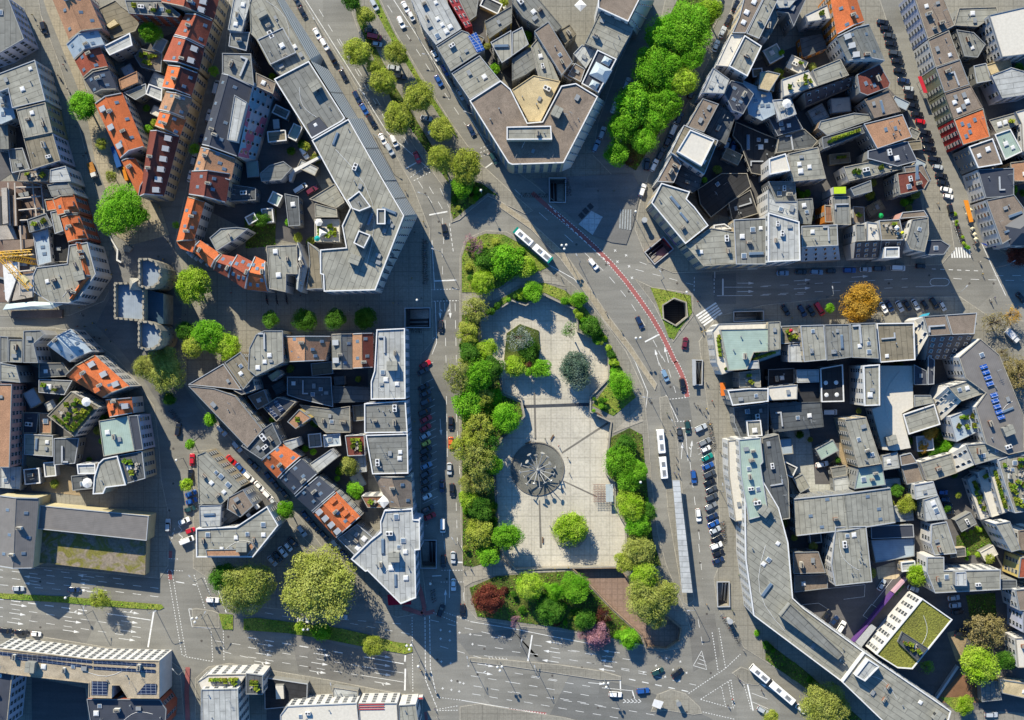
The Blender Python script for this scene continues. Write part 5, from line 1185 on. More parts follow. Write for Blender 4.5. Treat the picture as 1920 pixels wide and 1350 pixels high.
# pale patches and drain covers on the shaded square
mb = MB(); mb.face([(*q, .41) for q in ccw(pts('12', "495,320 590,220 675,265 600,400"))], 0); tag(obj('pale_paving', mb, [mat('pale_patch', rgb(196, 204, 206), 'paving', size=.6)]), kind='structure')
slab('ground', '12', "150,-20 900,-60 960,60 900,330 850,470 740,455 600,400 480,300 300,150", ASPH2)
mb = MB()
for cx_, cy_ in ((583, 188), (548, 222), (517, 257)):
    c = P('12', cx_, cy_); mb.box((*c, .40), (1.7, 2.0, .06), .75, 0, 1)
tag(obj('drain_grating', mb, [KERB, M_DARK]), 'three dark square gratings in a row beside the pale patch on the shaded square', 'grating')
for i in range(5): MKs = None
mb = MB()
for i in range(5): strip('12', f"{808+i*19},{210} {802+i*19},{352+i*3}", .5, z=.42, mb=mb)
tag(obj('zebra_crossing', mb, [mat('worn_paint', rgb(170, 176, 178), 'gravel')]), kind='structure')
prev = None
for row in B_DATA.strip().split('\n'):
    prev = build_block(row, prev)
# low sheds and garden growth in the inner yards
YARDS = [("p", "1380,130 1560,60 1700,200 1730,400 1480,430 1330,400 1300,280", 22, "upper right block"), ("p", "1400,660 1820,650 1870,780 1880,900 1900,1000 1890,1060 1700,1100 1500,1060 1440,950", 16, "lower right block"),
         ("p", "480,660 690,700 690,960 640,960 520,800 450,740", 12, "triangular block beside the left avenue"), ("p", "0,650 150,720 230,800 180,900 0,920", 8, "block above the church"), ("p", "820,60 940,0 1080,60 1010,140 960,150 880,100", 6, "block north of the plaza"),
         ("p", "480,60 520,90 640,420 600,470 480,440 400,400 430,330", 8, "block west of the avenue"), ("p", "1810,60 1960,60 1960,450 1900,400", 8, "block at the right edge"), ("p", "230,80 340,80 330,200 260,260", 5, "block of orange houses")]
for t_, s_, n_, nm in YARDS:
    yp = pts(t_, s_); rg = random.Random(n_ * 5 + 1); c_ = 0; tries = 0
    while c_ < n_ and tries < 600:
        tries += 1; x, y = rg.uniform(min(q[0] for q in yp), max(q[0] for q in yp)), rg.uniform(min(q[1] for q in yp), max(q[1] for q in yp))
        if not inside(yp, x, y): continue
        w_, d_, a_ = rg.uniform(3.5, 8), rg.uniform(3, 6), rg.choice((.1, -.45, .5)) ; h_ = rg.uniform(2.8, 5.5)
        cs, sn = math.cos(a_), math.sin(a_); q = [(x + u * cs - v * sn, y + u * sn + v * cs) for u, v in ((-w_ / 2, -d_ / 2), (w_ / 2, -d_ / 2), (w_ / 2, d_ / 2), (-w_ / 2, d_ / 2))]
        tst = q + [((q[i][0] + q[(i + 1) % 4][0]) / 2, (q[i][1] + q[(i + 1) % 4][1]) / 2) for i in range(4)] + [(x, y)]
        if any(inside(pp, *u) for pp, hh in FOOT for u in tst) or any(inside(q, *v) for pp, hh in FOOT for v in pp): continue
        c_ += 1; k = (CAM_H - h_) / CAM_H * S; s2 = ' '.join(f"{u / k + 960:.2f},{675 - v / k:.2f}" for u, v in q); lb = f"small flat roofed shed in the inner yards of the {nm}"
        o = build_block(f"p|F|{h_:.2f}|{rg.choice('abcdqcfwx')}|{rg.choice('WGB')}|n{rg.choice('0112')}{rg.choice(['', 't', '', 'c'])}|{s2}|{lb}", None); o['group'] = lb
finish_windows()
# ---------------------------------------------------------------- trees
LEAFC = dict(Y=((168, 186, 62), (196, 206, 92)), G=((108, 180, 34), (150, 212, 58)), K=((156, 202, 40), (196, 224, 84)), D=((68, 122, 34), (104, 154, 52)),
             O=((160, 172, 74), (188, 194, 104)), R=((120, 62, 50), (150, 84, 66)), A=((196, 148, 44), (214, 178, 84)), I=((214, 160, 164), (150, 110, 140)),
             S=((150, 166, 150), (176, 186, 172)), B=((150, 140, 84), (172, 158, 110)), U=((96, 52, 44), (130, 82, 66)), V=((92, 120, 98), (130, 150, 132)))
def leafm(k): return mat('leaves_' + {'I': 'pink'}.get(k, k), rgb(*LEAFC[k][0], .66), 'leaf', .6, c2=rgb(*LEAFC[k][1], .66))
BARK = mat('bark', rgb(112, 98, 84), 'gravel')
import numpy as np
def crown_mesh(seed, nl, per, leaf, flat=.75, spread=.62, lump=.36, gap=0.0, core=True):
    """unit crown (radius 1): leaf faces in clumps through the volume"""
    g = np.random.default_rng(seed); C_ = []
    for i in range(nl):
        for _ in range(50):
            v = g.normal(size=3); v /= np.linalg.norm(v); r = g.uniform(.35, 1) ** .6 * spread
            c = v * r; c[2] = c[2] * flat + .05
            if c[2] > -.45 and all(np.linalg.norm(c - q[0]) > lump * .55 for q in C_): break
        C_.append((c, lump * g.uniform(.45, 1.3)))
    vs, n = [], 0
    for c, rl in C_:
        m = int(per * (rl / lump) ** 2); v = g.normal(size=(m, 3)); v /= np.linalg.norm(v, axis=1)[:, None]
        v[:, 2] = np.where(g.random(m) < .5, np.abs(v[:, 2]), v[:, 2]); rr = rl * g.uniform(.55, 1.08, m)[:, None] ** .6
        st = g.uniform(.75, 1.3, 3) * [1, 1, .8]; p = c + v * rr * st
        # branches poking out: uneven outline
        nrm = v * .6 + g.normal(size=(m, 3)) * .55 + [0, 0, .45]; nrm /= np.linalg.norm(nrm, axis=1)[:, None]
        t = np.cross(nrm, g.normal(size=(m, 3))); t /= np.linalg.norm(t, axis=1)[:, None] + 1e-9; b = np.cross(nrm, t)
        s_ = leaf * g.uniform(.6, 1.25, m)[:, None]
        vs.append(np.stack([p - t * s_, p + b * s_ * .62, p + t * s_, p - b * s_ * .62], 1).reshape(-1, 3))
    # loose sprays
    m = int(nl * per * .08); v = g.normal(size=(m, 3)); v /= np.linalg.norm(v, axis=1)[:, None]; p = v * g.uniform(.75, 1.02, m)[:, None] * [1, 1, flat]
    p = p[p[:, 2] > -.4]; m = len(p); t = g.normal(size=(m, 3)); t /= np.linalg.norm(t, axis=1)[:, None]; b = np.cross(t, g.normal(size=(m, 3))); b /= np.linalg.norm(b, axis=1)[:, None]; s_ = leaf * .8
    vs.append(np.stack([p - t * s_, p + b * s_ * .6, p + t * s_, p - b * s_ * .6], 1).reshape(-1, 3))
    V_ = np.concatenate(vs); nf = len(V_) // 4
    me = bpy.data.meshes.new('crown'); me.vertices.add(len(V_)); me.vertices.foreach_set('co', V_.ravel())
    me.loops.add(len(V_)); me.loops.foreach_set('vertex_index', np.arange(len(V_))); me.polygons.add(nf); me.polygons.foreach_set('loop_start', np.arange(0, nf * 4, 4)); me.polygons.foreach_set('loop_total', np.full(nf, 4))
    me.materials.append(leafm('G')); me.update(); me.validate(); return me, C_
def trunk_mesh(seed, C_, flat=.75):
    g = random.Random(seed); m = MB(); m.tube([(0, 0, -1.25), (.02, .01, -.7), (0, 0, -.25)], .075, 8, 0, .05)
    for c, rl in sorted(C_, key=lambda q: -q[0][2])[:12]:
        m.tube([(0, 0, -.5 + g.uniform(0, .3)), (c[0] * .5, c[1] * .5, c[2] * .5 - .15), tuple(c)], .035, 5, 0, .012)
    return m.mesh('trunk', [BARK])
CR = {}
for key, args in dict(big=(64, 420, .027, .62, .74, .27), dense=(44, 380, .038, .75, .68, .30), mid=(30, 330, .05, .78, .64, .36), loose=(34, 190, .038, .7, .76, .25), thin=(26, 60, .04, .7, .78, .26), bush=(20, 120, .09, .8, .62, .42)).items():
    L_ = []
    for sd in range(3 if key != 'big' else 2):
        me, C_ = crown_mesh(hash_ := (len(key) * 17 + sd * 7 + 3), args[0], args[1], args[2], args[3], args[4], args[5]); L_.append((me, trunk_mesh(sd, C_)))
    CR[key] = L_
TN = [0]
def tree(tile, x, y, r, h, col, key, label, group=None, z0=0.0, cat='tree'):
    """x, y, r of the crown in tile units; h = height of the tree top"""
    rad = r / (ZM if tile != 'p' else 1) * S; flat = .75; rz_ = rad * .95; zc = max(h - rz_ * .8, rz_ * .45) + z0
    X, Y = P(tile, x, y, zc); rad *= (CAM_H - zc) / CAM_H; TN[0] += 1; rg = random.Random(TN[0] * 13)
    me, tm = CR[key][TN[0] % len(CR[key])]; a = rg.uniform(0, 6.28); bush = h < 4.5 and key == 'bush'
    t = thing({'shrub': 'shrub'}.get(cat, cat), label, cat, (X, Y, z0), 0, group)
    c = bpy.data.objects.new('crown', me); COL.objects.link(c); c.parent = t; c.location = (0, 0, zc - z0); c.rotation_euler = (0, 0, a); c.scale = (rad * rg.uniform(.9, 1.12), rad * rg.uniform(.9, 1.12), rz_ * rg.uniform(.85, 1.05)); c.rotation_euler = (rg.uniform(-.25, .25), rg.uniform(-.25, .25), a)
    c.material_slots[0].link = 'OBJECT'; c.material_slots[0].material = leafm(col)
    k = bpy.data.objects.new('trunk', tm); COL.objects.link(k); k.parent = t; k.location = (0, 0, zc - z0); k.rotation_euler = (0, 0, a); k.scale = (rad, rad, (zc - z0) / 1.25)
    return t
TREES = """
p|155|198|29|13|G|dense|tall bright green tree over the beige street, nearest the long orange house
p|283|60|24|12|G|dense|round green tree in the inner courtyard of the orange houses
p|190|270|14|7|Y|loose|small yellow green tree beside the blue container on the beige street
p|208|330|14|7|Y|loose|small yellowish tree just above the big chestnut
p|228|396|50|17|G|big|huge round vivid green chestnut on the beige street
p|262|405|18|12|G|mid|side bough tree at the right edge of the big chestnut
p|400|133|12|7|G|loose|small green tree at the middle of the narrow lane
p|364|278|12|7|G|loose|small green tree at the lower end of the narrow lane
p|330|422|9|6|G|loose|small green street tree west of the thin orange roofed house
p|362|537|38|15|K|dense|yellow green tree immediately east of the north gate tower
p|350|622|22|12|D|mid|shaded tree beside the south gate tower
p|388|630|34|15|G|dense|green tree on the gate square between gate and brown roofs
p|425|650|28|13|K|dense|bright tree at the tip of the big grey angular roof
p|362|648|24|13|Y|mid|yellow tinged tree just right of the south gate tower
p|270|690|26|14|O|dense|olive tree directly below the south gate tower
p|312|694|44|16|O|big|broad olive yellow tree at the west tip of the brown roofs
p|318|748|15|8|D|mid|small dark green tree below the broad olive tree
p|393|788|12|7|G|bush|tiny round green tree at the top of the parked cars beside the brown diagonal roof
p|357|833|11|7|G|bush|tiny bright tree at the north tip of the triangular block
p|349|909|13|7|K|bush|tiny bright tree on the west side of the triangular block
p|535|957|19|10|G|mid|round green tree on the narrow street near the big orange and red roof
p|508|600|18|9|D|mid|westernmost and smallest of the four clipped round trees in the row
p|571|601|26|10|D|dense|second from the west of the four clipped round trees
p|628|599|23|10|D|dense|third from the west of the four clipped round trees
p|685|598|26|10|D|dense|easternmost of the four clipped round trees, nearest the escalator pit
p|655|874|20|10|O|mid|slender yellow green tree in the yard behind the grey flat roofs
p|665|917|17|9|G|mid|bright green tree in the yard beside the white stepped terrace
p|490|412|16|6|D|mid|dark tree in the shaded green yard of the office block
p|686|28|19|10|Y|mid|small round tree at the top of the avenue median
p|660|2|20|11|D|mid|dark tree at the top edge on the avenue median
p|668|98|30|13|Y|dense|yellow green median tree left of the red parked van
p|700|125|16|10|Y|mid|low bough tree between the two upper median trees
p|741|101|28|13|Y|dense|yellow green median tree right of the red parked van
p|717|153|28|12|Y|dense|yellow green median tree, next below the tree left of the red van
p|786|180|32|14|Y|dense|largest yellow green tree halfway down the avenue median
p|747|222|32|13|Y|dense|yellow green median tree on the left side opposite the large halfway tree
p|829|244|24|11|Y|mid|smaller median tree on the right, below the large halfway tree
p|826|298|27|12|Y|dense|left one of the pair at the foot of the avenue median
p|872|312|33|13|Y|dense|right one of the pair at the foot of the avenue median
p|868|345|24|9|G|mid|lowest green tree of the avenue median above the bend
p|1332|18|26|13|K|mid|yellowish tree at the upper end of the tree lined street
p|1288|58|52|17|G|big|largest bright green tree at the upper right of the street grove
p|1245|62|36|15|G|dense|bright green tree at the upper left of the street grove
p|1230|128|50|17|G|big|broad bright green tree in the middle of the street grove
p|1282|151|30|14|K|dense|yellowish green tree on the right side of the street grove
p|1300|108|24|13|G|mid|tree between the largest and the yellowish tree of the street grove
p|1190|196|40|15|G|dense|bright green tree on the left side of the lower street grove
p|1245|192|40|15|G|dense|green tree on the right side of the lower street grove
p|1166|240|34|14|G|dense|green tree at the lower left of the street grove
p|1228|224|28|13|G|mid|green tree at the lower right of the street grove
p|1209|263|27|12|G|dense|round tree second from the bottom of the street grove
p|1155|287|23|11|G|mid|lowest bright tree of the street grove, on the left
p|1183|302|15|5|U|thin|red brown bare shrub tree at the foot of the street grove
p|888|461|24|7|I|thin|thin pinkish blossoming tree in the round top garden of the park
p|905|531|26|8|K|dense|bright lime tree at the south west of the round top garden
p|950|492|36|9|G|mid|low green trees on the east side of the round top garden
p|915|490|26|7|D|mid|dark low tree in the centre of the round top garden
p|985|500|22|6|K|mid|low yellow green bushes near the parked bus
p|893|577|30|9|O|loose|thin olive tree left of the plaza's north west wall
p|878|625|24|8|Y|loose|thin yellowish tree on the lawn west of the plaza
p|862|705|36|13|O|loose|pale feathery tree overhanging the left avenue, opposite the red car
p|897|703|36|13|G|dense|green tree beside the pale feathery tree west of the plaza
p|925|690|24|11|D|mid|darker tree at the plaza's west corner
p|950|784|31|9|G|dense|rounded green tree where the plaza narrows
p|895|800|34|12|Y|loose|yellow green tree, upper one of the overhanging pair left of the fountain
p|868|838|32|12|Y|loose|pale tree hanging over the avenue lane left of the fountain
p|895|862|36|13|O|loose|pale olive tree just west of the fountain
p|918|830|24|10|D|loose|thin branched tree north west of the fountain
p|905|905|28|10|O|loose|olive tree south west of the fountain
p|900|955|24|8|D|mid|dark shrubby tree on the west bed below the fountain
p|952|1005|32|11|G|dense|round green tree at the plaza's lower left edge
p|897|1000|26|9|Y|mid|yellowish tree in the west bed near its lower end
p|905|745|22|9|Y|loose|yellowish tree between the feathery tree and the narrow part of the plaza
p|880|660|22|9|D|mid|dark tree between the thin yellowish tree and the feathery overhanging tree
p|915|655|20|8|K|mid|lime shrub tree touching the plaza's west wall
p|878|755|30|10|G|mid|green tree on the lawn edge north of the overhanging pair
p|925|745|20|8|G|mid|small green tree filling the bed west of the narrow part of the plaza
p|880|905|26|10|O|loose|pale thin tree on the avenue kerb south west of the fountain
p|925|870|18|8|G|mid|small green tree touching the fountain side wall of the west bed
p|878|935|22|8|K|mid|lime tree on the avenue kerb below the pale thin tree
p|915|1040|22|7|G|mid|low green tree above the path at the plaza's south west exit
p|1180|900|24|9|G|mid|green tree joining the fountain side tree and the pavilion tree
p|1215|960|18|8|D|mid|dark narrow tree along the tram lane kerb
p|1230|1160|24|11|O|loose|pale thin tree over the lower end of the brick court
p|972|632|32|9|S|thin|silvery grey shrub tree in the round planting bed of the plaza
p|966|686|22|7|K|mid|lime shrub tree at the left of the planting bed of the plaza
p|1013|690|21|7|G|mid|green shrub tree at the right of the planting bed of the plaza
p|990|655|22|6|D|mid|dark shrub tree at the middle of the planting bed of the plaza
p|1081|694|35|11|V|dense|dense blue grey tree standing on the plaza
p|1165|722|29|12|G|dense|round green tree in the pointed bed east of the plaza
p|1070|620|20|8|D|thin|thin shrub tree along the north east wall of the plaza
p|1110|612|22|6|D|mid|dark shrub tree on the curved slope by the bus lane
p|1085|560|18|5|G|mid|upper green shrub tree on the curved slope by the bus lane
p|1000|548|20|6|G|mid|green shrub tree above the pointed north wall of the plaza
p|1172|838|24|8|D|mid|dark shrub tree at the top of the long east bed
p|1163|868|32|10|G|dense|round green tree overhanging the plaza east of the fountain
p|1198|880|18|8|G|mid|narrow green tree between the east bed and the tram lane
p|1180|948|31|11|K|dense|bright green tree south of the lattice pavilion
p|1196|985|24|10|G|mid|green tree below the lattice pavilion tree
p|1068|992|36|10|K|dense|feathery light green tree with a ring bench on the plaza
p|1197|1032|32|12|O|dense|olive tree at the plaza's lower right corner
p|1175|1052|22|10|Y|mid|small yellowish tree at the plaza's lower right corner
p|1208|1082|32|13|K|dense|yellow green tree over the upper brick court
p|1216|1122|44|15|O|big|broad pale tree over the brick court
p|1248|1112|28|12|O|mid|pale tree at the right side of the brick court
p|994|1098|31|11|K|dense|bright lime tree in the south garden
p|1078|1102|29|11|G|dense|round vivid green tree in the south garden
p|1043|1108|20|9|G|mid|small green tree between the lime tree and the vivid green tree
p|1031|1144|28|9|D|dense|dark green tree in the south garden
p|1097|1162|21|8|D|mid|small dark green tree above the pink blossom
p|1120|1192|27|7|I|mid|mauve and pink blossom tree beside the lower avenue
p|1092|1190|14|6|I|thin|pale pink blossom tree at the left of the mauve one
p|1180|1197|22|7|G|mid|round green shrub tree at the tip of the south garden
p|967|1165|14|6|I|thin|small pink blossom shrub near the stair at the garden wall
p|1137|1152|22|7|U|thin|brownish thin tree next to the brick court
p|915|1124|34|11|R|dense|dark red copper beech at the south west corner of the park
p|188|1123|26|10|Y|loose|single yellow green tree on the lower left grass median
p|420|1085|34|15|D|dense|dark shaded tree at the left of the big plane trees
p|462|1100|56|18|O|big|left one of the two big plane trees by the lower avenue
p|598|1100|76|21|O|big|largest pale yellow plane tree of the whole scene
p|699|1211|19|8|Y|mid|small round tree on the eastern end of the grass median
p|563|1176|13|5|K|bush|small round bush on the grass median, near the white car
p|604|1186|17|4|G|bush|low wide bush in the middle of the grass median
p|1612|567|40|14|A|dense|golden autumn coloured tree on the wide street
p|1556|578|10|6|G|bush|small green tree between the red van and the golden tree
p|1722|1078|22|10|K|dense|bright green tree at the purple wall in the lower right yard
p|1846|1181|46|13|B|loose|wide thin branched tree in the lower right yard
p|1836|1244|40|13|K|dense|bright yellow green tree in the lower right yard
p|1888|1237|20|10|D|mid|dark green tree at the right of the bright yellow green tree
p|1546|1327|50|14|O|big|pale olive tree at the bottom edge beside the tram street
p|1445|1345|16|9|Y|mid|pale tree at the bottom edge near the silver car
p|1808|1322|18|6|K|mid|round bush below the brown garden patch
p|1736|1250|16|6|G|thin|low green shrub in the shade of the mossy roofed office
p|1744|811|16|6|A|mid|golden shrub tree in the small garden of the lower right block
p|1732|836|12|5|A|bush|orange yellow bush in the small garden of the lower right block
p|1775|838|15|6|G|mid|grey green tree in the small garden of the lower right block
p|1752|848|14|5|D|mid|dark green bush in the small garden of the lower right block
p|1701|947|21|8|Y|mid|feathery yellow green tree in the narrow garden above the grey ridge roof end
p|1682|920|13|6|D|mid|dark tree above the feathery tree of the narrow garden
p|1684|692|15|5|D|mid|dark planted bed of shrubs on the white paved court
p|1865|605|28|9|B|thin|bare branched tree at the junction on the right
p|1895|590|22|8|A|thin|brown bare tree at the right edge by the junction
p|1912|700|38|11|B|loose|brownish bare tree crown at the right edge
p|1910|480|24|9|R|mid|dark maroon tree at the right edge below the pointed roof
p|1880|660|16|8|B|thin|bare tree near the trucks at the right edge
"""
for r_ in TREES.strip().split('\n'):
    t_, x_, y_, rr, h_, c_, k_, l_ = r_.split('|'); tree(t_, float(x_), float(y_), float(rr), float(h_), c_, k_, l_, z0=(ZP if 'of the plaza' in l_ and 'bed' in l_ or 'standing on the plaza' in l_ or 'ring bench' in l_ else 0))
# shrub beds: loose shrubs that nothing tells apart share the label of their bed
def shrubs(tile, poly, n, cols, label, seed, rmin=5, rmax=10, h=2.2):
    p = pts(tile, poly); rg = random.Random(seed); xs = [q[0] for q in p]; ys = [q[1] for q in p]; c = 0
    while c < n:
        x, y = rg.uniform(min(xs), max(xs)), rg.uniform(min(ys), max(ys))
        if inside(p, x, y):
            c += 1; tree('p', x / S + 960, 675 - y / S, rg.uniform(rmin, rmax), h * rg.uniform(.7, 1.3), rg.choice(cols), 'bush', label, group=label, cat='shrub')
shrubs('p', "1035,548 1080,575 1130,630 1185,730 1195,745 1150,700 1140,655 1090,620 1078,580", 34, 'GDKDG', 'green shrubs on the curved slope between the bus lane and the plaza wall', 1)
shrubs('p', "866,595 895,600 905,660 935,735 970,760 940,810 922,835 870,820", 26, 'GYODK', 'shrubs in the upper west bed between the plaza and the left avenue', 2)
shrubs('p', "866,850 915,850 925,930 935,1040 900,1055 868,1055", 24, 'DYGO', 'shrubs in the lower west bed beside the left avenue', 3)
shrubs('p', "1150,830 1200,825 1210,900 1225,1010 1215,1050 1185,1010 1165,930", 24, 'DGKD', 'shrubs in the long east bed beside the tram lane', 4)
shrubs('p', "940,1090 1070,1078 1140,1145 1195,1195 1130,1188 1000,1165 950,1130", 34, 'DDGUY', 'dark shrubs filling the south garden of the park', 5)
shrubs('p', "875,450 930,442 1000,480 1010,500 950,512 900,545 872,540", 22, 'GDKY', 'low bushes in the round top garden of the park', 6)
shrubs('p', "908,585 985,545 1035,533 1030,548 990,560 960,560 905,598", 10, 'GKD', 'low bushes along the north wall of the plaza', 7)
shrubs('p', "1110,735 1145,745 1135,780 1112,770", 6, 'DG', 'dark bushes in the pointed bed east of the plaza', 8, 4, 8)
shrubs('p', "965,640 1005,660 1005,700 965,710 950,680", 9, 'DGUG', 'low shrubs in the planting bed sunk in the plaza', 9, 5, 8)
shrubs('p', "1410,1175 1440,1215 1500,1260 1560,1310 1540,1290 1460,1230", 12, 'DG', 'shaded shrubs along the foot of the long angled grey block', 10, 4, 7)
shrubs('p', "850,375 880,352 925,352 930,360 880,380 855,405", 10, 'DGY', 'bushes at the foot of the avenue median', 11, 5, 9)
shrubs('p', "1790,400 1800,430 1822,470 1815,470 1795,440 1787,405", 9, 'GK', 'low green bushes among the bicycle racks', 12, 3, 5, 1.5)
shrubs('p', "1795,1000 1850,982 1852,990 1800,1008", 7, 'K', 'clipped bright hedge bushes behind the stepped white balconies', 13, 4, 6)
shrubs('p', "1805,1035 1870,1030 1870,1050 1810,1055", 8, 'KG', 'hedge bushes below the grass yard at the right', 14, 4, 7)
shrubs('p', "1830,640 1850,700 1880,760 1875,765 1840,710", 5, 'B', 'brownish bushes at the right edge street', 15, 4, 7)
shrubs('p', "20,895 60,900 60,930 20,925", 4, 'D', 'dark bushes beside the sandy yard', 16, 4, 7) if False else None

for t_, s_, n_, nm in YARDS:
    yp = pts(t_, s_); rg = random.Random(n_ * 7 + 2); c_ = 0; tries = 0
    while c_ < n_ and tries < 900:
        tries += 1; x, y = rg.uniform(min(q[0] for q in yp), max(q[0] for q in yp)), rg.uniform(min(q[1] for q in yp), max(q[1] for q in yp))
        if not inside(yp, x, y) or any(inside(pp, x + u, y + v) for pp, hh in FOOT for u, v in ((0, 0), (1.2, 0), (-1.2, 0), (0, 1.2), (0, -1.2))): continue
        c_ += 1; lb = f"yard shrub growing in the inner yards of the {nm}"; tree('p', x / S + 960, 675 - y / S, rg.uniform(6, 11), rg.uniform(2.5, 5), rg.choice('DGYO'), 'bush', lb, group=lb, cat='shrub')
# ---------------------------------------------------------------- vehicles
CARC = dict(k=('black', (24, 26, 30)), d=('dark grey', (62, 68, 74)), s=('silver', (178, 184, 188)), w=('white', (232, 232, 230)), b=('blue', (36, 82, 150)), n=('dark blue', (28, 46, 78)), r=('red', (186, 24, 34)), t=('teal', (20, 130, 118)),
            y=('yellow', (204, 200, 70)), g=('grey', (126, 130, 132)), m=('maroon', (104, 34, 44)), o=('orange', (222, 96, 40)), l=('light blue', (120, 150, 176)), q=('dark green', (34, 66, 62)))
def carpaint(k):
    m = mat('car_paint_' + CARC[k][0].replace(' ', '_'), rgb(*CARC[k][1], .8), 'flat', .28, spec=.6)
    b = m.node_tree.nodes['Principled BSDF']; b.inputs['Coat Weight'].default_value = .6; b.inputs['Coat Roughness'].default_value = .08; return m
CARG = mat('car_glass', (.012, .016, .02, 1), 'flat', .08, spec=.7); LAMPG = mat('headlight_glass', rgb(226, 226, 220), 'flat', .2); TAILR = mat('tail_light', (.3, .01, .01, 1), 'flat', .3)
def loft(m, secs, mi=0, cap=True):
    for i in range(len(secs) - 1):
        a, b = secs[i], secs[i + 1]; n = len(a)
        for j in range(n): k = (j + 1) % n; m.face([a[j], b[j], b[k], a[k]], mi)
    if cap: m.face(secs[0], mi); m.face(secs[-1][::-1], mi)
def rrect(hx, hy, z, r, n=3):
    o = []
    for (sx, sy, a0) in ((1, 1, 0), (-1, 1, 90), (-1, -1, 180), (1, -1, 270)):
        for i in range(n + 1):
            a = R(a0 + 90 * i / n); o.append((sx * (hx - r) + r * math.cos(a), sy * (hy - r) + r * math.sin(a), z))
    return o
def make_car(kind='car', L_=4.4, W_=1.8, H_=1.45, cab=(-1.75, .95, -1.2, .35)):
    """x = forward. returns the thing with its parts"""
    t = thing('parked_car', 'x', 'car'); m = MB(); z1 = .28; z2 = .86 if kind == 'car' else 1.0
    def sh(hx, hy, z, r, dx=0): return [(x + dx, y, zz) for x, y, zz in rrect(hx, hy, z, r)]
    loft(m, [sh(L_ / 2 - .08, W_ / 2 - .08, z1, .3), sh(L_ / 2, W_ / 2, z1 + .2, .42), sh(L_ / 2 - .02, W_ / 2, z2 - .16, .42), sh(L_ / 2 - .22, W_ / 2 - .1, z2, .4)][::-1])
    m.face(sh(L_ / 2 - .22, W_ / 2 - .1, z2 + .002, .4), 0)
    body = obj('body', m, [carpaint('k')], t, True)
    b0, b1, t0, t1 = cab; m = MB()
    def cs(x0, x1, hy, z, r): c = (x0 + x1) / 2; return [(x + c, y, zz) for x, y, zz in rrect((x1 - x0) / 2, hy, z, r)]
    lo, hi = cs(b0, b1, W_ / 2 - .12, z2 - .02, .25), cs(t0, t1, W_ / 2 - .3, H_ - .03, .2)
    loft(m, [hi, lo]); obj('windows', m, [CARG], t)
    m = MB(); loft(m, [cs(t0 - .04, t1 + .04, W_ / 2 - .26, H_ + .03, .2), cs(t0 - .07, t1 + .08, W_ / 2 - .24, H_ - .06, .2)]); rf = obj('roof', m, [carpaint('k')], t)
    for sx in (1, -1):
        for sy in (1, -1):
            m = MB(); x = sx * (L_ * .31); m.tube([(x, sy * (W_ / 2 - .24), .32), (x, sy * (W_ / 2 + .01), .32)], .32, 10, 0); w_ = obj('wheel', m, [M_BLK], t)
    for sy in (1, -1):
        m = MB(); m.box((L_ / 2 - .13, sy * (W_ / 2 - .32), z2 - .3), (.24, .34, .16), 0, 0); obj('headlight', m, [LAMPG], t)
        m = MB(); m.box((-L_ / 2 + .1, sy * (W_ / 2 - .28), z2 - .26), (.2, .26, .18), 0, 0); obj('tail_light', m, [TAILR], t)
        m = MB(); m.box((b1 - .45, sy * (W_ / 2 + .02), z2 - .02), (.16, .22, .14), 0, 0); obj('mirror', m, [carpaint('k')], t)
    return t
PROTO = {'c': make_car(), 'e': make_car('car', 4.7, 1.86, 1.48, (-2.2, 1.0, -1.95, .35)), 'h': make_car('car', 3.7, 1.66, 1.5, (-1.7, .9, -1.35, .3)), 'u': make_car('suv', 4.6, 1.9, 1.72, (-2.15, 1.1, -1.9, .5)),
         'v': make_car('van', 5.2, 2.0, 2.2, (-2.5, 1.95, -2.4, 1.2))}
PROTO['v'].name = 'parked_van'; PROTO['v']['category'] = 'van'
USED = set(); CN = {}
def car(tile, x, y, deg, c, kind, label, moving=False):
    X, Y = P(tile, x, y, .8); pr = PROTO[kind]; zz = ground_z(X, Y)
    p_ = {'car_paint_black': carpaint(c)}
    if kind not in USED:
        USED.add(kind); t = pr; t.location = (X, Y, zz); t.rotation_euler = (0, 0, R(deg)); t['label'] = label
        for ch in t.children: remat(ch, p_)
        CARS_FIRST[kind] = t
    else: t = dup(pr, (X, Y, zz), R(deg), label, mats=None); [ (remat_from(ch, carpaint(c))) for ch in t.children if ch.name.split('.')[0] in ('body', 'roof', 'mirror')]
    if moving: t.name = 'moving_car' if kind != 'v' else 'moving_van'
    t['group'] = 'cars driving on the roads' if moving else ('vans parked in the streets' if kind == 'v' else 'cars parked in the streets')
    return t
CARS_FIRST = {}
def remat_from(o, m): o.material_slots[0].link = 'OBJECT'; o.material_slots[0].material = m
def _slab_list():
    out = []
    for o in COL.objects:
        if o.get('kind') == 'structure' and o.type == 'MESH' and o.name.split('.')[0] in ('pavement', 'ground', 'courtyard', 'median'):
            fs = [[tuple(o.data.vertices[i].co) for i in f.vertices] for f in o.data.polygons if f.normal.z > .9 and f.material_index == 0]
            out += fs
    return out
SLF = _slab_list(); SLB = [(min(q[0] for q in f), max(q[0] for q in f), min(q[1] for q in f), max(q[1] for q in f), max(q[2] for q in f)) for f in SLF]
def ground_z(x, y):
    z = 0.0
    for n_ in ('plaza', 'brown'):
        if inside(HOLES[n_], x, y): return -3.0 if n_ == 'plaza' else -2.2
    for f, b in zip(SLF, SLB):
        if b[0] <= x <= b[1] and b[2] <= y <= b[3] and b[4] > z and inside([q[:2] for q in f], x, y): z = b[4]
    return z
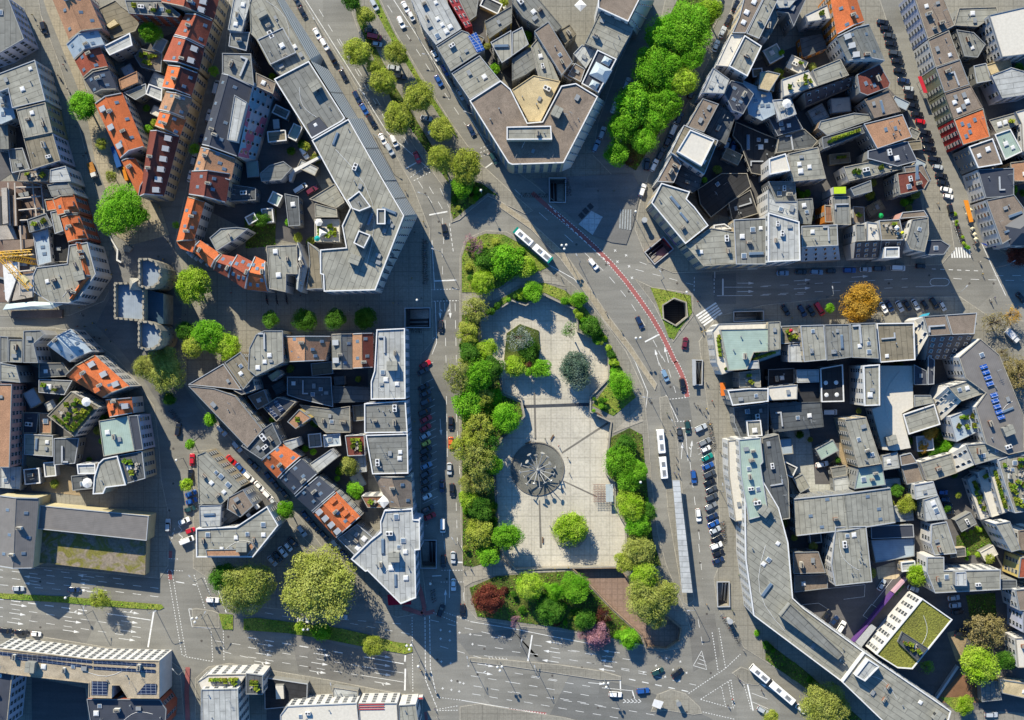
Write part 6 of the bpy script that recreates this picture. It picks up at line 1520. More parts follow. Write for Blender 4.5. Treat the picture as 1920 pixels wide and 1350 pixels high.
ORD = ['first', 'second', 'third', 'fourth', 'fifth', 'sixth', 'seventh', 'eighth', 'ninth', 'tenth', 'eleventh', 'twelfth', 'thirteenth', 'fourteenth', 'fifteenth', 'sixteenth', 'seventeenth', 'eighteenth', 'nineteenth', 'twentieth']
ROWS = [
 ('03', -8, 'from the top in the angled row at the top right', "855,165,k 880,210,k 905,265,d 918,325,k 945,395,d,u 965,455,k 980,525,k 1010,600,n 1045,660,s,h 1065,725,k,u 1080,785,k 1110,850,k 1135,905,r,h 1165,985,k,u 1190,1045,k 1205,1110,k 1240,1185,k,u 1265,1243,s,h 1290,1308,k"),
 ('13', -12, 'from the top in the short row by the bicycle racks', "1305,10,k 1328,62,w 1343,112,w,h"),
 ('21', 28, 'from the top in the angled row west of the left avenue', "1260,12,r 1245,62,d 1250,178,k 1262,228,d 1268,288,d,u 1255,365,k,u 1265,420,r 1262,485,r 1258,545,s 1265,600,y,h 1265,650,k,e 1265,705,k 1268,768,l 1268,825,d,e 1268,880,d 1268,937,d 1272,998,w,h 1280,1088,d,e 1295,1145,r"),
 ('22', 27, 'from the top in the angled row on the wide right pavement', "1405,485,s,e 1435,590,g,e 1442,643,w,h 1455,705,t 1460,770,b 1470,828,d,u 1470,890,k 1485,945,d 1485,1000,d,u 1480,1068,g,e 1490,1145,n 1500,1200,b 1512,1248,s 1525,1312,k"),
 ('32', 24, 'from the top of the last group on the wide right pavement', "1520,52,w,u 1537,108,k 1535,162,n"),
 ('01', -60, 'from the top at the office block kerb', "300,0,d 345,90,k 455,250,w 510,330,w,e 568,430,k,v 650,560,k 752,722,n,e 805,812,b 862,902,k,e"),
 ('01', -62, 'from the top along the right kerb of the upper avenue', "1112,50,w 1157,120,w,h 1290,320,k 1335,415,w 1412,522,b 1470,605,k 1525,702,s 1602,815,n"),
 ('01', -8, 'from the top among the cars under the median trees', "855,228,d 882,275,r,v 902,330,s,h 1025,505,s 1070,568,k,e 1268,880,s 1312,990,w,h"),
 ('01', -62, 'of the three beside the striped terraces of the upper avenue', "943,1035,w 1028,1048,w,u 995,1112,s,e"),
 ('02', 67, 'from the top along the right kerb of the tree lined street', "1550,15,d,h 1665,42,k 1612,150,k 1567,240,s 1520,342,w 1335,690,k,e 1247,880,k,e 1205,958,w,v 1165,1042,k,e 1110,1147,k,u"),
 ('02', 68, 'from the top along the left kerb of the tree lined street', "855,620,s 965,665,s,h 762,800,w 672,988,s,e 628,1085,l,e"),
 ('13', 0, 'from the left along the north kerb of the wide street', "110,683,l 245,675,k 362,675,l,e 470,667,k,h 608,662,b,e 728,656,s 832,650,d,e 968,645,w,v 1137,632,k,h"),
 ('13', -60, 'from the left in the angled row south of the wide street', "130,960,k 255,965,n,e 320,965,k 382,950,r,v 860,940,w 907,930,n 980,930,s 1037,925,k 1098,917,s 1168,922,k,h 1237,910,k,u 1300,930,s,h"),
 ('20', -48, 'from the top beside the long brown diagonal roof', "1650,505,s,e 1765,625,s,e 1870,745,d,h"),
 ('20', -47, 'from the top along the east side of the triangular block', "1722,725,r 1790,787,b 1852,850,w,e 1930,920,w 1995,990,w,e 2040,1042,s,h"),
 ('20', 22, 'from the top on the west side of the triangular block', "1422,975,b 1427,1030,b 1415,1090,q 1370,1180,w 1418,1250,r,h 1392,1322,w,v"),
 ('21', -50, 'from the top of the shaded line on the narrow street', "0,775,d 95,850,n 155,920,k 215,980,k 370,1140,n 435,1215,k 505,1285,k"),
 ('31', -48, 'from the left in the little car park above the plane trees', "120,165,s 162,135,k 200,98,w 240,60,w,h 275,25,k"),
 ('30', -4, 'from the left parked before the beige office roof', "45,685,k,u 160,697,k,e 268,710,w,h"),
 ('33', 55, 'from the left against the long angled grey block', "435,570,k 490,612,n 545,655,w,u"),
 ('33', 5, 'from the top in the yard east of the mossy roofed office', "1382,440,s 1392,495,s 1410,545,k"),
 ('23', 0, 'from the top in the dark yard left of the stepped balconies', "1300,965,b,h 1315,1018,n,h 1335,1065,k,h 1350,1112,k,h"),
 ('00', 77, 'from the top along the narrow lane right of the beige houses', "1610,650,s,v 1555,860,s,e 1500,1035,n,h 1442,1185,s,e 1417,1312,w")]
for t_, dg, ph, s_ in ROWS:
    es = s_.split()
    for i, q in enumerate(es):
        f = q.split(','); kd = f[3] if len(f) > 3 else 'c'; nm = 'van' if kd == 'v' else 'car'
        if ph.startswith('of the'): lb = f"{CARC[f[2]][0]} {nm}, {ORD[i]} {ph}"
        else: lb = f"{CARC[f[2]][0]} {nm}, {ORD[i]} {ph}"
        car(t_, float(f[0]), float(f[1]), dg + random.Random(i * 7 + len(ph)).uniform(-3, 3), f[2], kd, lb)
SINGLE = [
 ('21', 1450, 450, -90, 'k', 'e', 'black car on the avenue under the pale tree, north of the orange car', 1), ('21', 1450, 598, -90, 'o', 'c', 'orange red car half hidden under the pale tree on the left avenue', 1),
 ('21', 1440, 790, -90, 's', 'c', 'silver car half hidden under the pale tree west of the fountain', 1), ('21', 1385, 920, -90, 'n', 'c', 'dark blue car driving in shade, left of a black car', 1),
 ('21', 1460, 948, -88, 'k', 'e', 'black car driving at the shadow edge west of the fountain', 1), ('21', 1390, 1212, -90, 'w', 'v', 'white van driving down the left avenue beside the last parked cars', 1),
 ('31', 1395, 170, -90, 'k', 'e', 'black car at the stop line by the escalator pit of the south tip', 1), ('31', 1468, 140, -90, 's', 'c', 'silver car at the stop line by the escalator pit of the south tip', 1),
 ('31', 1470, 343, -90, 'w', 'c', 'white car crossing the cycle markings west of the copper beech', 1), ('31', 1540, 535, -88, 'k', 'e', 'black car just left of the copper beech', 1),
 ('31', 1378, 535, 68, 'k', 'e', 'black car turning at the corner below the south tip', 1), ('11', 1405, 365, -80, 'k', 'e', 'black car alone on the avenue east of the huge office block', 1),
 ('11', 1375, 1080, -90, 'k', 'c', 'dark car in deep shade beside the escalator pit of the tree row', 1), ('22', 1140, 95, -66, 'l', 'e', 'blue grey car in the middle lane next to the red bike lane', 1),
 ('22', 1270, 165, -82, 'k', 'e', 'black car overlapping the end of the red bike lane', 1), ('22', 1248, 528, -85, 'd', 'c', 'dark grey car waiting left of the teal one at the dotted line', 1),
 ('22', 1308, 480, -83, 'q', 'e', 'dark green car waiting at the dotted line right of a grey one', 1), ('22', 1353, 850, -84, 'b', 'e', 'blue car driving beside the tram stop roof', 1),
 ('22', 1388, 1135, -84, 'w', 'e', 'white car driving beside the tram stop roof, south of the blue car', 1), ('12', 605, 615, -52, 'w', 'e', 'white car driving round the curve below the big shadow', 1),
 ('12', 950, 1050, -65, 'n', 'e', 'dark blue car driving round the curve left of the red bike lane', 1), ('12', 1288, 1205, 80, 'm', 'c', 'maroon car in the turning lane south of the shaft island', 1),
 ('01', 880, 35, -62, 's', 'e', 'silver car at the top of the right carriageway of the avenue', 1), ('01', 1080, 165, -65, 'w', 'e', 'white car driving on the right carriageway of the upper avenue', 1),
 ('01', 1360, 600, -60, 'b', 'c', 'bright blue car driving on the right carriageway of the upper avenue', 1), ('01', 1602, 968, -62, 'n', 'c', 'dark blue car driving beside the big brown gravel block', 1),
 ('01', 1772, 1178, -58, 'q', 'e', 'dark teal car at the crossing by the pointed brown block', 1), ('01', 1200, 1172, -68, 'r', 'c', 'red car at the lights at the foot of the left carriageway', 1),
 ('01', 235, 995, -20, 'k', 'c', 'dark car in the black courtyard behind the grey truck', 0), ('01', 360, 1140, -58, 'w', 'e', 'white car in the sunny corner of the black courtyard', 0),
 ('01', 1820, 70, 25, 'w', 'e', 'white car alone in the yard at the top beside the yellow edge', 0), ('11', 332, 52, 33, 'w', 'v', 'white van parked in the yard of the huge office block', 0),
 ('11', 418, 65, 33, 'm', 'e', 'dark red car parked next to the white yard van', 0), ('12', 972, 65, 72, 'w', 'u', 'white car on the shaded square near the upper right block', 1),
 ('02', 1005, 1222, 82, 'k', 'u', 'black car driving out below the street grove', 1), ('02', 1060, 1230, 65, 'w', 'e', 'white car leaving the tree lined street beside a black one', 1),
 ('02', 1602, 1068, 70, 's', 'e', 'silver car in the dark yard next to the blue one', 0), ('02', 1650, 1090, 72, 'b', 'e', 'blue car in the dark yard by a pale shed', 0),
 ('20', 1325, 495, 82, 'k', 'e', 'black car on the street west of the brown diagonal roof', 0), ('20', 1430, 722, 88, 'r', 'c', 'red car at the north tip of the triangular block', 0),
 ('20', 1418, 840, 88, 'k', 'e', 'black car parked below the red one at the triangular block', 0), ('20', 1250, 1210, 88, 's', 'e', 'silver car driving beside the church', 1),
 ('20', 278, 885, 0, 'k', 'c', 'dark car alone in the sandy yard above the church', 0), ('21', 342, 1252, -55, 's', 'e', 'silver blue car driving on the narrow street near the round tree', 1),
 ('31', 595, 45, -52, 's', 'e', 'silver car parked in line beside the big orange and red roof end', 0), ('31', 662, 127, -50, 'b', 'e', 'blue car parked below the silver one near the south tip', 0),
 ('31', 350, 608, -3, 'w', 'c', 'white convertible like car left of the grass median bush', 1), ('31', 635, 582, -3, 's', 'c', 'silver car nearly hidden under the largest plane tree', 1),
 ('30', 135, 372, 0, 's', 'c', 'silver car in the upper carriageway at the far left', 1), ('30', 550, 380, 0, 'n', 'c', 'dark blue car in the church shadow on the upper carriageway', 1),
 ('30', 1582, 457, -3, 'w', 'e', 'white car waiting left of the big plane trees', 1), ('32', 1085, 990, 25, 'q', 'e', 'dark green car turning on the lower junction', 1),
 ('32', 1230, 1000, 38, 'k', 'e', 'black car turning on the lower junction', 1), ('32', 770, 1160, -3, 'w', 'e', 'white car by the end of the lower median', 1),
 ('32', 975, 1133, 5, 'b', 'e', 'blue car next to the lower traffic island', 1), ('32', 1870, 1282, -30, 's', 'e', 'silver car on the tram street at the bottom edge', 1),
 ('33', 845, 345, 60, 's', 'c', 'silver car in the striped car park beside the purple wall', 0), ('33', 1080, 372, -20, 's', 'c', 'silver car under the bright green tree at the purple wall', 0),
 ('33', 1435, 705, 0, 'k', 'c', 'black car beside the wide thin branched tree', 0), ('33', 1662, 1310, 0, 's', 'e', 'silver car in the shed yard at the bottom right', 0), ('33', 245, 1268, -42, 'w', 'c', 'white car just behind the long bus at the bottom', 1),
 ('23', 402, 757, 12, 'w', 'e', 'white car at the end of the striped bays in the inner yard', 0), ('23', 460, 368, 0, 'w', 'v', 'white van beside the round skylight roof', 0),
 ('13', 1360, 218, -78, 'k', 'u', 'black car beside the planted bicycle racks', 0), ('13', 1885, 865, -50, 'k', 'c', 'black car at the right edge of the junction', 1), ('00', 325, 208, -75, 'k', 'u', 'black car alone on the upper beige street', 0)]
for t_, x_, y_, dg, c_, k_, l_, mv in SINGLE: car(t_, x_, y_, dg, c_, k_, l_, mv)
# ---------------------------------------------------------------- buses
def bus(tile, x0, y0, x1, y1, label, ends=None, split=.5):
    a, b = Vector(P(tile, x0, y0, 3)), Vector(P(tile, x1, y1, 3)); L_ = (b - a).length; c = (a + b) / 2; an = math.atan2((b - a).y, (b - a).x)
    t = thing('articulated_bus', label, 'bus', (c.x, c.y, 0), an); WB = mat('bus_white', rgb(236, 236, 234, .8), 'plain', .4); TQ = mat('bus_turquoise', rgb(0, 150, 130), 'plain', .4)
    u = -L_ / 2; parts_ = [(-L_ / 2, -L_ / 2 + L_ * split - .6), (-L_ / 2 + L_ * split + .6, L_ / 2)]
    for i, (p, q) in enumerate(parts_):
        m = MB(); cx_ = (p + q) / 2; hl = (q - p) / 2
        sec = lambda z, g: [(x + cx_, y, zz) for x, y, zz in rrect(hl - g, 1.27 - g, z, .25)]
        loft(m, [sec(3.05, .12), sec(2.9, 0), sec(.35, 0)]); m.face(sec(3.052, .12), 0)
        sg = obj('body', m, [WB], t)
        m = MB()
        for sy in (-1, 1): m.box((cx_, sy * 1.28, 1.45), (hl * 2 - .7, .06, .95))
        m.box((q + .0 if i else p, 0, 1.2), (.08, 2.1, 1.3)); obj('windows', m, [CARG], t)
        if ends:
            m = MB(); ex = q - .35 if i else p + .35; m.box((ex, 0, 2.2), (.75, 2.6, .9)); obj('end_panel', m, [TQ], t)
        for hx, sx in ((cx_ - hl * .35, 1.6), (cx_ + hl * .45, 2.2)):
            m = MB(); m.box((hx, 0, 3.02), (sx, 1.3, .22), 0, 0); h_ = obj('roof_unit', m, [M_COP], sg)
            m = MB(); [m.box((hx + k * .35 - sx * .3, 0, 3.24), (.14, 1.0, .04)) for k in range(int(sx / .4))]; obj('grille', m, [M_DARK], sg)
        for sy in (-1, 1):
            m = MB(); m.tube([(cx_, sy * 1.0, .48), (cx_, sy * 1.29, .48)], .48, 12); obj('wheel', m, [M_BLK], t)
    m = MB(); g0, g1 = parts_[0][1], parts_[1][0]
    for k in range(6): m.box((g0 + (g1 - g0) * (k + .5) / 6, 0, .5), ((g1 - g0) / 6 * .7, 2.3, 2.4))
    obj('bellows', m, [M_DARK if not ends else M_GREY], t)
    return t
bus('12', 22, 358, 290, 590, 'white bendy bus with turquoise ends beside the round top garden', True, .5)
bus('22', 1103, 497, 1137, 865, 'long white bendy bus standing north of the tram stop roof', False, .52)
bus('33', -118, 960, 195, 1225, 'long white bendy bus driving down the tram street at the bottom', False, .42)
def truck(tile, x, y, deg, label, boxc, cabc, bl=4.2, flat=False, nm='box_truck'):
    X, Y = P(tile, x, y, 2); t = thing(nm, label, 'truck', (X, Y, ground_z(X, Y)), R(deg))
    m = MB(); m.box((-.9, 0, .9), (bl, 2.2, 1.6 if not flat else .5)); obj('cargo_box', m, [boxc], t)
    m = MB(); m.box((bl / 2 + .1, 0, .5), (1.7, 2.1, 1.7), 0, 0, tz=.85); cb = obj('cab', m, [cabc], t)
    m = MB(); m.box((bl / 2 + .7, 0, 1.4), (.35, 1.7, .6)); obj('windscreen', m, [CARG], cb)
    m = MB(); m.box((-.4, 0, .55), (bl + 1.2, 1.0, .35)); obj('chassis', m, [M_DARK], t)
    for sx in (-1.9, 1.6):
        for sy in (-1, 1): m = MB(); m.tube([(sx, sy * .75, .45), (sx, sy * 1.08, .45)], .45, 10); obj('wheel', m, [M_BLK], t)
    return t
truck('01', 155, 945, -85, 'grey box truck in the black courtyard', M_COPW, mat('truck_blue', rgb(110, 140, 160), 'plain'), 3.4)
truck('00', 680, 1262, -70, 'white flat bed truck with brown load near the blue container', mat('load_wood', rgb(190, 130, 60), 'gravel'), M_WHITE, 3.6, True)
truck('13', 1820, 1150, -45, 'white truck parked under the bare trees at the right edge', M_COPW, M_WHITE, 3.8)
# ---------------------------------------------------------------- city gate
STONE = mat('old_stone', rgb(168, 160, 142), 'stone'); ROOFB = mat('gate_metal_roof', rgb(158, 170, 182), 'metal', .5)
def gate():
    X, Y = P('10', 1050, 900, 0); t = thing('city_gate', 'medieval stone city gate with two half round towers and blue metal roofs', 'gate tower', (X, Y, 0))
    def loc(p): return [(x - X, y - Y) for x, y in p]
    def bat(p, h, nm, hr, slit=True):
        p = ccw(loc(p)); m = MB(); n = len(p)
        for i in range(n):
            j = (i + 1) % n; m.face([(*p[i], 0), (*p[j], 0), (*p[j], h), (*p[i], h)], 0)
        sg = obj(nm, m, [STONE], t)
        m = MB(); m.ring(p, h - 2.2, h, .75, 0); obj('parapet', m, [STONE], sg)
        m = MB()
        for i in range(n):
            a, b = Vector(p[i]), Vector(p[(i + 1) % n]); L_ = (b - a).length; k = max(1, int(L_ / 1.7)); d = (b - a).normalized(); nn = Vector((-d.y, d.x))
            for q in range(k):
                c = a + (b - a) * ((q + .5) / k) + nn * .36; m.box((c.x, c.y, h - .02), (.85, .7, .9), math.atan2(d.y, d.x))
        o = obj('battlement', m, [STONE], sg)
        m = MB(Vector((0, 1))); q = inset(p, .7); m.face([(x, y, hr) for x, y in q], 0); obj('roof', m, [ROOFB], sg)
        if slit:
            for i in range(n):
                a, b = Vector(p[i]), Vector(p[(i + 1) % n]); d = (b - a).normalized(); nr = Vector((d.y, -d.x)); c = (a + b) / 2
                if (b - a).length > 1.6:
                    for z in (5, 10): put(sg, 'window', SLIT, (c.x + nr.x * .03, c.y + nr.y * .03, z), math.atan2(nr.x, -nr.y))
        return sg
    m = MB(); m.box((0, 0, 0), (.7, .12, 1.5)); m.box((0, -.03, .15), (.35, .14, 1.2), 0, 1); SLIT = m.mesh('window', [M_CONC, M_GLASS])
    bat(pts('10', "852,752 1075,752 1078,1046 852,1025", 17), 17, 'hall', 15.2)
    bat(pts('10', "1032,572 1110,572 1160,596 1192,640 1205,700 1188,755 1145,792 1085,802 1034,780", 20), 20, 'tower', 18)
    bat(pts('10', "1030,1035 1110,1040 1162,1066 1196,1110 1210,1165 1192,1218 1145,1250 1085,1260 1030,1240", 20), 20, 'tower', 18)
    p = ccw(loc(pts('10', "1078,800 1216,838 1216,1062 1082,1046", 13))); m = MB(); m.prism(p, 0, 13, 0, 1); obj('gateway', m, [STONE, mat('gate_dark_roof', rgb(66, 92, 108), 'metal')], t)
    c = P('10', 1010, 765, 18); m = MB(); m.box((c[0] - X, c[1] - Y, 0), (3.6, 3.6, 18)); m.box((c[0] - X, c[1] - Y, 18), (4.1, 4.1, 3.2), 0, 1, tz=.02); obj('stair_turret', m, [STONE, M_CONC], t)
gate()
# ---------------------------------------------------------------- construction site
YEL = mat('crane_yellow', rgb(232, 176, 40), 'plain', .5)
def crane():
    X, Y = P('10', -8, 545, 34); t = thing('tower_crane', 'yellow tower crane standing over the construction site at the left edge', 'crane', (X, Y, 0))
    m = MB()
    for sx in (-.9, .9):
        for sy in (-.9, .9): m.tube([(sx, sy, 0), (sx, sy, 34)], .14, 5)
    for k in range(17):
        for a, b in (((-.9, -.9), (.9, -.9)), ((.9, -.9), (.9, .9)), ((.9, .9), (-.9, .9)), ((-.9, .9), (-.9, -.9))): m.tube([(*a, k * 2), (*b, k * 2 + 2)], .07, 4)
    obj('mast', m, [YEL], t)
    for (x, y), w_ in ((P('10', 232, 800, 34), 1.0), (P('10', 245, 528, 34), .9)):
        e = Vector((x - X, y - Y, 34.5)); d = e.copy(); d.z = 0; L_ = d.length; d.normalize(); n = Vector((-d.y, d.x, 0)) * w_; m = MB(); b0 = Vector((0, 0, 34.5)); k = int(L_ / 1.5)
        for s_ in (-1, 1): m.tube([b0 + n * s_, b0 + n * s_ + d * L_], .16, 5)
        m.tube([b0 + Vector((0, 0, 1.6)), b0 + Vector((0, 0, 1.4)) + d * L_], .16, 5)
        for i in range(k):
            a, b = b0 + d * (i * L_ / k), b0 + d * ((i + 1) * L_ / k); u = Vector((0, 0, 1.5))
            m.tube([a + n, b - n], .07, 4); m.tube([a - n, a + n], .07, 4); m.tube([a + n, b + u], .06, 4); m.tube([a - n, b + u], .06, 4)
        obj('jib', m, [YEL], t)
    m = MB(); c = Vector((P('10', 180, 735, 34)[0] - X, P('10', 180, 735, 34)[1] - Y, 33)); m.box(c, (2.2, 2.6, 2.0), .8); obj('trolley', m, [mat('crane_cream', rgb(222, 208, 160), 'plain')], t)
    m = MB(); m.box((0, 0, 0), (5, 5, .8)); obj('base', m, [M_CONC], t)
crane()
def quad_thing(nm, label, cat, tile, s, h0, h1, m_, group=None, top=None):
    p = ccw(pts(tile, s, h1)); c = centroid(p); t = MB(); lp = [(x - c[0], y - c[1]) for x, y in p]; t.prism(lp, h0, h1, 0, 1 if top else 0, True)
    o = obj(nm, t, [m_] + ([top] if top else [])); o.location = (*c, 0); return tag(o, label, cat, group)
X, Y = P('10', 120, 250); t = thing('construction_frame', 'grid of pale steel beams over the brown construction pit at the left', 'scaffold', (X, Y, 0)); m = MB()
def bl(s, z, r, mm=None):
    q = [(x - X, y - Y, z) for x, y in pts('10', s, z)]; (mm or m).tube(q, r, 5)
for s in ("120,45 310,40", "125,130 305,110", "140,215 300,200", "150,290 270,285", "60,10 75,330", "240,0 275,290", "305,0 330,240", "110,10 120,330", "150,330 160,520", "60,560 250,545", "60,680 250,660", "140,600 150,850"): bl(s, 6, .3)
obj('beam', m, [mat('steel_beam_pale', rgb(206, 196, 184), 'plain')], t)
m = MB()
for cx_, cy_ in ((120, 45), (240, 42), (305, 40), (125, 130), (305, 110), (140, 215), (275, 205), (150, 290), (60, 560), (250, 545), (60, 680), (250, 660), (150, 850)):
    x, y = P('10', cx_, cy_, 6); m.tube([(x - X, y - Y, 0), (x - X, y - Y, 6)], .2, 6)
obj('post', m, [M_GREY], t)
CSLAB = mat('site_concrete', rgb(184, 176, 166), 'gravel'); BRN = mat('site_wall_brown', rgb(140, 122, 108), 'gravel')
for i, (s, h, l, mm) in enumerate([("10,50 50,45 60,310 20,320", 7, 'narrow white ribbed slab at the far left of the construction site', CSLAB), ("-20,330 90,325 130,430 -20,435", 3, 'pale triangular slab in the construction site', CSLAB), ("20,440 250,430 250,480 30,540", 5, 'brown slotted wall strip above the crane arm', BRN),
     ("20,620 130,600 130,700 60,900 40,880", 2, 'white sheeted slope under the crane arm', M_COPW), ("140,700 250,680 250,860 90,890", 1.5, 'pale floor slab beside the corner house of the construction site', CSLAB), ("60,110 120,100 130,330 90,330", 5, 'brown standing wall left of the steel beams', BRN), ("130,330 190,330 200,430 150,430", 4, 'brown wall block below the steel beams', BRN), ("-40,120 8,110 15,330 -40,330", 3, 'dark trench cover at the left edge of the construction site', M_DARK)]):
    quad_thing('site_slab', l, 'slab', '10', s, -.1, h, mm)
rg = random.Random(8)
for i in range(26):
    x, y = rg.uniform(20, 240), rg.uniform(20, 860); a = rg.uniform(-30, 30); q = P('10', x, y); m = MB(); m.box((0, 0, 0), (rg.uniform(1.5, 4.5), rg.uniform(.6, 1.6), rg.uniform(.4, 1.4)), 0); o = obj('material_stack', m, [rg.choice([M_BRICK, CSLAB, BRN, M_WOOD, M_GREY])]); o.location = (*q, .3); o.rotation_euler.z = R(a)
    tag(o, 'low stack of building material lying in the brown construction pit', 'stack', 'stacks of building material in the construction pit')
m = MB(); X, Y = P('10', 240, 930, 4); pp = [(x - X, y - Y) for x, y in pts('10', "20,955 45,915 250,895 330,898 470,914 385,948 200,955", 4)]
pp = ccw(pp); cc = (0, 0, 5.2)
for i in range(len(pp)): m.face([(*pp[i], 3.9), (*pp[(i + 1) % len(pp)], 3.9), cc], 0); m.face([(*pp[i], 3.3), (*pp[(i + 1) % len(pp)], 3.3), (*pp[(i + 1) % len(pp)], 3.9), (*pp[i], 3.9)], 0)
for q in pp: m.tube([(*q, 0), (*q, 3.4)], .1, 5)
o = obj('canopy', m, [mat('white_tarpaulin', rgb(216, 232, 232), 'plain')]); o.location = (X, Y, 0); tag(o, 'long white tarpaulin canopy along the south side of the construction site', 'canopy')
quad_thing('skip', 'open brown skip with rubble below the white canopy', 'skip', '10', "82,962 465,955 462,1015 82,1020", .1, 1.6, BRN, top=RUBBLE)
quad_thing('container', 'blue tilted container between the long orange house and the street tree', 'container', '00', "822,1095 850,1085 905,1235 868,1250", .2, 2.8, mat('container_blue', rgb(30, 90, 160), 'plain'))
quad_thing('skip', 'orange skip at the foot of the long orange house', 'skip', '00', "905,1245 925,1240 955,1340 930,1345", .2, 2.0, mat('skip_orange', rgb(226, 140, 30), 'plain'))
quad_thing('digger', 'small red digger standing near the site truck', 'digger', '00', "610,1085 640,1080 670,1190 635,1190", .2, 2.2, mat('digger_red', rgb(200, 60, 40), 'plain')) if False else None
# ---------------------------------------------------------------- tram stop, pavilion, shelters, awnings
def canopy(nm, label, cat, tile, s, h, th, m_, posts=True, z0=0.0, rows=2, pm=None):
    p = ccw(pts(tile, s, h + z0)); c = centroid(p); t = thing(nm, label, cat, (*c, z0)); lp = [(x - c[0], y - c[1]) for x, y in p]
    m = MB((Vector(lp[1]) - Vector(lp[0])).to_tuple()); m.prism(lp, h - th, h, 0, 0, True); obj('roof', m, [m_], t)
    if posts:
        el = max(range(4), key=lambda i: (Vector(lp[i]) - Vector(lp[(i + 1) % 4])).length); a, b, cc, d = [Vector(lp[(el + k) % 4]) for k in range(4)]; n = max(2, int((b - a).length / 6))
        for i in range(n):
            for k in ((.2, .8) if rows == 2 else (.5,)):
                q = a.lerp(b, (i + .5) / n).lerp(d.lerp(cc, (i + .5) / n), k); m = MB(); m.tube([(*q, -.05), (*q, h - th)], .09, 6); obj('post', m, [pm or M_GREY], t)
    return t
canopy('tram_stop_shelter', 'long pale flat roof of the bus and tram stop beside the avenue lanes', 'shelter', '22', "1195,876 1248,876 1345,1713 1266,1713", 4.2, .35, mat('shelter_roof', rgb(190, 194, 196), 'felt'), rows=1)
canopy('shelter', 'white lattice shelter on the wide pavement east of the bike lane', 'shelter', '22', "1340,-25 1368,-25 1372,165 1345,165", 2.9, .2, M_COP)
GLR = mat('glass_roof_pale', rgb(196, 208, 212), 'metal', .3)
t = canopy('pavilion', 'glazed pavilion with a lattice of thin posts on the plaza', 'pavilion', '22', "697,905 752,903 754,1036 700,1038", 3.4, .2, GLR, z0=ZP, pm=M_DARK)
m = MB(); c = t.location
for i in range(9):
    for j in range(8):
        x, y = P('22', 612 + i * 11, 908 + j * 18, 0); x -= c.x; y -= c.y
        if i % 2 == 0: m.tube([(x, y, 0), (x, y, 2.6)], .04, 4)
    x0, y0 = P('22', 612 + i * 11, 905, 0); x1, y1 = P('22', 612 + i * 11, 1040, 0); m.tube([(x0 - c.x, y0 - c.y, 2.6), (x1 - c.x, y1 - c.y, 2.6)], .05, 4)
for j in range(8): x0, y0 = P('22', 606, 908 + j * 18, 0); x1, y1 = P('22', 700, 908 + j * 18, 0); m.tube([(x0 - c.x, y0 - c.y, 2.64), (x1 - c.x, y1 - c.y, 2.64)], .05, 4)
obj('lattice', m, [mat('lattice_rust', rgb(150, 110, 100), 'plain')], t)
canopy('bus_shelter', 'small white roofed shelter on the lower traffic island', 'shelter', '32', "1060,1195 1130,1215 1105,1270 1042,1245", 2.8, .2, M_COPW)
canopy('kiosk_roof', 'glass roofed kiosk on the shaded corner south west of the red lane end', 'shelter', '31', "1228,15 1240,15 1240,205 1228,205", 2.5, .15, M_GREY) if False else None
def awning(label, tile, s, col, h=3.2, nm='awning'): return canopy(nm, label, 'awning', tile, s, h, .12, mat('awning_' + '_'.join(map(str, col)), rgb(*col), 'plain'), True, rows=1)
awning('pink mauve awning along the planted corner building, by the tilted escalator pit', '12', "1135,368 1155,360 1238,462 1218,475", (176, 110, 160))
awning('red awning on the left side of the pointed south tip', '31', "978,418 1010,415 1080,490 985,498", (190, 14, 50)); awning('red awning on the right side of the pointed south tip', '31', "1085,490 1155,462 1156,490 1090,492", (190, 14, 50))
awning('red banner awning on the olive facade at the top right', '03', "1115,570 1143,566 1188,690 1160,692", (206, 40, 60), 5)
awning('orange awning with a striped end beside the grey roof on the wide pavement', '22', "1548,150 1588,148 1590,245 1556,248", (238, 126, 40), 8)
awning('orange awnings of the cafe under the white facade', '13', "1455,140 1490,140 1530,300 1500,305", (238, 150, 40), 4); awning('blue shop awning on the corner below the cafe facade', '13', "1580,455 1735,490 1790,508 1620,478", (24, 60, 150), 3.6)
awning('teal striped awning of the cafe corner on the wide street', '13', "1105,1020 1150,990 1205,978 1195,998", (70, 180, 210), 3.6)
awning('cream half round awning over a door on the shaded north pavement', '12', "1752,615 1828,612 1826,655 1755,660", (226, 218, 196), 3.2)
quad_thing('boundary_wall', 'purple painted wall between the two yards at the lower right', 'wall', '33', "632,765 925,402 940,410 646,772", .1, 3.2, mat('purple_paint', rgb(104, 66, 140), 'plain')); quad_thing('boundary_wall', 'pink end piece of the purple wall beside the green bins', 'wall', '33', "930,398 1030,290 1042,298 942,408", .1, 3.2, mat('pink_paint', rgb(206, 170, 186), 'plain'))
quad_thing('canopy', 'white flat canopy at the lower end of the purple wall', 'canopy', '33', "650,770 770,635 808,662 695,810", 2.8, 3.2, M_COP)
for i in range(3): quad_thing('bin', 'green waste container in the row at the purple wall', 'bin', '33', f"{942+i*22},{412-i*26} {958+i*22},{393-i*26} {974+i*22},{404-i*26} {958+i*22},{424-i*26}", .1, 1.3, mat('bin_green', rgb(70, 120, 70), 'plain'), group='green waste containers in a row at the purple wall')
quad_thing('boundary_wall', 'pale wall along the east side of the mossy roofed office yard', 'wall', '33', "1410,945 1425,955 1262,1195 1248,1185", .1, 2.2, M_COP); quad_thing('boundary_wall', 'pale zigzag yard wall left of the sandy yard', 'wall', '20', "165,480 178,480 172,770 158,950 145,950 158,770", .1, 3, M_COP)
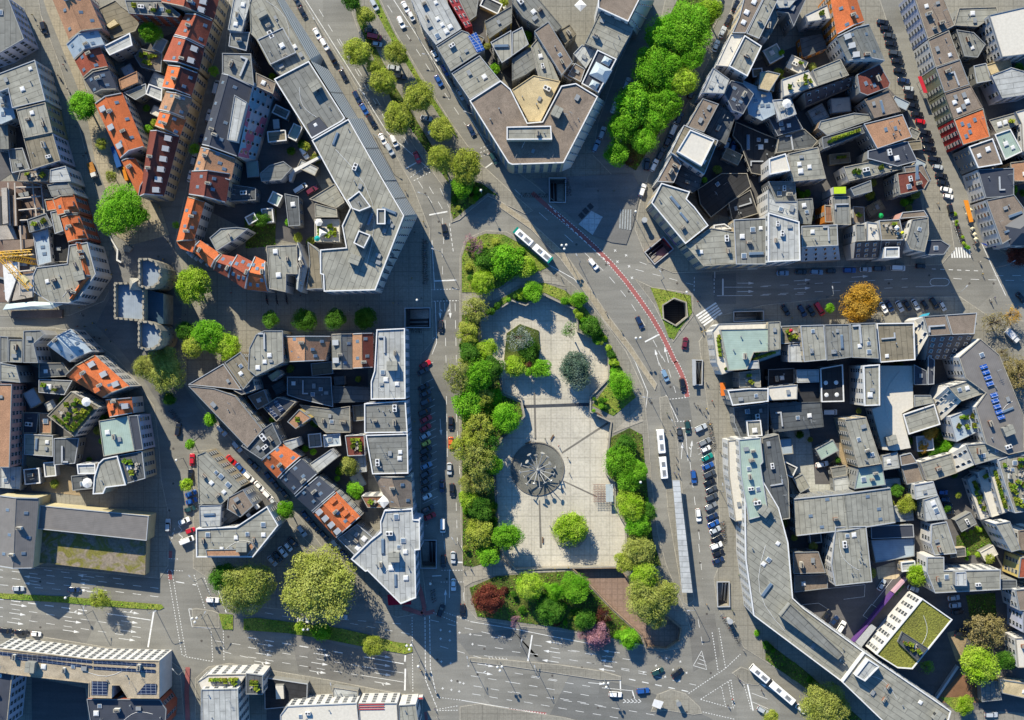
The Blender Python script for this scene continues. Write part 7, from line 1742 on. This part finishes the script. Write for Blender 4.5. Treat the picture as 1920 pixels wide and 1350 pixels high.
quad_thing('boundary_wall', 'white yard wall in the black courtyard near the mural house', 'wall', '01', "130,795 138,792 243,893 236,900", .1, 2.4, M_COPW); quad_thing('boundary_wall', 'white wall rim south of the black courtyard', 'wall', '01', "245,1290 265,1265 480,1155 488,1172 285,1285 262,1350 245,1350", .1, 4.5, M_COPW)
quad_thing('boundary_wall', 'thin white wall curving below the big chestnut', 'wall', '10', "805,400 815,402 880,510 875,580 905,600 898,608 865,590 868,510", .2, 1.4, M_COPW)
quad_thing('sculpture', 'low grey rubble pile art piece on the gate square', 'stone', '10', "915,480 950,470 985,500 960,530 920,520", .2, 1.2, M_CONC)
# solar panels
SOL = mat('solar_cells', rgb(40, 52, 80), 'solar', .2, spec=.6); SOLB = mat('solar_cells_blue', rgb(30, 78, 160), 'solar', .2, spec=.6)
def solar(tile, s, h, label, m_=SOL, parent=None):
    a, b, c, d = [Vector(q) for q in pts(tile, s, h)]; m = MB((b - a).to_tuple()); m.face([(*a, h), (*b, h), (*c, h + .5), (*d, h + .5)], 0); m.face([(*d, h - .1), (*a, h - .1), (*a, h), (*d, h + .5)], 0); m.face([(*b, h - .1), (*c, h - .1), (*c, h + .5), (*b, h)], 0); m.face([(*c, h - .1), (*d, h - .1), (*d, h + .5), (*c, h + .5)], 0)
    if area([q[:2] for q in m.v[:4]]) < 0: m.f[0] = m.f[0][::-1]
    o = obj('solar_panel', m, [m_]); return tag(o, label, 'solar panel')
solar('30', "0,868 680,930 684,905 0,840", 16.3, 'upper long row of solar panels on the left of the beige office roof'); solar('30', "78,897 682,968 684,945 80,870", 16.3, 'second long row of solar panels on the left of the beige office roof')
solar('30', "698,930 1155,957 1155,930 698,905", 16.3, 'upper row of solar panels on the right of the beige office roof'); solar('30', "698,975 1155,1002 1155,975 698,950", 16.3, 'lower row of solar panels on the right of the beige office roof')
solar('30', "680,1165 800,1168 800,1062 685,1060", 16.3, 'square field of solar panels in the middle wing of the beige office roof'); solar('30', "1015,1160 1165,1162 1165,1080 1085,1078", 16.3, 'small field of solar panels in the right wing of the beige office roof')
for i, (x, y) in enumerate([(1605, 10), (1622, 50), (1636, 90), (1652, 135), (1682, 220), (1690, 262), (1705, 305), (1718, 345), (1735, 385)]): solar('23', f"{x-32},{y+14} {x+20},{y-2} {x+30},{y+26} {x-20},{y+42}", 18.4, f'{ORD[i]} blue solar panel from the top on the great dark diagonal roof', SOLB)
solar('01', "1578,270 1638,238 1703,372 1645,392", 16.3, 'blue solar panel strip on the olive grey roof beside the avenue', SOLB); solar('21', "70,335 100,325 170,395 140,410", 9.3, 'left solar strip on the slate yard roof', SOL); solar('21', "125,285 155,275 215,350 180,368", 9.3, 'right solar strip on the slate yard roof', SOL)
# dormers of glass on the slate roof, round skylights, parasols
for i, (x, y, L_) in enumerate([(705, 455, 3.2), (660, 540, 6.2), (612, 632, 3.0)]):
    X, Y = P('02', x, y, 19); m = MB(); m.box((0, 0, -1.2), (L_ if i == 1 else 3, 2.6 if i != 1 else 5.0, 1.4), 0, 0); m.box((0, 0, .2), (L_ if i == 1 else 3, 2.6 if i != 1 else 5.0, 1.3), 0, 1, tz=.35)
    o = obj('glass_dormer', m, [M_COPW, GLR]); o.location = (X, Y, 19); o.rotation_euler.z = -.5; tag(o, ['upper small white glass lantern on the dark slate roof', 'large middle white glass lantern on the dark slate roof', 'lower small white glass lantern on the dark slate roof'][i], 'roof light')
for i, (x, y) in enumerate([(428, 150), (505, 148), (433, 240), (510, 238)]):
    X, Y = P('23', x, y, 10.1); m = MB(); m.tube([(0, 0, 0), (0, 0, .4)], .95, 14, 0); m.ball((0, 0, .4), .9, 12, 0, .35); o = obj('round_skylight', m, [M_COPW]); o.location = (X, Y, 10); tag(o, ['upper left', 'upper right', 'lower left', 'lower right'][i] + ' round white dome on the black gravel roof', 'roof light')
for i, (x, y) in enumerate([(260, 195), (333, 190), (262, 245), (334, 242)]):
    X, Y = P('23', x, y, 8.1); o = obj('skylight_box', SKY, None); o.location = (X, Y, 8); o.scale = (1.2, 1.2, 1); tag(o, ['upper left', 'upper right', 'lower left', 'lower right'][i] + ' square skylight on the black roof beside the round domes', 'roof light')
def parasol(tile, x, y, r, z, col, label, n=8):
    X, Y = P(tile, x, y, z + 2.5); t = thing('parasol', label, 'parasol', (X, Y, z)); m = MB(); r *= S / ZM
    m.tube([(0, 0, 0), (0, 0, 2.7)], .05, 5); obj('pole', m, [M_COP], t); m = MB(); q = [(r * math.cos(2 * math.pi * i / n), r * math.sin(2 * math.pi * i / n), 2.3) for i in range(n)]
    for i in range(n): m.face([q[i], q[(i + 1) % n], (0, 0, 2.9)], 0); m.face([q[(i + 1) % n], q[i], (0, 0, 2.75)], 0)
    obj('canopy', m, [mat('parasol_' + '_'.join(map(str, col)), rgb(*col), 'plain')], t)
WH = (240, 240, 236)
for a_ in [('20', 640, 292, 34, 14, WH, 'white parasol on the tilted rooftop garden'), ('20', 648, 896, 38, 10, WH, 'white parasol among yellow shrubs above the church'), ('21', 950, 1035, 48, 14, WH, 'square white parasol on the timber roof terrace', 4), ('11', 467, 305, 30, 7, WH, 'white six sided parasol in the office block yard', 6),
  ('11', 490, 385, 40, 7, WH, 'white star shaped sunshade in the office block yard', 3), ('11', 455, 425, 22, 7, (0, 170, 170), 'small turquoise parasol in the office block yard'), ('13', 842, 255, 20, 6, (0, 170, 90), 'small green parasol in the shaded upper right yard'), ('13', 1003, 382, 13, 17, (226, 220, 40), 'small yellow parasol on the white roof terrace'),
  ('13', 172, 1112, 15, 14, (190, 30, 50), 'small red parasol on the planted roof terrace'), ('02', 510, 38, 45, 9, WH, 'large white parasol in the hidden garden at the top', 4), ('03', 142, 770, 35, 12, WH, 'round white parasol beside the black courtyard'), ('03', 245, 610, 34, 14, (216, 206, 176), 'cream square parasol on the white terrace', 4), ('13', 962, 345, 20, 17, WH, 'small white parasol on the white roof terrace', 4)]: parasol(*a_)
for i, (x, y) in enumerate([(1430, 552), (1462, 575), (1498, 590), (1545, 618), (1405, 530)]): parasol('10', x, y, 22, .3, (206, 216, 226), ORD[i] + ' of the pale parasols under the red roofed row at the gate square', 4)
for i, (x, y) in enumerate([(1510, 215), (1525, 350), (1542, 395), (1490, 240), (1550, 430)]): parasol('13', x, y, 20, .3, (236, 224, 190), ORD[i] + ' of the small cream cafe parasols beside the orange awnings', 4)
m = MB(); X, Y = P('32', 1238, 1222, 2); m.tube([(0, 0, 0), (0, 0, 3.3)], .75, 14); m.tube([(0, 0, 3.3), (0, 0, 3.5)], .95, 14); o = obj('advertising_column', m, [M_GREY]); o.location = (X, Y, .2); tag(o, 'round grey advertising column on the lower traffic island', 'advertising column')
m = MB(); X, Y = P('12', 985, 290, 3); m.tube([(0, 0, 0), (0, 0, 4.0)], .8, 14); m.tube([(0, 0, 4.0), (0, 0, 4.2)], 1.0, 14); o = obj('advertising_column', m, [M_COP]); o.location = (X, Y, .2); tag(o, 'round advertising column casting a long shadow near the zebra stripes', 'advertising column')
m = MB(); X, Y = P('32', 1620, 612, 3); m.tube([(0, 0, 0), (0, 0, 4.0)], .8, 14); m.tube([(0, 0, 4.0), (0, 0, 4.2)], 1.0, 14); o = obj('advertising_column', m, [M_COP]); o.location = (X, Y, .2); tag(o, 'round advertising column south of the southern escalator pit', 'advertising column')
# ---------------------------------------------------------------- street lamps
GLOBE = mat('lamp_globe', rgb(236, 236, 230), 'flat', .3)
def globes(tile, x, y, label, n=3, h=9):
    X, Y = P(tile, x, y, h); t = thing('street_lamp', label, 'street lamp', (X, Y, ground_z(X, Y)), 0, 'globe street lamps'); m = MB(); m.tube([(0, 0, 0), (0, 0, h)], .13, 6, 0, .07); po = obj('pole', m, [M_GREY], t)
    for i in range(n):
        a = 2.1 * i + .6; e = (math.cos(a) * (.9 if n > 1 else 0), math.sin(a) * (.9 if n > 1 else 0), h); m = MB()
        if n > 1: m.tube([(0, 0, h - .5), e], .06, 5); obj('arm', m, [M_GREY], t)
        m = MB(); m.ball((e[0], e[1], h + .1), .48, 10); obj('globe', m, [GLOBE], t)
def cobra(tile, x, y, deg, label, h=9.5, ln=2.6):
    """x,y = the foot of the pole; deg = direction of the arm"""
    X, Y = P(tile, x, y, 0); t = thing('street_lamp', label, 'street lamp', (X, Y, ground_z(X, Y)), R(deg), 'bent arm street lamps'); m = MB(); m.tube([(0, 0, 0), (0, 0, h - .6), (.5, 0, h), (ln, 0, h + .15)], .12, 6, 0, .07); obj('pole', m, [M_GREY], t)
    m = MB(); m.box((ln + .3, 0, h + .05), (.95, .34, .16), 0, 0); obj('lamp_head', m, [M_COP], t)
for a_ in [('12', 388, 485, 'triple globe lamp on the curved median above the white car', 3), ('12', 940, 1175, 'double globe lamp on the curved median by the stop line', 2), ('12', 1300, 825, 'globe lamp at the top corner of the triangular island', 1), ('30', 1450, 600, 'triple globe lamp at the junction right of the church', 3), ('30', 487, 440, 'single globe lamp on the lower left grass median', 1),
  ('31', 370, 685, 'double globe lamp on the grass median beside the round bush', 2), ('31', 1140, 805, 'triple globe lamp at the end of the eastern grass median', 3), ('31', 1208, 950, 'single globe lamp in the wide zebra markings', 1), ('31', 1815, 962, 'triple globe lamp at the west end of the long lower median', 3), ('32', 700, 1085, 'triple globe lamp at the east end of the long lower median', 3), ('11', 1198, 884, 'globe lamp above the escalator pit of the tree row', 1), ('31', 1298, 335, 'globe lamp on the pavement at the south tip', 1), ('22', 1858, 0, 'globe lamp', 1) if False else ('12', 920, 225, 'globe lamp by the shaded zebra stripes', 1), ('22', 957, 890, 'large globe lamp in the east park bed', 1), ('11', 1675, 68, 'globe lamp in the bushes above the bend', 1), ('20', 1313, 725, 'globe lamp on the street west of the triangular block', 1)]: globes(*a_)
for a_ in [('11', 1285, 130, 160, 'bent lamp on the kerb near the stop line of the upper avenue'), ('30', 1155, 520, 20, 'bent lamp at the tip of the lower left grass median'), ('30', 1545, 560, 60, 'bent lamp left of the big plane trees'), ('30', 1500, 290, 130, 'bent lamp beside the triangular block corner'), ('30', 1380, 970, 130, 'bent lamp at the corner of the beige office'), ('30', 380, 790, 170, 'bent lamp before the middle of the beige office'), ('30', 690, 535, 90, 'bent lamp right of the single median tree'),
  ('32', 60, 770, 80, 'bent lamp at the park edge above the lower avenue'), ('32', 175, 960, 100, 'bent lamp on the long lower median'), ('32', 1345, 495, 180, 'bent lamp at the end of the tram stop roof'), ('12', 500, 615, 120, 'bent lamp on the curved median opposite the bus'), ('13', 1700, 640, 30, 'bent lamp at the cafe corner junction'), ('13', 1365, 835, 45, 'bent lamp near the white van trailer'), ('13', 440, 860, 100, 'bent lamp next to the green tree of the wide street'),
  ('22', 1195, 470, 120, 'bent lamp north of the long standing bus'), ('22', 1100, 130, 100, 'bent lamp at the foot of the curved median'), ('22', 1545, 945, 100, 'bent lamp at the end of the teal car row'), ('01', 430, 140, -60, 'bent lamp at the top of the avenue near a white car'), ('01', 640, 500, -60, 'bent lamp among the dark cars of the avenue'), ('01', 780, 700, -40, 'bent lamp by the blue cars of the avenue'), ('01', 1200, 260, 170, 'bent lamp on the right kerb of the upper avenue'), ('01', 1320, 460, 170, 'second bent lamp on the right kerb of the upper avenue'), ('01', 1620, 890, 160, 'bent lamp beside the big brown gravel block'), ('01', 890, 1030, -30, 'bent lamp by the white cars near the striped terraces'),
  ('31', 1590, 895, 100, 'bent lamp post in the middle of the lower crossing'), ('31', 595, 1090, 100, 'bent lamp over the pavement of the lower block'), ('31', 1500, 20, 120, 'bent lamp by the cars waiting at the south tip'), ('22', 1020, 260, 170, 'bent lamp on the bus lane kerb near the pointed bed'), ('12', 1110, 735, 120, 'bent lamp south of the tilted escalator pit'), ('11', 1385, 540, 160, 'bent lamp opposite the round top garden')]: cobra(*a_)
# ---------------------------------------------------------------- people
SKIN = mat('skin', rgb(206, 160, 134), 'flat'); HAIR = mat('hair_dark', rgb(60, 44, 36), 'flat'); SHIRT = mat('shirt', rgb(70, 80, 110), 'flat'); TROU = mat('trousers', rgb(44, 48, 62), 'flat')
def body_mesh(step):
    V_ = [(0, 0, .95), (0, 0, 1.15), (0, 0, 1.38), (.01, 0, 1.50), (.02, 0, 1.62), (.02, 0, 1.74), (0, .1, .9), (step * .5 + .04, .11, .5), (step, .11, .07), (step + .13, .11, .04), (0, -.1, .9), (-step * .3 + .05, -.11, .5), (-step, -.11, .09), (-step + .12, -.11, .04),
          (0, .19, 1.4), (-.06 - step * .3, .25, 1.13), (.03 - step * .5, .26, .9), (.06 - step * .5, .26, .8), (0, -.19, 1.4), (-.04 + step * .3, -.25, 1.13), (.08 + step * .5, -.26, .92), (.12 + step * .5, -.26, .83)]
    E_ = [(0, 1), (1, 2), (2, 3), (3, 4), (4, 5), (0, 6), (6, 7), (7, 8), (8, 9), (0, 10), (10, 11), (11, 12), (12, 13), (2, 14), (14, 15), (15, 16), (16, 17), (2, 18), (18, 19), (19, 20), (20, 21)]
    Rr = [.15, .13, .15, .06, .1, .09, .1, .065, .045, .04, .1, .065, .045, .04, .07, .05, .035, .04, .07, .05, .035, .04]
    me = bpy.data.meshes.new('b'); me.from_pydata(V_, E_, []); o = bpy.data.objects.new('b', me); COL.objects.link(o); md = o.modifiers.new('s', 'SKIN'); o.modifiers.new('u', 'SUBSURF').levels = 1
    for i, d in enumerate(me.skin_vertices[0].data): d.radius = (Rr[i], Rr[i] * (1.25 if i in (1, 2) else 1)); d.use_root = i == 0
    dg = bpy.context.evaluated_depsgraph_get(); dg.update(); m2 = bpy.data.meshes.new_from_object(o.evaluated_get(dg)); bpy.data.objects.remove(o); m2.name = 'person'
    m2.materials.clear()
    for mm in (TROU, SHIRT, SKIN, HAIR): m2.materials.append(mm)
    for f in m2.polygons:
        c = f.center; f.material_index = 3 if c.z > 1.68 or (c.z > 1.58 and c.x < -.0) else 2 if c.z > 1.47 or (abs(c.y) > .2 and c.z < .93 and c.z > .7) else 1 if c.z > .98 or abs(c.y) > .2 else 0; f.use_smooth = True
    return m2
PB = [body_mesh(.26), body_mesh(.05)]
TOPS = dict(black=(34, 34, 38), white=(222, 222, 218), blue=(50, 84, 150), red=(190, 40, 44), grey=(120, 122, 126), beige=(190, 168, 130), yellow=(220, 190, 60), green=(60, 110, 70))
def people(tile, s, where, grp):
    rg = random.Random(len(s)); dup_ = {}
    for q in s.split():
        x, y = map(float, q.split(',')); X, Y = P(tile, x, y, 1); c = rg.choice(list(TOPS)); wk = rg.random() < .7
        o = bpy.data.objects.new('person', PB[0 if wk else 1]); COL.objects.link(o); o.location = (X, Y, ground_z(X, Y)); o.rotation_euler.z = rg.uniform(0, 6.28); o.scale = (1.04,) * 3
        sl_ = o.material_slots[1]; sl_.link = 'OBJECT'; sl_.material = mat('shirt_' + c, rgb(*TOPS[c]), 'flat')
        tag(o, f"person in a {c} top {'walking' if wk else 'standing'} {where}", 'person', grp + f' in {c} tops')
people('22', "350,625 380,945 418,712 430,830 248,572 655,422 720,575 285,1225 940,195 1015,265 560,330 800,200", 'on or beside the pale plaza', 'people on the plaza')
people('22', "1155,375 1178,505 1445,145 1490,285 1385,320 1400,345 1430,370 1448,345 1550,665 1475,460 1222,700 1225,760 1240,830 1210,820 1358,300", 'near the stop and the wide pavement', 'people on the wide right pavement')
people('12', "365,715 505,735 400,805 700,975 815,1115 1385,895 1400,860 1435,1110 1460,1180 1415,1120 640,70 760,70 1420,1060", 'around the curving avenue and its crossings', 'people around the curving avenue')
people('13', "1265,165 1490,250 1510,375 1545,400 1525,350 1560,420 1580,600 1512,540 1655,880 1690,865 1665,900 1530,470 1600,690 850,1000 1020,1000 180,1015 1150,975 1545,455 650,605 740,605 825,600", 'around the cafe corner and the wide street', 'people around the cafe corner')
people('10', "600,985 575,1080 630,1080 690,1055 790,1105 1105,350 1045,370 1140,440 1190,195 1215,580 830,690 700,1160 740,1170 820,1190 590,940 1340,1020 1380,990 1500,840 1720,830", 'on the dark square around the medieval gate', 'people on the gate square')
people('11', "80,880 230,870 460,885 1180,380 1280,455 1245,300 1160,720 1060,910 1020,905 690,965 1230,870 1110,70 760,920 330,850", 'on the shaded pavement between office block and tree row', 'people on the tree row pavement')
people('00', "310,230 430,560 445,580 470,480 460,420 620,1160 640,1140 280,190 240,110 500,660 560,940", 'on the beige shopping street', 'people on the beige street')
people('31', "920,405 930,440 1545,235 1225,980 1215,960 1150,550 1245,575 1345,1150 1330,1270 1350,1330 800,360 820,460", 'at the lower crossing', 'people at the lower crossing')
people('32', "1640,1195 1680,1030 1700,1060 1860,1130 1640,530 1650,620 1690,270 600,60 420,215 440,225 320,225 1725,830 1610,1245 1450,490", 'around the lower right crossings and pavements', 'people around the lower right crossings')
people('21', "1180,440 1265,1215 90,650 620,1300 1280,1200", 'near the parked rows', 'people near the parked rows')
# ---------------------------------------------------------------- bicycles
def bike_mesh():
    m = MB()
    for x in (-.53, .53):
        q = [(x + .33 * math.cos(a * math.pi / 6), 0, .34 + .33 * math.sin(a * math.pi / 6)) for a in range(13)]; m.tube(q, .03, 4, 1)
    for a, b in (((-.53, .34), (-.1, .34)), ((-.1, .34), (-.22, .82)), ((-.2, .74), (.36, .78)), ((-.1, .34), (.36, .72)), ((.53, .34), (.36, .95)), ((-.53, .34), (-.2, .74))): m.tube([(a[0], 0, a[1]), (b[0], 0, b[1])], .025, 4, 0)
    m.tube([(.34, -.28, .98), (.38, 0, .97), (.34, .28, .98)], .025, 4, 1); m.box((-.24, 0, .82), (.26, .14, .08), 0, 1); return m.mesh('bicycle', [mat('bike_frame', rgb(90, 96, 104), 'flat', .4), M_BLK])
BK = bike_mesh(); BC = [mat('bike_frame_' + n, rgb(*c), 'flat', .4) for n, c in (('silver', (186, 190, 194)), ('red', (170, 40, 40)), ('blue', (60, 100, 160)), ('black', (36, 36, 40)))]
def bikes(tile, x0, y0, x1, y1, n, deg, label):
    rg = random.Random(n * 3)
    for i in range(n):
        k = (i + .5) / n; X, Y = P(tile, x0 + (x1 - x0) * k + rg.uniform(-6, 6), y0 + (y1 - y0) * k, .5); o = bpy.data.objects.new('bicycle', BK); COL.objects.link(o); o.location = (X, Y, ground_z(X, Y)); o.rotation_euler.z = R(deg + rg.uniform(-14, 14)); o.scale = (1.15, 1.3, 1.1)
        o.material_slots[0].link = 'OBJECT'; o.material_slots[0].material = rg.choice(BC); tag(o, label, 'bicycle', label)
bikes('11', 1250, 430, 1262, 770, 26, 5, 'parked bicycles in the long shaded row along the avenue pavement'); bikes('13', 1395, 300, 1450, 455, 20, 10, 'parked bicycles left of the green planting strip'); bikes('22', 1465, 430, 1505, 640, 12, 30, 'parked bicycles behind the angled car row'); bikes('22', 1565, 1180, 1580, 1340, 12, 10, 'parked bicycles at the lower part of the wide pavement')
bikes('11', 80, 840, 85, 910, 6, 90, 'parked motorbikes and bicycles before the orange and grey roofed house'); bikes('11', 155, 840, 158, 910, 6, 90, 'second stand of bicycles before the white striped house'); bikes('11', 228, 840, 230, 905, 6, 90, 'third stand of bicycles before the white striped house'); bikes('31', 1320, 375, 1325, 475, 6, 20, 'bicycles on the pavement right of the south tip'); bikes('11', 1130, 1110, 1240, 1112, 9, 90, 'bicycles below the escalator pit of the tree row'); bikes('12', 60, 100, 270, 110, 12, 60, 'bicycles around the stairway pit on the shaded square'); bikes('12', 400, -20, 430, 110, 9, 0, 'bicycles right of the stairway pit on the shaded square')
bikes('10', 1300, 660, 1380, 600, 0, 0, 'x'); bikes('23', 460, 765, 550, 750, 8, 80, 'bicycles racked beside the white yard car'); bikes('32', 1560, 560, 1700, 780, 12, 30, 'bicycles along the kerb south of the southern escalator pit'); bikes('20', 1270, 350, 1330, 440, 7, 20, 'bicycles under the street trees west of the brown roofs')
# planting strip, benches, bins
def bench(tile, x, y, deg, label):
    X, Y = P(tile, x, y, .4); z = ground_z(X, Y); t = thing('bench', label, 'bench', (X, Y, z), R(deg), 'benches on the plaza'); m = MB(); m.box((0, 0, .42), (2.2, .5, .07)); obj('seat', m, [M_WOOD], t)
    for sx in (-.8, .8): m = MB(); m.box((sx, 0, 0), (.1, .45, .42)); obj('leg', m, [M_DARK], t)
for i, a_ in enumerate([(650, 385, -35), (300, 560, 60), (690, 330, 90), (820, 1000, 90), (230, 1330, 90), (120, 600, 20)]): bench('22', *a_, f'{ORD[i]} simple bench counted clockwise round the plaza from the pointed bed')
X, Y = P('22', 430, 1250, ZP); m = MB(); N_ = 10; q = [(6.6 * math.cos(2 * math.pi * i / N_ + .2), 6.6 * math.sin(2 * math.pi * i / N_ + .2)) for i in range(N_)]; m.ring(q, 0, .5, .7, 0); o = obj('ring_bench', m, [M_CONC]); o.location = (X, Y, ZP); tag(o, 'pale ring bench around the feathery tree on the plaza', 'bench')
# low ground cover of leaves in the beds and medians (nobody could count it)
def cover():
    g_ = random.Random(4); m = MB(); beds = [o for o in COL.objects if o.get('kind') == 'structure' and o.name.split('.')[0] in ('grass', 'planting_bed')]
    for o in beds:
        for f in o.data.polygons:
            if f.normal.z < .9 or f.material_index: continue
            vs = [o.data.vertices[i].co for i in f.vertices]
            if abs(vs[0].x) > 190 or abs(vs[0].y) > 135: continue
            for _ in range(int(f.area * (1.3 if 'soil' in o.data.materials[0].name else .5))):
                a, b = g_.random(), g_.random()
                if a + b > 1: a, b = 1 - a, 1 - b
                p = vs[0] + (vs[1] - vs[0]) * a + (vs[2] - vs[0]) * b; r_ = g_.uniform(.12, .42); t_ = g_.uniform(0, 6.28); h = g_.uniform(.1, .6); c_, s_ = math.cos(t_) * r_, math.sin(t_) * r_
                m.face([(p.x - c_, p.y - s_, p.z + h * .5), (p.x + s_ * .6, p.y - c_ * .6, p.z + h), (p.x + c_, p.y + s_, p.z + h * .6), (p.x - s_ * .6, p.y + c_ * .6, p.z + h * .3)], 0 if g_.random() < .6 else 1)
    tag(obj('ground_cover', m, [leafm('G'), leafm('D')]), 'low leafy ground cover and weeds growing over the beds and medians', 'ground cover', kind='stuff')
cover()

for i, (a, b) in enumerate([(0, 0), (1, 0), (2, 0)]):
    m = MB(); p = ccw(pts('31', f"765,{1232+i*18} 955,{1229+i*18} 955,{1235+i*18} 765,{1238+i*18}", 14)); m.prism(p, 13.9, 14.0, 0, 0); o = obj('red_stripe', m, [mat('red_stripe', rgb(200, 60, 60), 'plain')]); tag(o, ['upper', 'middle', 'lower'][i] + ' long red stripe painted across the white roof at the bottom edge', 'stripe')
rg = random.Random(77); MH = MB(); MH.tube([(0, 0, 0), (0, 0, .03)], .42, 10); MHM = MH.mesh('manhole_cover', [mat('cast_iron', rgb(92, 88, 84), 'plain')])
for s_ in ("11:1360,300 1400,880 1430,1000 1260,90", "31:400,960 700,1050 900,860 1350,900 1500,1060 1700,820 1420,300 1650,1010", "32:300,1020 520,960 900,1180 1100,880 1450,560 1400,180 1480,1000 640,1260 1300,1290", "22:1040,300 1250,580 1330,900 1390,1250 1180,180", "12:700,620 870,820 480,470 560,760 1120,660 1230,760 330,700", "13:300,760 900,760 1200,700 1500,760 1680,760 700,800", "30:300,320 700,370 1000,480 300,660 1500,760 1700,730", "01:1150,300 1400,720 820,620 900,780 1020,1100 1650,1000", "20:1290,900 1260,1100 1290,640", "10:620,1000 1180,560 1250,450"):
    tl, q_ = s_.split(':')
    for q in q_.split():
        X, Y = P(tl, *map(float, q.split(','))); o = bpy.data.objects.new('manhole_cover', MHM); COL.objects.link(o); o.location = (X, Y, ground_z(X, Y)); tag(o, 'small round dark manhole cover set in the road surface', 'manhole cover', 'manhole covers in the road surface')
